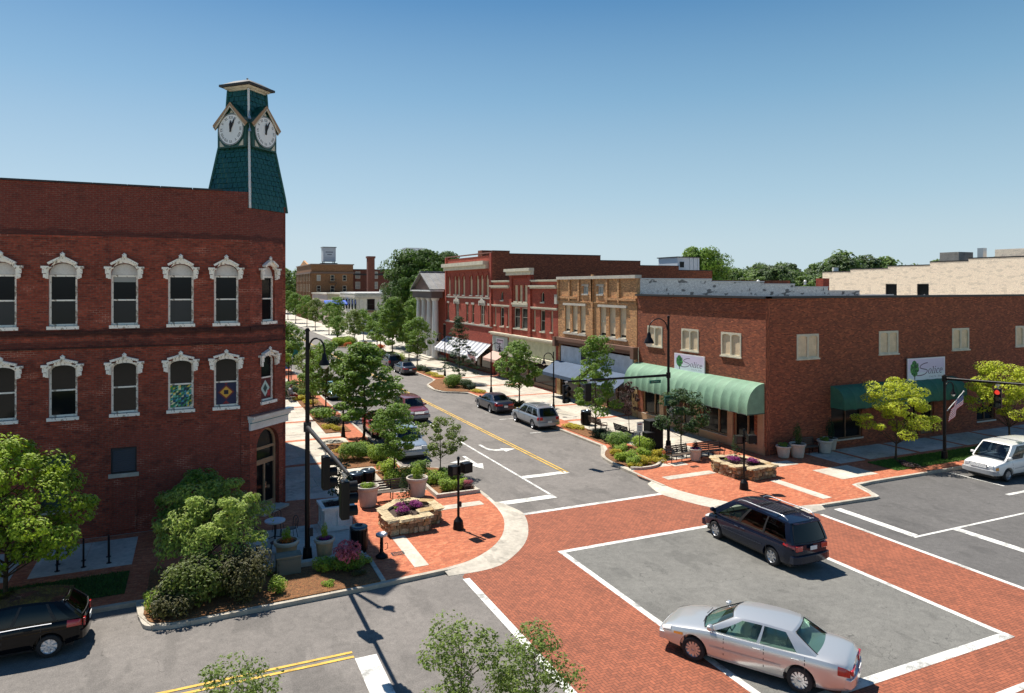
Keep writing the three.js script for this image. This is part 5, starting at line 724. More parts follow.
// tree geometry pair: trunk with limbs, crown of leaf clumps. shape(t) -> radius factor for height fraction t
function treeGeo(o) {
  const r = rngOf(o.seed), L = new Leaves(o.seed + 1), limbs = [], h = o.h, cb = o.base ?? h * .35, R0 = o.R, tr = o.tr ?? .07;
  const lean = [rr(-.1, .1, r), rr(-.1, .1, r)];
  const tx = y => [lean[0] * y * .2 + Math.sin(y * 1.3 + o.seed) * .03, lean[1] * y * .2 + Math.cos(y * 1.1 + o.seed) * .03];
  let prev = [0, 0, 0]; const top = o.leader ?? h * .86; const N = 7; for (let i = 1; i <= N; i++) { const y = top * i / N, q = tx(y), p = [q[0], y, q[1]]; limbs.push(bar(prev, p, tr * (1 - .8 * (i - 1) / N), tr * (1 - .8 * i / N), 8)); prev = p; }
  limbs.push(cyl(tr * 1.7, tr, .25, 0, -.02, 0, 8));
  const shape = o.shape ?? (t => Math.sqrt(Math.max(.02, 1 - (1.9 * t - .85) ** 2)) );
  for (let i = 0; i < o.clumps; i++) {
    const t = (i + r()) / o.clumps, y = cb + (h - cb) * t, a = i * 2.39996 + rr(-.5, .5, r), q = (i % 5 === 0 ? rr(.1, .5, r) : rr(.6, 1.05, r)), rad = R0 * shape(t) * q; const c = tx(Math.min(y, top)); const x = c[0] + Math.cos(a) * rad, z = c[1] + Math.sin(a) * rad;
    const cr_ = (o.clumpR ?? R0 * .34) * rr(.6, 1.25, r), ys = Math.max(cb * .55, Math.min(top * .95, y - rad * (o.rise ?? .7))), s0 = tx(ys);
    if (rad > .15) { const mid = [lerp(s0[0], x, .5) + rr(-.1, .1, r), lerp(ys, y, .55), lerp(s0[1], z, .5) + rr(-.1, .1, r)]; const lr = tr * .36 * (1 - t * .5); limbs.push(bar([s0[0], ys, s0[1]], mid, lr, lr * .7, 5), bar(mid, [x, y, z], lr * .7, lr * .25, 5)); }
    L.clump(x, y, z, cr_, cr_ * (o.flat ?? .62), Math.round(o.leaves * rr(.7, 1.3, r)), o.leaf, c[0], y, c[1], o.vary ?? .35, o.asp);
    if (o.droop) for (let k = 0; k < o.droop; k++) { const aa = a + rr(-.8, .8, r), ll = rr(.3, .9, r); for (let m = 0; m < 8; m++) L.leaf(x + Math.cos(aa) * cr_ * (m / 8), y - ll * (m / 8) ** 1.5, z + Math.sin(aa) * cr_ * (m / 8), o.leaf, Math.cos(aa), .3, Math.sin(aa), L.tone(.35), .35); }
  }
  return { trunk: merge(limbs), crown: L.geo(), n: L.n };
}
const hue = m => ({ maple: 'fresh green', bright: 'yellow green', mid: 'mid green', deep: 'deep green', olive: 'olive green', dark: 'very dark green', lime: 'lime green', yellow: 'bright yellow', hedge: 'bronze green', hedgeRed: 'reddish brown', burg: 'burgundy' })[m] ?? m;
function makeTree(name, label, geos, mat, x, z, o = {}) { const t = thing(name, label, 'tree', x, o.y ?? .12, z, o.ry ?? 0, o.group); part(t, 'trunk', geos.trunk, o.bark ?? M.bark); part(t, 'crown', geos.crown, mat); if (o.s) Array.isArray(o.s) ? t.scale.set(...o.s) : t.scale.setScalar(o.s); return t; }
const LM = { maple: leafMat([.26, .38, .025]), bright: leafMat([.42, .5, .03]), mid: leafMat([.14, .25, .03]), deep: leafMat([.04, .09, .02]), olive: leafMat([.16, .23, .045]), deepGreen: leafMat([.07, .14, .02]), pale: leafMat([.28, .39, .075]), near: leafMat([.13, .2, .035]), dark: leafMat([.02, .05, .018]), conifer: leafMat([.03, .075, .025]), hedge: leafMat([.1, .145, .02]), hedgeRed: leafMat([.075, .078, .02]), yellow: leafMat([.42, .38, .02]), lime: leafMat([.22, .34, .03]), purple: leafMat([.28, .03, .22]), pink: leafMat([.45, .12, .17]), far: leafMat([.11, .19, .04]), farDark: leafMat([.06, .11, .03]), orange: leafMat([.5, .16, .03]), burg: leafMat([.07, .03, .03]) };
const cone = t => 1.05 * (1 - t) ** .85 + .03, round = t => Math.sqrt(Math.max(.02, 1 - (1.9 * t - .85) ** 2)), oval = t => Math.sqrt(Math.max(.03, 1 - (2 * t - .95) ** 2)) * (1 - .25 * t);
const TG = {
  maple: treeGeo({ seed: 11, h: 5.5, R: 2.35, base: 1.5, clumps: 54, leaves: 340, leaf: 0.075, clumpR: .62, tr: .09 }),
  weep: treeGeo({ seed: 23, h: 3.0, R: 1.75, base: 1.2, clumps: 40, leaves: 230, leaf: 0.078, clumpR: .5, tr: .07, asp: .34, droop: 5, shape: t => .55 + .5 * Math.sqrt(1 - t * t), flat: .5 }),
  shade: treeGeo({ seed: 29, h: 2.9, R: 1.5, base: .4, clumps: 34, leaves: 200, leaf: 0.08, clumpR: .5, tr: .05 }),
  gum: treeGeo({ seed: 37, h: 6.0, R: 2.2, base: 1.5, clumps: 60, leaves: 170, leaf: 0.1, clumpR: .55, tr: .075, shape: t => 1.05 * (1 - t) ** .7 + .05, flat: .45, rise: .25 }),
  street: treeGeo({ seed: 41, h: 4.7, R: 1.65, base: 1.5, clumps: 36, leaves: 150, leaf: 0.085, clumpR: .5, tr: .06, shape: oval }),
  slim: treeGeo({ seed: 43, h: 6.6, R: 1.9, base: 1.7, clumps: 44, leaves: 140, leaf: 0.09, clumpR: .52, tr: .06, shape: t => .95 * Math.sqrt(1 - t) + .08, flat: .55 }),
  small: treeGeo({ seed: 47, h: 3.0, R: 1.15, base: 1.05, clumps: 22, leaves: 130, leaf: 0.065, clumpR: .36, tr: .035, shape: round }),
  crape: treeGeo({ seed: 53, h: 3.2, R: .8, base: 1.2, clumps: 20, leaves: 45, leaf: .075, clumpR: .28, tr: .03, shape: oval }),
  conifer: treeGeo({ seed: 59, h: 7.0, R: 2.1, base: .8, clumps: 60, leaves: 80, leaf: .11, clumpR: .5, tr: .07, shape: cone, flat: .35, rise: .05, asp: .3 }),
  vase: treeGeo({ seed: 61, h: 4.6, R: 1.75, base: 1.75, clumps: 40, leaves: 230, leaf: 0.06, clumpR: .5, tr: .06, shape: t => .55 + .6 * Math.sqrt(Math.max(0, 1 - t * t * 1.02)), flat: .55, rise: 1.1 }),
  near: treeGeo({ seed: 67, h: 4.1, R: 1.35, base: 1.5, clumps: 46, leaves: 100, leaf: 0.046, clumpR: .36, tr: .04, shape: t => 1.0 - .62 * t, rise: 1.2, asp: .5 }),
  big: treeGeo({ seed: 71, h: 16, R: 5.4, base: 2.5, clumps: 130, leaves: 170, leaf: 0.26, clumpR: 1.6, tr: .28, shape: t => .35 + .75 * Math.sqrt(Math.max(0, 1 - (1.7 * t - .72) ** 2)) }),
  wood: treeGeo({ seed: 73, h: 14, R: 5.5, base: 2, clumps: 40, leaves: 70, leaf: .5, clumpR: 2.0, tr: .25 }),
  wood2: treeGeo({ seed: 79, h: 15, R: 4.6, base: 2, clumps: 40, leaves: 70, leaf: .48, clumpR: 1.8, tr: .25, shape: oval })
};
// big trees by the corner building
makeTree('maple_tree', 'full bright green maple before the corner building by the parked hatchback', TG.maple, LM.maple, -5.6, -27.35, { ry: .6, s: .93 });
makeTree('weeping_tree', 'low drooping tree with narrow pale leaves over the hedge', TG.weep, LM.pale, .5, -26.75);
makeTree('shrub_tree', 'dark bushy small tree in the shade of the brick wall', TG.shade, LM.mid, .0, -31.4, { s: [.95, .86, .8] });
// street trees, left pavement
makeTree('street_tree', 'broad open sweetgum with dark star shaped foliage beside the red sedan', TG.gum, LM.mid, 10.1, -46.2, { ry: 1, s: [1.32, 1.05, 1.32] });
makeTree('street_tree', 'small thin-trunked tree in the corner bed near the stop line', TG.small, LM.olive, 12.1, -36.2, { ry: 2 });
makeTree('street_tree', 'rounded leafy tree over the benches and white pots', TG.street, LM.mid, 9.6, -36.4, { ry: 1.4, s: [.85, .8, .85] });
const leftTrees = [[9.3, -56, 1.2, 'street', 'mid'], [9.0, -60.6, 1.05, 'street', 'olive'], [6.4, -71, 1.3, 'street', 'lime'], [8.9, -77, 1.3, 'street', 'mid'], [6.3, -80, 1.3, 'street', 'mid'], [8.2, -88, 1.2, 'slim', 'mid'], [6.2, -92, 1.4, 'street', 'lime'], [8.8, -99, 1.4, 'street', 'mid'], [6.4, -106, 1.5, 'street', 'mid'], [5, -116, 1.3, 'street', 'mid'], [9, -128, 1.3, 'street', 'olive'], [8, -146, 1.4, 'street', 'mid'], [6, -165, 1.5, 'street', 'mid']];
leftTrees.forEach(([x, z, s, g, m], i) => makeTree('street_tree', (g === 'slim' ? 'slim ' : '') + hue(m) + ' street tree along the left pavement ' + (z > -64 ? 'by the seated person' : z > -100 ? 'beyond the bench bed' : 'far up the street'), TG[g], LM[m], x, z, { ry: i * 1.3, s, group: 'street trees along the left pavement' }));
// right pavement
makeTree('street_tree', 'tall slender tree before the navy shop awning', TG.slim, LM.mid, 25.2, -41.8, { ry: .3, s: [.95, 1.0, .95] });
makeTree('street_tree', 'rounded tree before the cream fascia shop beside the navy sedan', TG.street, LM.mid, 25.2, -54.3, { ry: 2.2, s: [1.25, 1.12, 1.25] });
makeTree('conifer_tree', 'dark pointed evergreen before the striped awning', TG.conifer, LM.conifer, 25.3, -69.5, { s: .98 });
makeTree('street_tree', 'rounded tree before the white columned portico', TG.street, LM.mid, 25.2, -84.5, { ry: 1, s: [1.3, 1.28, 1.3] });
makeTree('street_tree', 'dense tree leaning over the dark parked suv', TG.gum, LM.mid, 25.3, -97, { ry: 2.6, s: [1.35, 1.4, 1.35] });
makeTree('street_tree', 'dark rounded tree under the green awning beside the signal pole', TG.small, LM.deep, 27.2, -34.9, { ry: 1, s: [1.45, 1.25, 1.45] });
makeTree('crape_tree', 'thin purple leaved tree before the stone pier', TG.crape, LM.burg, 27.6, -41.2, { s: [1, 1.08, 1] });
const rt = [[25.5, -107, 1.3, 'street', 'mid'], [25, -121.5, 1.25, 'street', 'olive'], [25, -137, 1.2, 'slim', 'mid'], [25.5, -150, 1.4, 'street', 'mid'], [25, -165, 1.5, 'street', 'olive'], [25.5, -182, 1.6, 'street', 'mid'], [25, -200, 1.7, 'street', 'mid'], [25.5, -222, 1.8, 'street', 'mid'], [23, -126, 1.0, 'street', 'mid'], [28.6, -131, 1.2, 'street', 'mid']];
rt.forEach(([x, z, s, g, m], i) => makeTree('street_tree', (g === 'slim' ? 'slim ' : '') + hue(m) + ' street tree ' + (z > -131 ? 'round the far kerb build-out' : z > -170 ? 'before the cream building' : 'before the tan hotel'), TG[g], LM[m], x, z, { ry: i * 1.7 + .4, s, group: 'street trees along the far right pavement' }));
makeTree('vase_tree', 'bright yellow green vase shaped tree before the dark green awning', TG.vase, LM.bright, 37.2, -28.0, { ry: .5 });
makeTree('vase_tree', 'bright yellow green tree beyond the traffic light mast arm', TG.vase, LM.bright, 47.7, -27.9, { ry: 2.5, s: [1.18, 1.12, 1.18] });
// big trees between the portico and the cream building
[[33.4, -113, .98, 0, 'deepGreen'], [36.6, -112, .96, 1.2, 'deepGreen'], [35.2, -108.5, .78, 2.2, 'mid'], [31.4, -105, .5, 3, 'mid']].forEach(([x, z, s, ry, m], i) => makeTree('shade_tree', ['huge dark green shade tree rising beside the white portico', 'second huge shade tree behind the portico roof', 'lighter shade tree in front of the huge tree', 'lower leafy tree at the foot of the huge shade tree'][i], TG.big, LM[m], x, z, { s, ry }));
// tops of young trees on the near pavement
[[4.85, -13.4, .78, .2, 'leafy young tree top poking up before the stop bar'], [6.4, -12.9, .74, 1.9, 'leafy young tree top beside the brick crossing'], [.75, -14.1, .74, 3.1, 'sparse young tree top over the double yellow line']].forEach(([x, z, s, ry, l]) => makeTree('young_tree', l, TG.near, LM.near, x, z, { s: [s * 1.25, s, s * 1.25], ry }));
// horizon woods
{ const r = rngOf(301); let i = 0; const spots = [];
  for (let k = 0; k < 46; k++) { const u = 690 + k * 3.4 + rr(-4, 4, r); spots.push([u, rr(190, 330, r)]); }
  for (let k = 0; k < 22; k++) spots.push([815 + k * 10 + rr(-4, 4, r), rr(230, 330, r)]);
  for (let k = 0; k < 8; k++) spots.push([610 + k * 8, rr(330, 420, r)]);
  for (let k = 0; k < 8; k++) spots.push([270 + k * 5, rr(260, 380, r)]);
  for (let k = 0; k < 6; k++) spots.push([-20 + k * 50, rr(160, 220, r)]);
  for (const [u, d] of spots) { const th = 24.3 * Math.PI / 180, xr = (u - 512) / 700 * d, x = d * Math.sin(th) + xr * Math.cos(th), z = -d * Math.cos(th) + xr * Math.sin(th); const hgt = u > 690 && u < 830 ? rr(12.5, 16.5, r) * (.56 + d / 480) : u < 690 && u > 600 ? 19 : u > 830 ? rr(13, 17.5, r) * (.75 + d / 520) : rr(12, 17, r); const gk = i % 2 ? 'wood' : 'wood2'; makeTree('woodland_tree', (i % 3 === 0 ? 'dark' : 'green') + (i % 2 ? ' broad' : ' narrow') + ' distant tree on the skyline ' + (u > 818 ? 'above the cream warehouse' : u > 685 ? 'above the grey painted wall' : u > 600 ? 'past the dark side wall' : u > 265 ? 'beyond the far small houses' : 'hidden behind the corner building'), TG[gk], i % 3 === 0 ? LM.farDark : LM.far, x, z, { ry: i, s: [hgt / 15 * 1.1, hgt / 15, hgt / 15 * 1.1], group: 'distant trees on the skyline', y: 0 }); i++; }
}
makeTree('shade_tree', 'tall loose tree beside the white rooftop box', TG.big, LM.mid, 83.7, -101.6, { s: [.85, 1.04, .85], ry: 4 });
console.log('trees ready');
// shrubs and flowers
function shrubGeo(seed, R0, H0, n, leaf, v = .35, asp = .55, stems = true) { const L = new Leaves(seed), r = rngOf(seed + 3); const lob = 5 + Math.floor(R0 * 5); for (let i = 0; i < lob; i++) { const a = i * 2.4 + r(), q = Math.sqrt(r()) * R0 * .65, y = H0 * rr(.35, .68, r) * (1 - .3 * q / R0); L.clump(Math.cos(a) * q, y, Math.sin(a) * q, R0 * rr(.38, .5, r), H0 * rr(.3, .42, r), Math.round(n / lob), leaf, 0, 0, 0, v, asp); } return { crown: L.geo(), trunk: merge(Array.from({ length: 5 }, (_, i) => bar([0, 0, 0], [Math.cos(i * 1.3) * R0 * .4, H0 * .6, Math.sin(i * 1.3) * R0 * .4], .015, .006, 5))) }; }
const SG = { big: shrubGeo(401, 1, 1.25, 3600, .055), mid: shrubGeo(405, .6, .7, 1300, .05), low: shrubGeo(409, .55, .34, 900, .045), ground: shrubGeo(413, .8, .3, 1300, .05), spiky: shrubGeo(417, .4, .6, 600, .07, .3, .2), flower: shrubGeo(421, .36, .3, 520, .035) };
function shrub(kind, label, g, mat, x, z, s = 1, o = {}) { const t = thing(o.name ?? 'shrub', label, o.cat ?? 'shrub', x, o.y ?? .16, z, o.ry ?? x * 3 + z, o.group); part(t, 'stems', SG[g].trunk, M.bark); part(t, 'foliage', SG[g].crown, mat); if (o.flower) { const f = part(t, 'flowers', SG.flower.crown, o.flower); f.position.y = o.fy ?? .2; f.scale.setScalar(o.fs ?? 1.1); } Array.isArray(s) ? t.scale.set(...s) : t.scale.setScalar(s); return t; }
shrub(0, 'large rounded bronze green shrub along the kerb bed', 'big', LM.hedge, .0, -24.75, [1.25, 1.25, 1.12]); shrub(0, 'dark green rounded shrub at the end of the hedge by the grey cabinet', 'big', LM.hedgeRed, 1.5, -24.75, [1.15, 1.25, 1.08]); shrub(0, 'small reddish shrub at the kerb nose', 'mid', LM.hedgeRed, -.7, -24.05, [1.35, 1.3, 1.1]);
shrub(0, 'bright green grassy plant at the kerb nose', 'spiky', LM.lime, -1.05, -24.35, 1.2); shrub(0, 'bright green trailing plant behind the kerb nose', 'low', LM.lime, -1.0, -25.3, 1.2); shrub(0, 'lime green spiky plant beside the dark hedge', 'spiky', LM.lime, 2.45, -24.25, 1.0);
shrub(0, 'rose bush with pink blooms by the litter bin', 'mid', LM.mid, 4.95, -25.1, [1.0, 1.15, 1.0], { flower: LM.pink, fy: .38, fs: 1.9 }); shrub(0, 'bright green leafy plant beside the rose bush', 'mid', LM.lime, 4.2, -25.55, .8); shrub(0, 'small lime plant at the corner of the mulch bed', 'low', LM.lime, 5.5, -25.5, .8); shrub(0, 'orange tinged low plant in the mulch bed', 'low', LM.hedgeRed, 5.2, -24.6, .6); shrub(0, 'tiny green seedling in the mulch before the cabinet', 'low', LM.lime, 4.1, -24.2, .5); shrub(0, 'white flowered plant by the terrace edge', 'low', LM.mid, 2.2, -25.9, .6, { flower: leafMat([.7, .7, .68]), fy: .2, fs: .6 });
// corner bed of the left pavement
[[11.3, -33.1, 'mid', 'lime', 1], [12.1, -33.0, 'mid', 'maple', .8], [12.2, -34.3, 'mid', 'mid', 1], [11.2, -34.5, 'mid', 'lime', 1.1], [12.0, -35.4, 'mid', 'mid', .9], [10.4, -35.6, 'mid', 'lime', 1.2], [9.4, -35.0, 'big', 'lime', .75], [9.6, -37.4, 'mid', 'maple', 1.2], [11.2, -37, 'mid', 'mid', 1]].forEach(([x, z, g, m, s], i) => shrub(0, (g === 'big' ? 'large ' : 'mounded ') + hue(m) + ' plant in the raised bed by the left ramp', g, LM[m], x, z, s, { group: 'plants in the left corner bed' }));
shrub(0, 'red flowering plant at the end of the left corner bed', 'mid', LM.burg, 12.35, -32.7, .7, { flower: LM.pink, fy: .4 });
// bump-out bed on the right
[[22.6, -33.2, 'mid', 'lime', .9], [22.5, -34.3, 'mid', 'maple', .9], [23.3, -33.3, 'mid', 'yellow', .8], [23.2, -34.4, 'mid', 'lime', .9], [22.9, -35.6, 'mid', 'yellow', .7], [24.2, -33.4, 'low', 'yellow', 1], [24.1, -34.6, 'mid', 'maple', 1], [22.4, -32.9, 'low', 'yellow', .9], [24.9, -34.2, 'mid', 'yellow', .8], [23.6, -36, 'mid', 'lime', .9]].forEach(([x, z, g, m, s]) => shrub(0, (g === 'low' ? 'low ' : 'mounded ') + hue(m) + ' plant in the kerb build-out bed', g, LM[m], x, z, s, { group: 'plants in the right build-out bed' }));
shrub(0, 'clipped dark green round shrub behind the build-out bed', 'big', LM.mid, 24.3, -37.3, [.95, .85, .95]); shrub(0, 'second clipped round shrub before the black cabinet', 'big', LM.maple, 25.0, -35.9, [.85, .8, .85]); shrub(0, 'orange flowering plant in the build-out bed', 'low', LM.lime, 25.3, -33.9, .9, { flower: LM.orange, fy: .2 });
[[24.6, -43.8], [24.5, -51.6], [24.6, -62.3], [24.6, -74.6], [24.7, -77]].forEach(([x, z]) => shrub(0, 'patch of bright yellow ground cover in the kerb verge', 'ground', LM.yellow, x, z, [.85, 1, 1.5], { group: 'yellow ground cover patches', ry: 0 }));
[[24.7, -40.2, 'mid', 'dark', 1.1], [24.7, -39.2, 'mid', 'deep', 1], [24.6, -53.0, 'mid', 'hedgeRed', 1], [24.6, -54.8, 'mid', 'deep', .9], [24.7, -56.4, 'mid', 'dark', .9], [23.6, -66.5, 'big', 'mid', 1.1], [24.4, -68.5, 'big', 'deep', .9], [24.4, -65.2, 'big', 'deep', .8], [24.7, -64.1, 'mid', 'dark', 1], [24.6, -79, 'mid', 'dark', 1.1], [24.6, -81, 'mid', 'deep', 1.2], [24.4, -91, 'big', 'maple', 1.1], [24.6, -95, 'big', 'mid', 1]].forEach(([x, z, g, m, s]) => shrub(0, (g === 'big' ? 'large ' : 'small ') + hue(m) + ' shrub in the right kerb verge ' + (z > -45 ? 'by the litter bin' : z > -60 ? 'by the navy sedan' : z > -72 ? 'round the dark evergreen' : 'by the far parked cars'), g, LM[m], x, z, s, { group: 'shrubs in the right kerb verge' }));
[[21.8, -120, 'big', 'maple', 1.2], [22.2, -122, 'big', 'lime', 1.2], [23.8, -119, 'big', 'maple', 1.3], [24, -122.5, 'big', 'lime', 1.3], [23.5, -124.5, 'big', 'mid', 1.1]].forEach(([x, z, g, m, s]) => shrub(0, hue(m) + ' shrub in the far kerb build-out', g, LM[m], x, z, s, { group: 'shrubs in the far build-out' }));
[[23.2, -118, 'orange'], [22, -123.6, 'orange'], [26, -118.5, 'orange'], [27.2, -112, 'orange']].forEach(([x, z, m]) => shrub(0, 'orange leaved shrub by the far build-out', 'mid', LM[m], x, z, 1.3, { group: 'orange shrubs by the far build-out' }));
// left verge beds
[[9, -50, 'low', 'yellow', 1], [8.6, -50.9, 'low', 'yellow', 1], [9.1, -52.2, 'mid', 'dark', 1.1], [8.8, -55.2, 'mid', 'yellow', 1], [9.3, -56.6, 'mid', 'lime', .9], [8.8, -62, 'low', 'yellow', 1.4], [8.6, -64.5, 'low', 'yellow', 1.4], [9.2, -65.5, 'big', 'mid', .9], [8.7, -71, 'low', 'yellow', 1.4], [8.8, -73, 'mid', 'mid', 1.2], [8.9, -44.2, 'ground', 'yellow', 1.1], [8.3, -43.3, 'ground', 'yellow', .9], [9.3, -42.2, 'mid', 'lime', 1.2], [8.4, -41, 'big', 'mid', .9], [9.6, -40.3, 'big', 'lime', .8], [7.8, -66.5, 'big', 'deep', 1], [5, -72, 'big', 'lime', 1.2], [5.4, -68, 'big', 'mid', 1.1], [6, -79, 'big', 'lime', 1.4], [5.5, -84, 'big', 'maple', 1.4], [7, -92, 'big', 'lime', 1.4]].forEach(([x, z, g, m, s]) => shrub(0, (g === 'big' ? 'large ' : g === 'mid' ? 'mounded ' : 'low ') + hue(m) + ' plant in the left verge beds ' + (z > -46 ? 'behind the pale blue suv' : z > -58 ? 'behind the red sedan' : z > -67 ? 'by the seated person' : 'farther up the pavement'), g, LM[m], x, z, s, { group: 'plants in the left verge beds' }));
shrub(0, 'dark leaved low plants under the bright vase tree', 'low', LM.burg, 36.6, -26.9, [1.6, .7, 1]);
console.log('shrubs ready');
// ------------------------------------------------------------ portico, far blocks and roofs
{ // white columned portico
  const b = thing('portico', 'white columned portico with a dark pediment and slate roof', 'building', 33, .12, -96.2); const P = (g) => g.translate(-33, -.12, 96.2);
  const z0 = -100.8, z1 = -91.6, ye = 9.6, yp = 11.9, zc = (z0 + z1) / 2, X0 = 29.3;
  for (const z of [-99.9, -97.4, -94.9, -92.4]) { const c = part(b, 'column', lathe([[.62, 0], [.62, .25], [.5, .35], [.48, 3], [.4, 8], [.52, 8.15], [.6, 8.3], [.6, 8.5]], 18), M.whiteTrim); c.position.set(X0 + .8 - 33, .1, z + 96.2); }
  part(b, 'entablature', P(bx(X0, X0 + 1.6, 8.65, 9.55, z0, z1)), std([.12, .09, .08], .8)); part(b, 'cornice', P(bx(X0 - .25, X0 + 1.7, 9.55, 9.75, z0 - .3, z1 + .3)), M.whiteTrim);
  part(b, 'pediment', new THREE.ExtrudeGeometry(shapeOf([[z0, 9.76], [z1, 9.76], [zc, yp]]), { depth: .3, bevelEnabled: false }).rotateY(-Math.PI / 2).translate(X0 + .5 - 33, -.12, 96.2), std([.13, .075, .06], .85));
  const rise = Math.hypot(yp - ye, (z1 - z0) / 2), ang = Math.atan2(yp - ye, (z1 - z0) / 2);
  for (const s of [-1, 1]) { const g = triUV(new THREE.BoxGeometry(13, .14, rise + .5)); const m = part(b, 'roof', g, tmat(T.concrete, .7, .003, { color: new THREE.Color().setRGB(.42, .45, .5) })); m.position.set(X0 + 6.2 - 33, (ye + yp) / 2 + .2, zc + s * (z1 - z0) / 4 + 96.2); m.rotation.x = s * ang; for (let k = 0; k < 14; k++) { const q = part(m, 'roof_seam', new THREE.BoxGeometry(.04, .05, rise + .5), M.steel); q.position.set(-6.3 + k * .97, .09, 0); } }
  const wl = part(b, 'wall', P(bx(X0 + 2.6, 43, .12, 9.6, z0 + .2, z1 - .2)), M.brickRed); part(b, 'door', P(bx(X0 + 2.5, X0 + 2.61, .2, 3.6, zc - .9, zc + .9)), M.timber); for (const z of [-99, -93.4]) { const w = part(b, 'window', P(bx(X0 + 2.5, X0 + 2.6, 1.5, 5, z - .6, z + .6)), M.cream); part(w, 'pane', P(bx(X0 + 2.46, X0 + 2.5, 1.6, 4.9, z - .5, z + .5)), M.glass); } part(b, 'steps', P(merge(bx(X0 - .6, X0 + 2.6, .12, .3, z0, z1), bx(X0 - .2, X0 + 2.6, .3, .48, z0 + .2, z1 - .2))), M.limestone);
}
function block(name, label, x0, x1, y, z0, z1, mat, o = {}) {
  const b = thing(name, label, 'building', (x0 + x1) / 2, 0, (z0 + z1) / 2), P = g => g.translate(-(x0 + x1) / 2, 0, -(z0 + z1) / 2);
  part(b, 'wall', P(bx(x0, x1, 0, y, z0, z1)), mat); part(b, 'coping', P(bx(x0 - .25, x1 + .25, y, y + .3, z0 - .25, z1 + .25)), o.cop ?? M.limestone); if (o.cornice) part(b, 'cornice', P(bx(x0 - .4, x1 + .4, y - o.cornice, y - o.cornice + .5, z0 - .4, z1 + .4)), o.corMat ?? M.limestone);
  const W1 = (cx, cy, w, h, f, pane = M.glass, fr = M.cream) => { const fw = .09, m = part(b, 'window', f === 'z' ? P(frameGeo(R4(cx - w / 2, cx + w / 2, cy, cy + h), [R4(cx - w / 2 + fw, cx + w / 2 - fw, cy + fw, cy + h / 2 - .04), R4(cx - w / 2 + fw, cx + w / 2 - fw, cy + h / 2 + .04, cy + h - fw)], .01, .1).translate(0, 0, z1)) : P(frameGeo(R4(cx - w / 2, cx + w / 2, cy, cy + h), [R4(cx - w / 2 + fw, cx + w / 2 - fw, cy + fw, cy + h / 2 - .04), R4(cx - w / 2 + fw, cx + w / 2 - fw, cy + h / 2 + .04, cy + h - fw)], .01, .1).rotateY(-Math.PI / 2).translate(x0, 0, 0)), fr); const g = f === 'z' ? bx(cx - w / 2, cx + w / 2, cy, cy + h, z1 + .012, z1 + .03) : bx(x0 - .03, x0 - .012, cy, cy + h, cx - w / 2, cx + w / 2); part(m, 'pane', P(g), pane); return m; };
  (o.wz ?? []).forEach(a => W1(a[0], a[1], a[2], a[3], 'z', a[4], a[5])); (o.wx ?? []).forEach(a => W1(a[0], a[1], a[2], a[3], 'x', a[4], a[5]));
  (o.bands ?? []).forEach(y_ => part(b, 'band_course', P(bx(x0 - .12, x1 + .12, y_, y_ + .25, z0 - .12, z1 + .12)), o.bandMat ?? M.limestone));
  b.userData.P = undefined; delete b.userData.P; return { b, P };
}
{ // cream corner building beyond the big tree
  const wz = []; for (const x of [34.3, 38.2, 42]) wz.push([x, 5.2, 1.6, 2.3, M.glass, M.blackMatt], [x, 1.0, 1.5, 2.8, M.glass, M.blackMatt]); const wx = []; for (let z = -163; z < -150; z += 3.2) wx.push([z, 5.2, 1.4, 2.2, M.glass, M.blackMatt]);
  const { b, P } = block('cream_building', 'cream stucco two storey building with dark paired windows', 31.1, 46, 8.6, -166, -149.7, M.stucco, { wz, wx, cornice: .8, bands: [4.3], cop: M.whiteTrim });
  for (const x of [32.2, 36.3, 40.1, 44]) part(b, 'pilaster', P(bx(x - .35, x + .35, 0, 7.6, -149.7, -149.55)), M.stucco); part(b, 'flower_box', P(bx(33.3, 35.4, 4.7, 5.1, -149.6, -149.2)), M.timber); for (const x of [37, 39.5]) part(b, 'roof_vent', P(cyl(.35, .3, .7, x, 8.8, -152, 12)), M.whiteTrim);
  part(b, 'awning', P(plate([[0, 4.2], [1.8, 3.4], [1.8, 3.1], [0, 4.1]], 0, 5).rotateY(-Math.PI / 2).translate(31.1, 2.9, -160)), std([.02, .1, .55], .7));
  const r1 = []; for (let z = -183; z < -168; z += 3.4) r1.push([z, 4.6, 1.2, 2]); block('tan_row_building', 'low tan stucco building between the cream and pink ones', 31.1, 44, 8.3, -185, -166.4, M.stuccoTan, { wx: r1 });
  const r2 = []; for (let z = -208; z < -190; z += 3.6) r2.push([z, 4.4, 1.2, 2]); block('pink_row_building', 'low pinkish stucco building before the tan hotel', 31.1, 42, 8.1, -211, -185.4, M.stuccoPink, { wx: r2 });
}
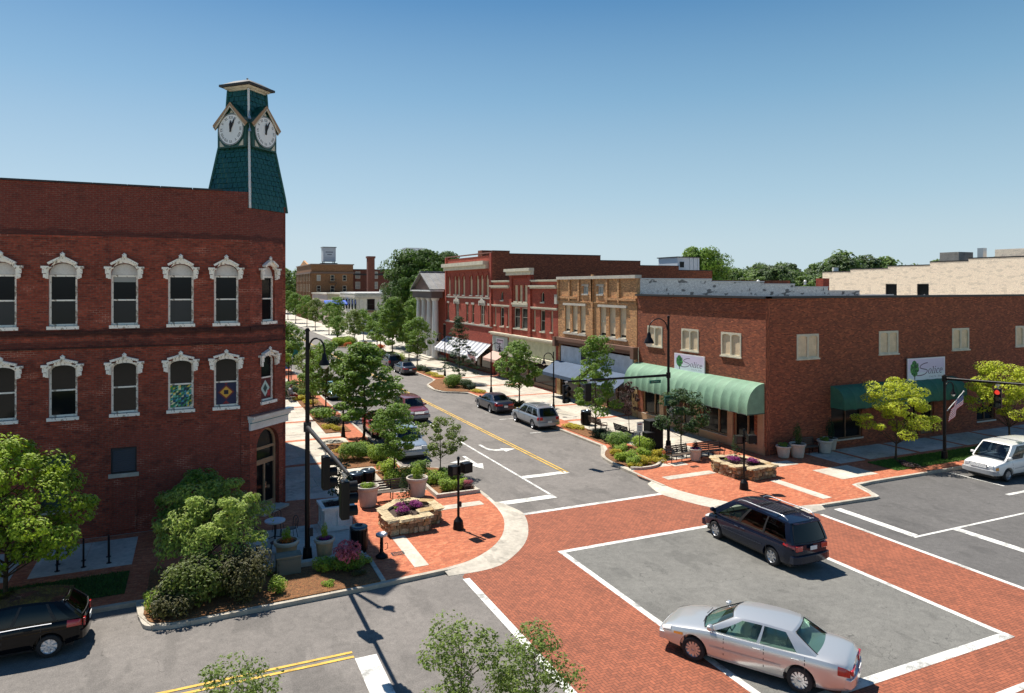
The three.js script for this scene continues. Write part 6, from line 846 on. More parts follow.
{ // tan hotel, dark and red blocks behind
  const wz = [], wx = []; for (const x of [33.2, 37.2, 40.8]) for (const y of [5.2, 8.6, 11.8]) wz.push([x, y, 1.1, 1.8, y > 11 && x < 36 ? M.glassPale : M.glass, M.cream]);
  for (let z = -243; z < -214; z += 3.4) for (const y of [2, 5.2, 8.6, 11.8]) wx.push([z, y, 1.5, 2.2]);
  const { b, P } = block('hotel_building', 'four storey tan brick block with corner pediment and rooftop tank', 31.1, 43.4, 16.6, -246, -213, M.brickBrown, { wz, wx, cornice: 2.6, corMat: std([.14, .09, .07], .8), cop: std([.2, .14, .11], .8) });
  for (let z = -244.8; z < -213; z += 3.4) part(b, 'pilaster', P(bx(30.85, 31.1, 0, 14, z - .4, z + .4)), M.brickBrown);
  part(b, 'pediment', new THREE.ExtrudeGeometry(shapeOf([[-8, 16.9], [8, 16.9], [0, 18.4]]), { depth: .5, bevelEnabled: false }).rotateY(-Math.PI / 2).translate(31.6 - 37.25, 0, 0), M.brickTan);
  part(b, 'fire_escape', P(merge(bx(36.2, 38.4, 11.2, 11.3, -212.9, -211.8), bx(36.2, 38.4, 7.9, 8, -212.9, -211.8), bar([36.3, 7.9, -211.9], [38.3, 11.2, -211.9], .08), bar([36.2, 12.3, -211.8], [38.4, 12.3, -211.8], .05), bar([36.2, 9, -211.8], [38.4, 9, -211.8], .05))), M.darkMetal);
  const tank = thing('rooftop_tank', 'grey boxy water tank with faded lettering on the tan hotel roof', 'tank', 37.6, 16.9, -222); part(tank, 'stand', merge(bx(-2.4, 2.4, 0, .5, -2, 2), ...[-1.6, 1.6].flatMap(x => [-1.4, 1.4].map(z => bx(x - .12, x + .12, .5, 1, z - .12, z + .12)))), M.darkMetal); const tb = part(tank, 'tank_body', bx(-1.9, 1.9, 1, 5.2, -1.8, 1.8), std([.42, .46, .5], .6)); part(tank, 'tank_lid', bx(-2.1, 2.1, 5.2, 5.5, -2, 2), std([.2, .22, .24], .7)); part(tb, 'lettering', new THREE.PlaneGeometry(3, 2).translate(0, 3.4, 1.82), signMat(96, 64, (c, w, h) => { c.fillStyle = '#b6bdc4'; c.fillRect(0, 0, w, h); c.fillStyle = '#59626c'; c.fillRect(10, 12, 74, 10); c.fillRect(26, 36, 44, 9); }));
  const wz2 = []; for (const x of [46, 51.5, 56.5]) for (const y of [9.4, 12.6]) wz2.push([x - .6, y, 1.5, 2.2, M.glassPale, M.cream]);
  block('dark_brick_building', 'dark brick block beside the tan hotel with pale windows', 43.8, 58.4, 15.2, -240, -216, M.brickDark, { wz: wz2, cornice: 1.6, corMat: M.darkMetal, cop: M.darkMetal });
  const ch = thing('chimney', 'tall dark brick chimney stack between the far blocks', 'chimney', 47.8, 0, -209); part(ch, 'stack', bx(-1.0, 1.0, 0, 18.6, -1, 1), M.brickDark); part(ch, 'cap', bx(-1.2, 1.2, 18.6, 19.2, -1.2, 1.2), M.brickDark);
  const wz3 = []; for (const x of [60, 62.5, 65, 67.5]) for (const y of [6.5, 10]) wz3.push([x, y, 1.1, 2.2]);
  block('far_brick_block', 'red brick block behind the big tree with a black tank stand', 58.6, 72, 14.2, -232, -214, M.brickRed, { wz: wz3 });
  const t2 = thing('white_tank', 'white boxy tank on a dark stand above the red block', 'tank', 64.2, 14.5, -222); part(t2, 'stand', merge(bx(-5, 4, 0, .5, -2.5, 2.5), bx(-4.6, 3.6, .5, 2.1, -2, 2)), M.darkMetal); part(t2, 'tank_body', bx(-2.6, 3.2, 2.1, 8.2, -2, 2), std([.62, .66, .7], .5)); part(t2, 'ladder', merge(bar([-2.9, 2, 2.1], [-2.9, 8, 2.1], .06), bar([-3.5, 2, 2.1], [-2.9, 7.6, 2.1], .06)), M.darkMetal);
  block('small_white_house', 'small white building at the far end of the left pavement', 0, 14, 7.5, -262, -250, M.stucco, { wz: [[4, 2, 2, 3], [10, 2, 2, 3]] }); block('small_red_house', 'small red brick building next to the white one far away', 14.4, 24, 6.5, -262, -250, M.brickRed, { wz: [[19, 2, 2, 2.5]] });
}
{ // rooftop box above the dark party wall
  const t = thing('rooftop_box', 'small white rooftop box with one dark opening', 'rooftop box', 63.2, 12.0, -82); part(t, 'wall', bx(-1.9, 1.9, 0, 2.3, -2.0, 2.4), std([.58, .62, .66], .7)); const w = part(t, 'window', bx(-1.5, -.8, .9, 1.7, 2.4, 2.45), M.darkMetal); part(w, 'pane', bx(-1.43, -.87, .97, 1.63, 2.45, 2.47), M.glass); part(t, 'roof', bx(-2.05, 2.05, 2.3, 2.42, -2.2, 2.55), M.darkMetal); for (const x of [.2, .9, 1.6]) part(t, 'cladding_rib', bx(x - .03, x + .03, 0, 2.3, 2.4, 2.44), M.steel); part(t, 'base', bx(-2.6, 2.6, -3, 0, -2.6, 2.6), M.brickDark);
}
{ // cream painted warehouse on the next street, parapet rising in steps, sunlit along the wall
  const b = thing('cream_warehouse', 'long cream painted brick warehouse with stepped parapet and two dark openings', 'building', 130, 0, -85), f = face(122, 0, -Math.PI / 2);
  const st = [[-109, 13.2], [-102, 13.2], [-102, 13.65], [-93.5, 13.65], [-93.5, 14.05], [-85, 14.05], [-85, 14.6], [-78, 14.6], [-78, 15.0], [-40, 15.0]];
  const ops = [[-94, -91.6], [-87.5, -85.2]];
  onFace(part(b, 'wall', wallGeo([[-109, 0], [-40, 0], ...st.slice().reverse()], ops.map(o => R4(o[0], o[1], 7.5, 10.7)), .3), M.creamBrick), f, 0, 0);
  for (let i = 0; i < st.length - 1; i += 2) onFace(part(b, 'coping', bx(st[i][0], st[i + 1][0], 0, .2, -.45, .04), M.darkMetal), f, 0, st[i][1]);
  for (const [a, c] of ops) { const d = onFace(part(b, 'window', frameGeo(R4(a, c, 7.5, 10.7), [R4(a + .12, c - .12, 7.62, 10.58)], -.25, -.1), M.darkMetal), f, 0, 0); part(d, 'pane', bx(a + .05, c - .05, 7.55, 10.65, -.24, -.22), M.glass); }
  onFace(part(b, 'roof', bx(-109, -40, 12.5, 12.6, -30, -.3), M.roofTar), f, 0, 0); onFace(part(b, 'wall', bx(-109, -108.7, 0, 13, -30, -.3), M.creamBrick), f, 0, 0);
  onFace(part(b, 'roof_unit', bx(-84.5, -81, 14.2, 16.4, -6, -2), M.roofGrey), f, 0, 0); onFace(part(b, 'roof_unit', bx(-79, -78, 14.4, 17, -5, -4), M.steel), f, 0, 0); onFace(part(b, 'penthouse', bx(-76, -60, 14.6, 16.6, -12, -4), M.creamBrick), f, 0, 0); onFace(part(b, 'roof_vent', cyl(.6, .6, 1.2, -107, 13, -1.5, 12), M.whiteTrim), f, 0, 0);
}
console.log('far ready');
// ------------------------------------------------------------ person on the far bench
{
  const t = thing('person', 'person in grey top and red trousers seated on the pavement bench', 'person', 7.72, .13, -64.6, Math.PI / 2);
  // skeleton capsules: [ax,ay,az, bx,by,bz, ra, rb], local: faces +z
  const B = [[0, .5, -.02, 0, 1.02, -.08, .15, .17], [-.17, 1.0, -.08, .17, 1.0, -.08, .09, .09], [0, 1.0, -.08, 0, 1.2, -.05, .06, .055], [0, 1.28, -.03, 0, 1.36, -.02, .1, .105], [0, 1.26, .02, 0, 1.27, .06, .06, .04],
    [-.1, .52, 0, -.13, .5, .44, .1, .075], [.1, .52, 0, .13, .5, .44, .1, .075], [-.13, .5, .44, -.13, .08, .5, .072, .045], [.13, .5, .44, .13, .08, .5, .072, .045], [-.13, .05, .48, -.14, .04, .66, .045, .035], [.13, .05, .48, .14, .04, .66, .045, .035],
    [-.2, 1.0, -.08, -.27, .74, .02, .055, .045], [.2, 1.0, -.08, .27, .74, .02, .055, .045], [-.27, .74, .02, -.14, .62, .3, .045, .034], [.27, .74, .02, .14, .62, .3, .045, .034]];
  for (const s of [-1, 1]) { for (let k = 0; k < 4; k++) B.push([s * (.15 - k * .018), .61, .32, s * (.12 - k * .02), .585, .39 - Math.abs(k - 1.5) * .012, .012, .009]); B.push([s * .12, .63, .31, s * .08, .64, .36, .013, .01]); B.push([s * .14, .62, .29, s * .125, .605, .34, .026, .024]); }
  const N = 84, S = .92, mc = new MarchingCubes(N, new THREE.MeshStandardMaterial(), false, false, 200000); mc.isolation = 0; const C = [0, .72, .2];
  for (let k = 0; k < N; k++) for (let j = 0; j < N; j++) for (let i = 0; i < N; i++) { const x = ((i - N / 2) / (N / 2)) * S + C[0], y = ((j - N / 2) / (N / 2)) * S + C[1], z = ((k - N / 2) / (N / 2)) * S + C[2]; let e = 0; for (const b of B) { const dx = b[3] - b[0], dy = b[4] - b[1], dz = b[5] - b[2], l = dx * dx + dy * dy + dz * dz, u = clamp(((x - b[0]) * dx + (y - b[1]) * dy + (z - b[2]) * dz) / l), d = Math.hypot(x - b[0] - dx * u, y - b[1] - dy * u, z - b[2] - dz * u) - lerp(b[6], b[7], u); e += Math.exp(-40 * d); } mc.field[k * N * N + j * N + i] = Math.log(e + 1e-30) / 40; }
  mc.update(); const n = mc.count, P = mc.positionArray.slice(0, n * 3), Q = mc.normalArray.slice(0, n * 3), col = new Float32Array(n * 3);
  for (let i = 0; i < n; i++) { const x = P[i * 3] = P[i * 3] * S + C[0], y = P[i * 3 + 1] = P[i * 3 + 1] * S + C[1], z = P[i * 3 + 2] = P[i * 3 + 2] * S + C[2]; let c = [.32, .33, .36]; if (y > 1.14 || (z > .27 && y > .56 && y < .72)) c = [.45, .28, .2]; else if (y < .12) c = [.05, .05, .05]; else if (y < .6 || (z > .2 && y < .62)) c = [.42, .03, .03]; if ((y > 1.33 && z < .07) || (y > 1.22 && z < -.04)) c = [.05, .03, .02]; col.set(c, i * 3); }
  const g = new THREE.BufferGeometry(); g.setAttribute('position', new THREE.BufferAttribute(P, 3)); g.setAttribute('normal', new THREE.BufferAttribute(Q, 3)); g.setAttribute('color', new THREE.BufferAttribute(col, 3)); part(t, 'body', g, std([1, 1, 1], .85, { vertexColors: true }));
}
// ------------------------------------------------------------ street furniture
const LENS = { red: std([.5, .02, .02], .3, { emissive: new THREE.Color(1, .06, .03), emissiveIntensity: .5 }), off: std([.03, .02, .02], .3), offA: std([.05, .035, .01], .3), offG: std([.01, .03, .02], .3) };
const lampGlass = phys([.75, .76, .74], .2, {});
function signalHead(t, x, y, z, ry, lit) { // three-lens head, faces local +z
  const h = part(t, 'signal_head', rbox(.36, 1.06, .24, .04), M.black); h.position.set(x, y, z); h.rotation.y = ry;
  [['red', .34], ['offA', 0], ['offG', -.34]].forEach(([k, yy], i) => { const l = part(h, 'lens', new THREE.CylinderGeometry(.13, .13, .03, 18).rotateX(Math.PI / 2), i === 0 && lit ? LENS.red : k === 'red' ? LENS.off : LENS[k]); l.position.set(0, yy, .13); const v = part(h, 'visor', new THREE.CylinderGeometry(.15, .15, .24, 18, 1, true, Math.PI * .75 - Math.PI / 2, Math.PI * 1.5).rotateX(Math.PI / 2), M.black); v.position.set(0, yy, .23); });
  part(h, 'hanger', merge(bar([0, .5, 0], [0, .72, 0], .03), bx(-.1, .1, .68, .76, -.06, .06)), M.steel); return h;
}
function gooseneck(t, x, y, z, dx, dz, s = 1) { // hook arm ending in a bell lamp
  const P = []; for (let i = 0; i <= 10; i++) { const a = Math.PI * i / 10; const r = .62 * s; P.push([x + dx * (.1 + r - r * Math.cos(a)), y + r * .95 * Math.sin(a), z + dz * (.1 + r - r * Math.cos(a))]); } const ex = P[10][0], ez = P[10][2]; P.push([ex, y - .22 * s, ez]);
  part(t, 'lamp_arm', tube([[x, y - .1, z], ...P], .035, 32, 8), M.black); const l = part(t, 'lamp', lathe([[.05, .3], [.1, .2], [.13, .0], [.2, -.1], [.27, -.26], [.28, -.32]], 18).scale(s, s, s), M.black); l.position.set(ex, y - .45 * s, ez); part(l, 'lamp_globe', lathe([[.2, -.28], [.2, -.36], [.12, -.5], [0, -.54]], 16).scale(s, s, s), lampGlass);
}
function mastPole(label, x, z, h, armY, armDir, armLen, o = {}) {
  const t = thing('signal_mast', label, 'traffic light', x, .12, z);
  part(t, 'pole', merge(cyl(.1, .068, h, 0, 0, 0, 14), cyl(.19, .15, .5, 0, 0, 0, 12), cyl(.1, .1, .05, 0, h, 0, 12), new THREE.SphereGeometry(.08, 10, 8).translate(0, h + .06, 0)), M.black);
  part(t, 'mast_arm', merge(bar([0, armY, 0], [armDir[0] * armLen, armY + (o.rise ?? .1), armDir[1] * armLen], .085, .05, 10), cyl(.14, .14, .34, 0, armY - .17, 0, 12)), o.armMat ?? M.black);
  for (const [d, ry, lit, dy] of o.heads ?? []) signalHead(t, armDir[0] * d, armY - (dy ?? .72), armDir[1] * d, ry, lit);
  return t;
}
const mL = mastPole('black traffic light mast reaching over the road by the terrace', 3.77, -26.8, 8.5, 4.95, [0, 1], 7.6, { heads: [[4.0, Math.PI / 2], [7.1, Math.PI / 2]], armMat: M.darkMetal, rise: .12 }); gooseneck(mL, 0, 7.85, 0, .5, .85, .7); part(mL, 'push_button', rbox(.14, .3, .1, .02, .1, 1.1, .2), M.blackMatt);
const mR = mastPole('black traffic light mast with gooseneck lamp before the green awning', 26.95, -35.9, 8.2, 4.6, [-1, 0], 7.5, { heads: [[7.3, 0], [5.8, Math.PI]], rise: 0 }); gooseneck(mR, 0, 7.5, 0, -1, 0, 1.1);
{ const gs = signMat(256, 128, (c, w, h) => { c.fillStyle = '#0c4a36'; c.fillRect(0, 0, w, h); c.strokeStyle = '#9fb8ae'; c.lineWidth = 3; c.strokeRect(3, 3, w - 6, h - 6); c.fillStyle = '#a9c4b8'; for (const [y, a, n] of [[34, 24, 13], [82, 60, 8]]) for (let k = 0; k < n; k++) { c.fillRect(a + k * 16, y, 4, 20); c.fillRect(a + k * 16, y + (k % 3) * 8, 10, 4); } });
  const s1 = part(mR, 'street_sign', bx(-.55, .55, 0, .6, -.02, .02), M.greenDark); s1.position.set(.1, 2.75, .22); const p1 = part(s1, 'sign_print', new THREE.PlaneGeometry(1.08, .58).translate(0, .3, .024), gs);
  const s2 = part(mR, 'street_sign', bx(-.42, .42, 0, .2, -.02, .02), M.greenDark); s2.position.set(-1.0, 4.15, 0); part(s2, 'sign_print', new THREE.PlaneGeometry(.7, .14).translate(0, .1, .024), signMat(128, 26, (c, w, h) => { c.fillStyle = '#0c4a36'; c.fillRect(0, 0, w, h); c.fillStyle = '#a9c4b8'; for (let k = 0; k < 9; k++) { c.fillRect(14 + k * 11, 7, 3, 12); c.fillRect(14 + k * 11, 7 + (k % 3) * 5, 7, 2); } }));
  const dm = part(mR, 'diamond_sign', bx(-.23, .23, -.23, .23, -.01, .01).rotateZ(Math.PI / 4), std([.7, .7, .7], .5)); dm.position.set(.05, 2.35, .24); part(dm, 'sign_mark', new THREE.CircleGeometry(.13, 16).translate(0, 0, .014), std([.35, .36, .42], .6)); }
const mC = mastPole('black traffic light mast with a lit red signal before the bright trees', 40.05, -27.0, 4.85, 4.75, [0, 1], 7.6, { heads: [[3.0, -Math.PI / 2 + .35, true], [6.6, -Math.PI / 2]], rise: .35 }); gooseneck(mC, 0, 4.2, 0, 1, 0, .55);
{ const f = flag(40.05, 3.0, -26.85, 0, 'small striped national flag slung from the signal mast', 1.15); }
flag(29.6, 2.0, -75.2, 2.6, 'small striped flag hung beside the striped awning shop', 1.0);
function pedPost(label, x, z, ry) { const t = thing('pedestrian_signal', label, 'signal post', x, .12, z, ry);
  part(t, 'post', merge(cyl(.055, .05, 2.95, 0, 0, 0, 12), cyl(.075, .05, .1, 0, 2.93, 0, 10)), M.black); part(t, 'base', merge(cyl(.24, .2, .35, 0, 0, 0, 8), cyl(.2, .07, .16, 0, .35, 0, 8)), M.black);
  for (const [dx, dz, r] of [[.3, 0, Math.PI / 2], [-.28, .05, 0]]) { const h = part(t, 'signal_box', rbox(.4, .42, .24, .03), M.black); h.position.set(dx, 2.52, dz); h.rotation.y = r; part(h, 'lens', new THREE.PlaneGeometry(.3, .3).translate(0, 0, .123), LENS.off); part(h, 'visor', merge(bx(-.2, .2, .19, .21, .1, .28), bx(-.2, -.18, -.19, .21, .1, .28), bx(.18, .2, -.19, .21, .1, .28)), M.black); }
  part(t, 'bracket', bar([-.3, 2.4, .02], [.3, 2.4, .0], .025), M.black); part(t, 'push_button', rbox(.1, .22, .09, .02, .05, 1.05, .07), M.blackMatt); return t; }
pedPost('black pedestrian signal post on the left brick corner', 10.02, -27.65, .2); pedPost('black pedestrian signal post on the right brick corner', 25.0, -27.15, -.4);
function lampPost(label, x, z, h, ry, grp) { const t = thing('street_lamp', label, 'street lamp', x, .12, z, ry, grp); part(t, 'pole', merge(cyl(.07, .045, h, 0, 0, 0, 10), cyl(.16, .1, .6, 0, 0, 0, 10), cyl(.1, .1, .08, 0, .6, 0, 10)), M.black); gooseneck(t, 0, h - .45, 0, 1, 0, .62); return t; }
lampPost('black gooseneck lamp post on the left pavement beside the sweetgum', 9.05, -47.7, 4.6, 0); lampPost('black gooseneck lamp post before the navy awning shop', 26.2, -49.9, 4.9, Math.PI); lampPost('black lamp post behind the parked navy sedan', 25.3, -60.8, 4.9, 0); lampPost('black lamp post before the striped awning', 25.6, -75.1, 4.9, Math.PI);
[[25.4, -89], [25.5, -105], [9, -84], [9, -100], [25.4, -140], [9, -62.5]].forEach(([x, z], i) => lampPost('black gooseneck lamp post farther up the street', x, z, 4.8, i, 'lamp posts up the street'));
// pots and planters
function pot(name, label, x, z, r, h, mat, o = {}) { const t = thing(name, label, 'planter', x, .13, z, 0, o.group); part(t, 'pot', lathe([[0, 0], [r * .68, 0], [r * .74, .06], [r * .92, h * .78], [r * .9, h * .82], [r * 1.04, h * .84], [r * 1.06, h * .97], [r * 1.0, h], [r * .9, h * .98], [r * .86, h * .8], [0, h * .8]], 26), mat); if (o.rim) part(t, 'rim', lathe([[r * .9, h * .82], [r * 1.07, h * .83], [r * 1.09, h * .98], [r * 1.02, h * 1.015], [r * .9, h]], 26), o.rim); part(t, 'soil', new THREE.CircleGeometry(r * .88, 20).rotateX(-Math.PI / 2).translate(0, h * .9, 0), M.soilDark);
  const pl = part(t, 'plants', SG[o.g ?? 'spiky'].crown, o.leaf ?? LM.mid); pl.position.y = h * .88; pl.scale.set(...(o.ls ?? [r * 1.6, 1, r * 1.6])); if (o.fl) { const f = part(t, 'flowers', SG.flower.crown, o.fl); f.position.y = h * .86; f.scale.setScalar(r * 2.1); } return t; }
pot('flower_pot', 'cream rimmed clay pot with orange flowers by the grey cabinet', 3.05, -27.0, .42, .78, M.potClay, { rim: M.potWhite, fl: LM.orange, leaf: LM.maple, ls: [.55, 1, .55] }); pot('flower_pot', 'cream rimmed clay pot with purple flowers beside the mast', 4.4, -26.85, .35, .72, M.potClay, { rim: M.potWhite, fl: LM.purple, leaf: LM.maple, ls: [.4, 1.1, .4] });
pot('white_pot', 'large white pot with lime plants left of the bench', 7.25, -32.25, .5, .95, M.potWhite, { leaf: LM.lime, g: 'low', ls: [.7, .8, .7] }); pot('white_pot', 'large white pot with a small conifer right of the bench', 9.75, -32.75, .5, .95, M.potWhite, { leaf: LM.lime, g: 'spiky', ls: [.9, 1.2, .9] });
pot('white_pot', 'white pot with magenta flowers between the two benches', 26.5, -32.75, .36, .72, M.potWhite, { fl: LM.purple, leaf: LM.burg, ls: [.5, .9, .5] });
[[31.75, -31.2, .42, .72], [32.55, -30.9, .46, .85], [34.95, -31.05, .44, .8], [35.9, -31.5, .42, .75]].forEach(([x, z, r, h], i) => pot('white_pot', ['white pot with low leaves by the shop corner', 'white pot with a clipped cone by the shop corner', 'white pot with lime leaves past the wall bench', 'white pot with a dark cone under the side window'][i], x, z, r, h, M.potWhite, { leaf: i === 1 ? LM.deep : i === 3 ? LM.dark : LM.mid, g: i % 2 ? 'spiky' : 'low', ls: i % 2 ? [.7, 2.2, .7] : [.6, .9, .6] }));
{ const t = thing('square_planter', 'square grey white panelled planter box on the terrace', 'planter', 5.4, .13, -30.15, .02); for (let s = 0; s < 4; s++) { const p = part(t, 'side_panel', merge(frameGeo(R4(-.6, .6, .06, .9), [R4(-.5, -.04, .16, .8), R4(.04, .5, .16, .8)], .56, .6), bx(-.59, .59, .07, .89, .53, .56)), M.whiteTrim); p.rotation.y = s * Math.PI / 2; } part(t, 'rim', frameGeo([[-.68, -.68], [.68, -.68], [.68, .68], [-.68, .68]], [R4(-.52, .52, -.52, .52)], 0, .09).rotateX(-Math.PI / 2).translate(0, .9, 0), M.whiteTrim); part(t, 'plinth', box(1.26, .07, 1.26, 0, .035, 0), M.whiteTrim); part(t, 'soil', box(1.06, .05, 1.06, 0, .86, 0), M.soilDark); const l = part(t, 'trailing_plant', SG.low.crown, LM.burg); l.position.y = .84; l.scale.set(.8, .7, .8); const st = part(t, 'thin_tree', merge(bar([.1, .8, .1], [.2, 3.0, .15], .02, .01), bar([.16, 1.8, .1], [.55, 2.8, .3], .012, .006), bar([.16, 1.6, .1], [-.3, 2.6, -.1], .012, .006)), M.bark); const lf = part(t, 'thin_leaves', TG.crape.crown, LM.dark); lf.scale.set(.75, .72, .75); lf.position.set(.15, .55, .1); }
// stone raised beds, each stone its own
function stoneBed(label, x, z, outline, seed, o = {}) {
  const t = thing('stone_planter', label, 'planter', x, .13, z, o.ry ?? 0), r = rngOf(seed); const H0 = .55;
  const faceG = Array.from({ length: 8 }, (_, i) => deform(new RoundedBoxGeometry(1, 1, 1, 2, .12), v => { v.x += .06 * Math.sin(v.y * 5 + i); v.y += .07 * Math.sin(v.x * 4 + i * 2); v.z += .09 * Math.sin(v.x * 6 + v.y * 5 + i); }));
  for (let e = 0; e < outline.length; e++) {
    const [ax, az] = outline[e], [bx_, bz] = outline[(e + 1) % outline.length], L = Math.hypot(bx_ - ax, bz - az), dx = (bx_ - ax) / L, dz = (bz - az) / L, ry = Math.atan2(-dz, dx);
    let y = 0; while (y < H0 - .05) { const h = Math.min(rr(.13, .24, r), H0 - y); let d = -.05; while (d < L - .02) { const w = Math.min(rr(.16, .46, r), L - d + .04); const m = part(t, 'stone', faceG[Math.floor(r() * 8)], M.stones[Math.floor(r() * 6)]); m.position.set(ax + dx * (d + w / 2), y + h / 2, az + dz * (d + w / 2)); m.rotation.y = ry + rr(-.06, .06, r); m.scale.set(w - .015, h - .012, .26 + rr(-.03, .05, r)); d += w; } y += h; }
    let d = -.16; while (d < L) { const w = Math.min(rr(.4, .75, r), L - d + .16); const m = part(t, 'cap_stone', faceG[Math.floor(r() * 8)], M.stones[r() < .6 ? 0 : r() < .6 ? 3 : 1]); m.position.set(ax + dx * (d + w / 2), H0 + .045 + rr(-.01, .02, r), az + dz * (d + w / 2)); m.rotation.y = ry + rr(-.05, .05, r); m.scale.set(w - .02, .1, .42 + rr(-.05, .08, r)); d += w; }
  }
  part(t, 'soil', slab(outline, 0, H0 - .03), M.soilDark);
  return t;
}
stoneBed('stone walled flower bed with purple flowers on the left brick corner', 8.3, -29.2, [[-1.05, 1.15], [.5, 1.15], [.5, .45], [1.2, .45], [1.2, -.6], [.5, -1.2], [-.2, -1.2], [-1.05, -.4]], 601); stoneBed('stone walled flower bed with purple flowers on the right brick corner', 27.2, -29.6, [[-1.2, .7], [-.7, .7], [-.7, 1.35], [.85, 1.35], [.85, -.3], [.5, -1.2], [-.7, -1.5], [-1.2, -.8]], 607, { ry: .05 });
[[8.0, -28.9, 1], [8.7, -29.4, 1.1], [8.1, -29.7, .8], [26.8, -29.8, 1.1], [27.5, -29.2, 1.1], [27.0, -30.4, .8]].forEach(([x, z, s], i) => shrub(0, i < 3 ? 'purple petunias in the left stone bed' : 'purple petunias in the right stone bed', 'low', i % 3 === 2 ? LM.lime : LM.burg, x, z, s * .75, { y: .62, name: 'flowers', cat: 'flowers', group: i < 3 ? 'flowers in the left stone bed' : 'flowers in the right stone bed', flower: LM.purple, fy: .12, fs: 1.3 }));
for (const [x, z, l] of [[8.35, -30.15, 'small spiral conifer in the left stone bed'], [27.3, -30.35, 'small spiral conifer in the right stone bed']]) makeTree('topiary_tree', l, { trunk: TG.conifer.trunk, crown: TG.conifer.crown }, LM.deep, x, z, { y: .6, s: [.15, .2, .15] });
// benches
function bench(label, x, z, ry, group) { const t = thing('park_bench', label, 'bench', x, .13, z, ry, group), wd = std([.1, .07, .05], .6); for (let k = 0; k < 4; k++) { part(t, 'seat_slat', rbox(1.7, .035, .1, .01, 0, .44, -.14 + k * .125), wd); } for (let k = 0; k < 4; k++) part(t, 'back_slat', rbox(1.7, .09, .03, .01, 0, .53 + k * .11, -.22 - k * .025), wd); for (const s of [-.78, 0, .78]) part(t, 'leg_frame', merge(bar([s, 0, .2], [s, .43, .22], .022), bar([s, 0, -.26], [s, .42, -.18], .022), bar([s, .42, -.18], [s, .92, -.31], .022), bar([s, .42, .24], [s, .42, -.2], .02)), M.black); for (const s of [-.82, .82]) part(t, 'arm_rest', tube([[s, .43, .24], [s, .64, .22], [s, .66, 0], [s, .64, -.24]], .02, 12, 6), M.black); return t; }
bench('dark slatted bench between the two large white pots', 8.5, -32.75, 0); bench('dark slatted bench behind the build-out bed', 25.55, -33.0, .1); bench('dark slatted bench under the dark rounded tree', 27.75, -32.9, -.1); bench('dark bench against the shop side wall between white pots', 33.75, -31.35, 0); bench('dark slatted bench beside the kerb litter bin', 25.9, -42.6, Math.PI / 2); bench('dark bench beside the crape tree facing the street', 26.1, -39.6, Math.PI / 2); bench('slatted bench by the left verge bed under the trees', 7.7, -64.6, Math.PI / 2);
// bins and cabinets
function bin(label, x, z, r = .3, h = .95) { const t = thing('litter_bin', label, 'bin', x, .13, z); part(t, 'body', merge(cyl(r * .92, r, h * .9, 0, 0, 0, 20)), M.black); for (let k = 0; k < 16; k++) { const a = k / 16 * 6.283; part(t, 'bar', bx(-.025, .025, .08, h * .84, -.01, .01).rotateY(-a + Math.PI / 2).translate(Math.cos(a) * (r + .02), 0, Math.sin(a) * (r + .02)), M.black); } part(t, 'lid', lathe([[r * 1.08, h * .9], [r * 1.1, h * .96], [r * .95, h], [r * .45, h * 1.02], [r * .42, h * .93], [0, h * .92]], 22), std([.06, .08, .1], .25, { metalness: .6 })); return t; }
bin('black round litter bin at the terrace edge', 5.68, -26.85, .31, 1.0); bin('black litter bin behind the left white pot', 7.1, -34.2, .34, 1.1); bin('second black litter bin behind the left bench', 7.75, -34.5, .34, 1.1); bin('black litter bin in the right kerb verge', 26.1, -44.6, .36, 1.05);
{ const t = thing('ash_urn', 'short black pedestal ash urn with a pale dish on the brick', 'ash urn', 6.35, .13, -25.95); part(t, 'pedestal', lathe([[0, 0], [.22, 0], [.23, .06], [.14, .12], [.07, .2], [.06, .72], [.12, .8]], 18), M.black); part(t, 'dish', lathe([[.1, .78], [.21, .8], [.22, .88], [.18, .9], [.15, .84], [0, .83]], 18), std([.45, .47, .5], .3, { metalness: .5 })); part(t, 'handle', tube([[.1, .5, .05], [.2, .52, .05], [.2, .3, .05], [.1, .28, .05]], .012, 10, 6), M.black); }
function cabinet(label, x, z, w, h, d, mat, ry = 0, capM) { const t = thing('utility_cabinet', label, 'cabinet', x, .13, z, ry); part(t, 'body', rbox(w, h, d, .02, 0, h / 2, 0), mat); part(t, 'lid', rbox(w + .06, .06, d + .06, .015, 0, h + .03, 0), capM ?? mat); part(t, 'door_panel', rbox(w * .86, h * .8, .02, .008, 0, h / 2, d / 2 + .008), mat); part(t, 'hinge', merge(bx(-w * .44, -w * .41, h * .25, h * .35, d / 2, d / 2 + .03), bx(-w * .44, -w * .41, h * .65, h * .75, d / 2, d / 2 + .03)), M.darkMetal); return t; }
cabinet('grey green ground cabinet with a pale lid before the orange flower pot', 2.98, -25.85, .82, .62, .5, std([.12, .135, .11], .7), 0, M.boxGrey); cabinet('tall black signal cabinet beside the mast and green shrub', 26.1, -36.3, 1.0, 1.75, .7, M.black, 0, M.darkMetal); cabinet('low black cabinet next to the tall signal cabinet', 25.5, -36.0, .55, 1.1, .5, M.black, 0, M.darkMetal);
{ const t = thing('grate', 'small dark drain grate in the left brick corner', 'drain', 7.0, .127, -26.05); part(t, 'frame', frameGeo(R4(-.24, .24, -.16, .16), [R4(-.21, .21, -.13, .13)], 0, .008).rotateX(-Math.PI / 2), M.darkMetal); for (let k = 0; k < 7; k++) part(t, 'bar', bx(-.2 + k * .062, -.17 + k * .062, 0, .007, -.13, .13), M.darkMetal); const t2 = copyOf(t, 'small dark drain grate beside the right stone bed', 25.6, .127, -31.7); }
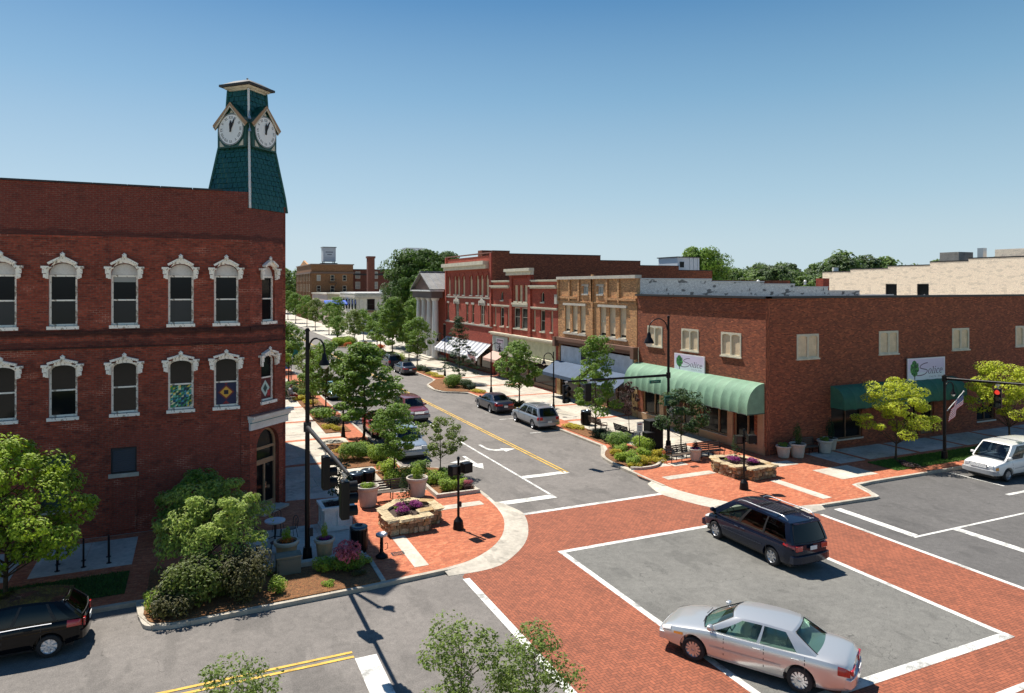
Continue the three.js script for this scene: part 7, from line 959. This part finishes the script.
// bike racks
for (const [x, z, i] of [[-4.55, -29.75, 0], [-3.75, -29.8, 1], [-2.95, -29.85, 2], [-4.45, -31.4, 3]]) { const t = thing('bike_rack', i < 3 ? 'black upright hoop bike rack on the flagstones by the wall' : 'black bike hoop nearest the brick wall', 'bike rack', x, .13, z, Math.PI / 2 + .12, i < 3 ? 'bike hoops on the flagstones' : undefined); part(t, 'hoop', tube([[-.35, 0, 0], [-.35, .62, 0], [-.24, .84, 0], [0, .9, 0], [.24, .84, 0], [.35, .62, 0], [.35, 0, 0]], .032, 40, 8), M.black); for (const s of [-.35, .35]) part(t, 'foot_plate', cyl(.09, .09, .015, s, 0, 0, 12), M.black); }
// terrace tables and chairs
function cafeTable(label, x, z) { const t = thing('cafe_table', label, 'table', x, .135, z); part(t, 'table_top', merge(cyl(.4, .4, .025, 0, .72, 0, 28), cyl(.39, .4, .03, 0, .69, 0, 28)), std([.5, .53, .56], .4)); part(t, 'stem', cyl(.03, .03, .7, 0, 0, 0, 10), M.black); for (let k = 0; k < 4; k++) part(t, 'foot', bar([0, .1, 0], [Math.cos(k * 1.571) * .3, .015, Math.sin(k * 1.571) * .3], .016), M.black); return t; }
function cafeChair(label, x, z, ry, g) { const t = thing('cafe_chair', label, 'chair', x, .135, z, ry, g); part(t, 'seat', lathe([[0, .45], [.19, .45], [.2, .43], [0, .43]], 18), M.darkMetal); part(t, 'backrest', merge(tube([[-.18, .44, -.16], [-.17, .8, -.2], [0, .9, -.22], [.17, .8, -.2], [.18, .44, -.16]], .014, 24, 6), tube([[0, .46, -.18], [.08, .62, -.2], [0, .78, -.21], [-.08, .62, -.2], [0, .46, -.18]], .01, 18, 5)), M.darkMetal); for (const [a, b] of [[-1, -1], [1, -1], [-1, 1], [1, 1]]) part(t, 'leg', bar([a * .13, .44, b * .13], [a * .19, 0, b * .19], .012), M.darkMetal); return t; }
cafeTable('round pale cafe table beside the drooping tree', 2.05, -27.5); cafeTable('round pale cafe table near the corner door', 2.9, -29.6); [[1.5, -28.1, .8], [2.75, -27.9, -1.6], [2.0, -28.4, .1], [2.3, -29.2, 1.2], [3.5, -29.3, -1.2], [3.1, -30.3, .3]].forEach(([x, z, a]) => cafeChair('black metal cafe chair at the terrace tables', x, z, a, 'chairs at the terrace tables'));
{ const t = thing('terrace_wall', 'low pale concrete edging between terrace and mulch bed', 'edging', 0, .1, 0); [[1.8, 3.1], [3.12, 4.4], [4.42, 5.72]].forEach(([a, c]) => part(t, 'edging_stone', bx(a, c, 0, .22, -26.4, -26.12), M.slabs[0])); part(t, 'edging_stone', bx(5.8, 5.96, 0, .08, -26.1, -23.8), M.slabs[0]); }
{ const t = thing('bed_edging', 'pale concrete edging round the left corner bed', 'edging', 0, .1, 0); [[10.5, 11.2], [11.22, 12.0], [12.02, 12.75]].forEach(([a, c]) => part(t, 'edging_stone', bx(a, c, 0, .2, -32.2, -32.05), M.slabs[0])); part(t, 'edging_stone', bx(10.5, 10.66, 0, .2, -34.2, -32.22), M.slabs[0]); const u = thing('bed_edging', 'curved concrete edging beside the right build-out bed', 'edging', 0, .1, 0); const l = arcPts([[22.0, -32.7], [22.6, -32.42], [23.6, -32.55], [24.5, -33.35]], 3); for (let i = 0; i < l.length - 1; i++) { const a = l[i], c = l[i + 1], L = Math.hypot(c[0] - a[0], c[1] - a[1]); const m = part(u, 'edging_stone', box(L, .16, .16, 0, .08, 0), M.slabs[i % 4]); m.position.set((a[0] + c[0]) / 2, 0, (a[1] + c[1]) / 2); m.rotation.y = Math.atan2(a[1] - c[1], c[0] - a[0]); } }
// small signs
function signPost(label, x, z, w, h, top, mat, ry = 0) { const t = thing('sign_post', label, 'sign', x, .13, z, ry); part(t, 'post', bar([0, 0, 0], [0, top, 0], .025), M.darkMetal); part(t, 'sign_plate', bx(-w / 2, w / 2, top - h, top, .03, .045), mat); part(t, 'sign_print', new THREE.PlaneGeometry(w * .86, h * .9).translate(0, top - h / 2, .048), signMat(48, 80, (c, W_, H_) => { c.fillStyle = '#d8d6d2'; c.fillRect(0, 0, W_, H_); c.fillStyle = '#7a3a3a'; c.fillRect(6, 8, 36, 12); c.fillStyle = '#5a5a5e'; for (let k = 0; k < 4; k++) c.fillRect(8, 30 + k * 12, 32, 5); })); return t; }
signPost('small white parking sign in the build-out bed', 24.3, -35.2, .42, .62, 2.0, M.whiteTrim); signPost('small white parking sign by the left kerb far up', 10.2, -70, .42, .62, 2.2, M.whiteTrim);
{ const t = thing('banner_sign', 'blue and teal hanging banner on the left pavement', 'banner', 9.4, .13, -79); part(t, 'post', bar([0, 0, 0], [0, 4.2, 0], .05), M.black); part(t, 'banner', bx(.1, 1.0, 2.4, 4.0, -.01, .01), std([.05, .3, .34], .7)); part(t, 'banner', bx(-.6, -.1, 1.2, 1.9, -.01, .01), std([.03, .14, .5], .7)); }
console.log('street ready');
renderer.render(scene, camera);
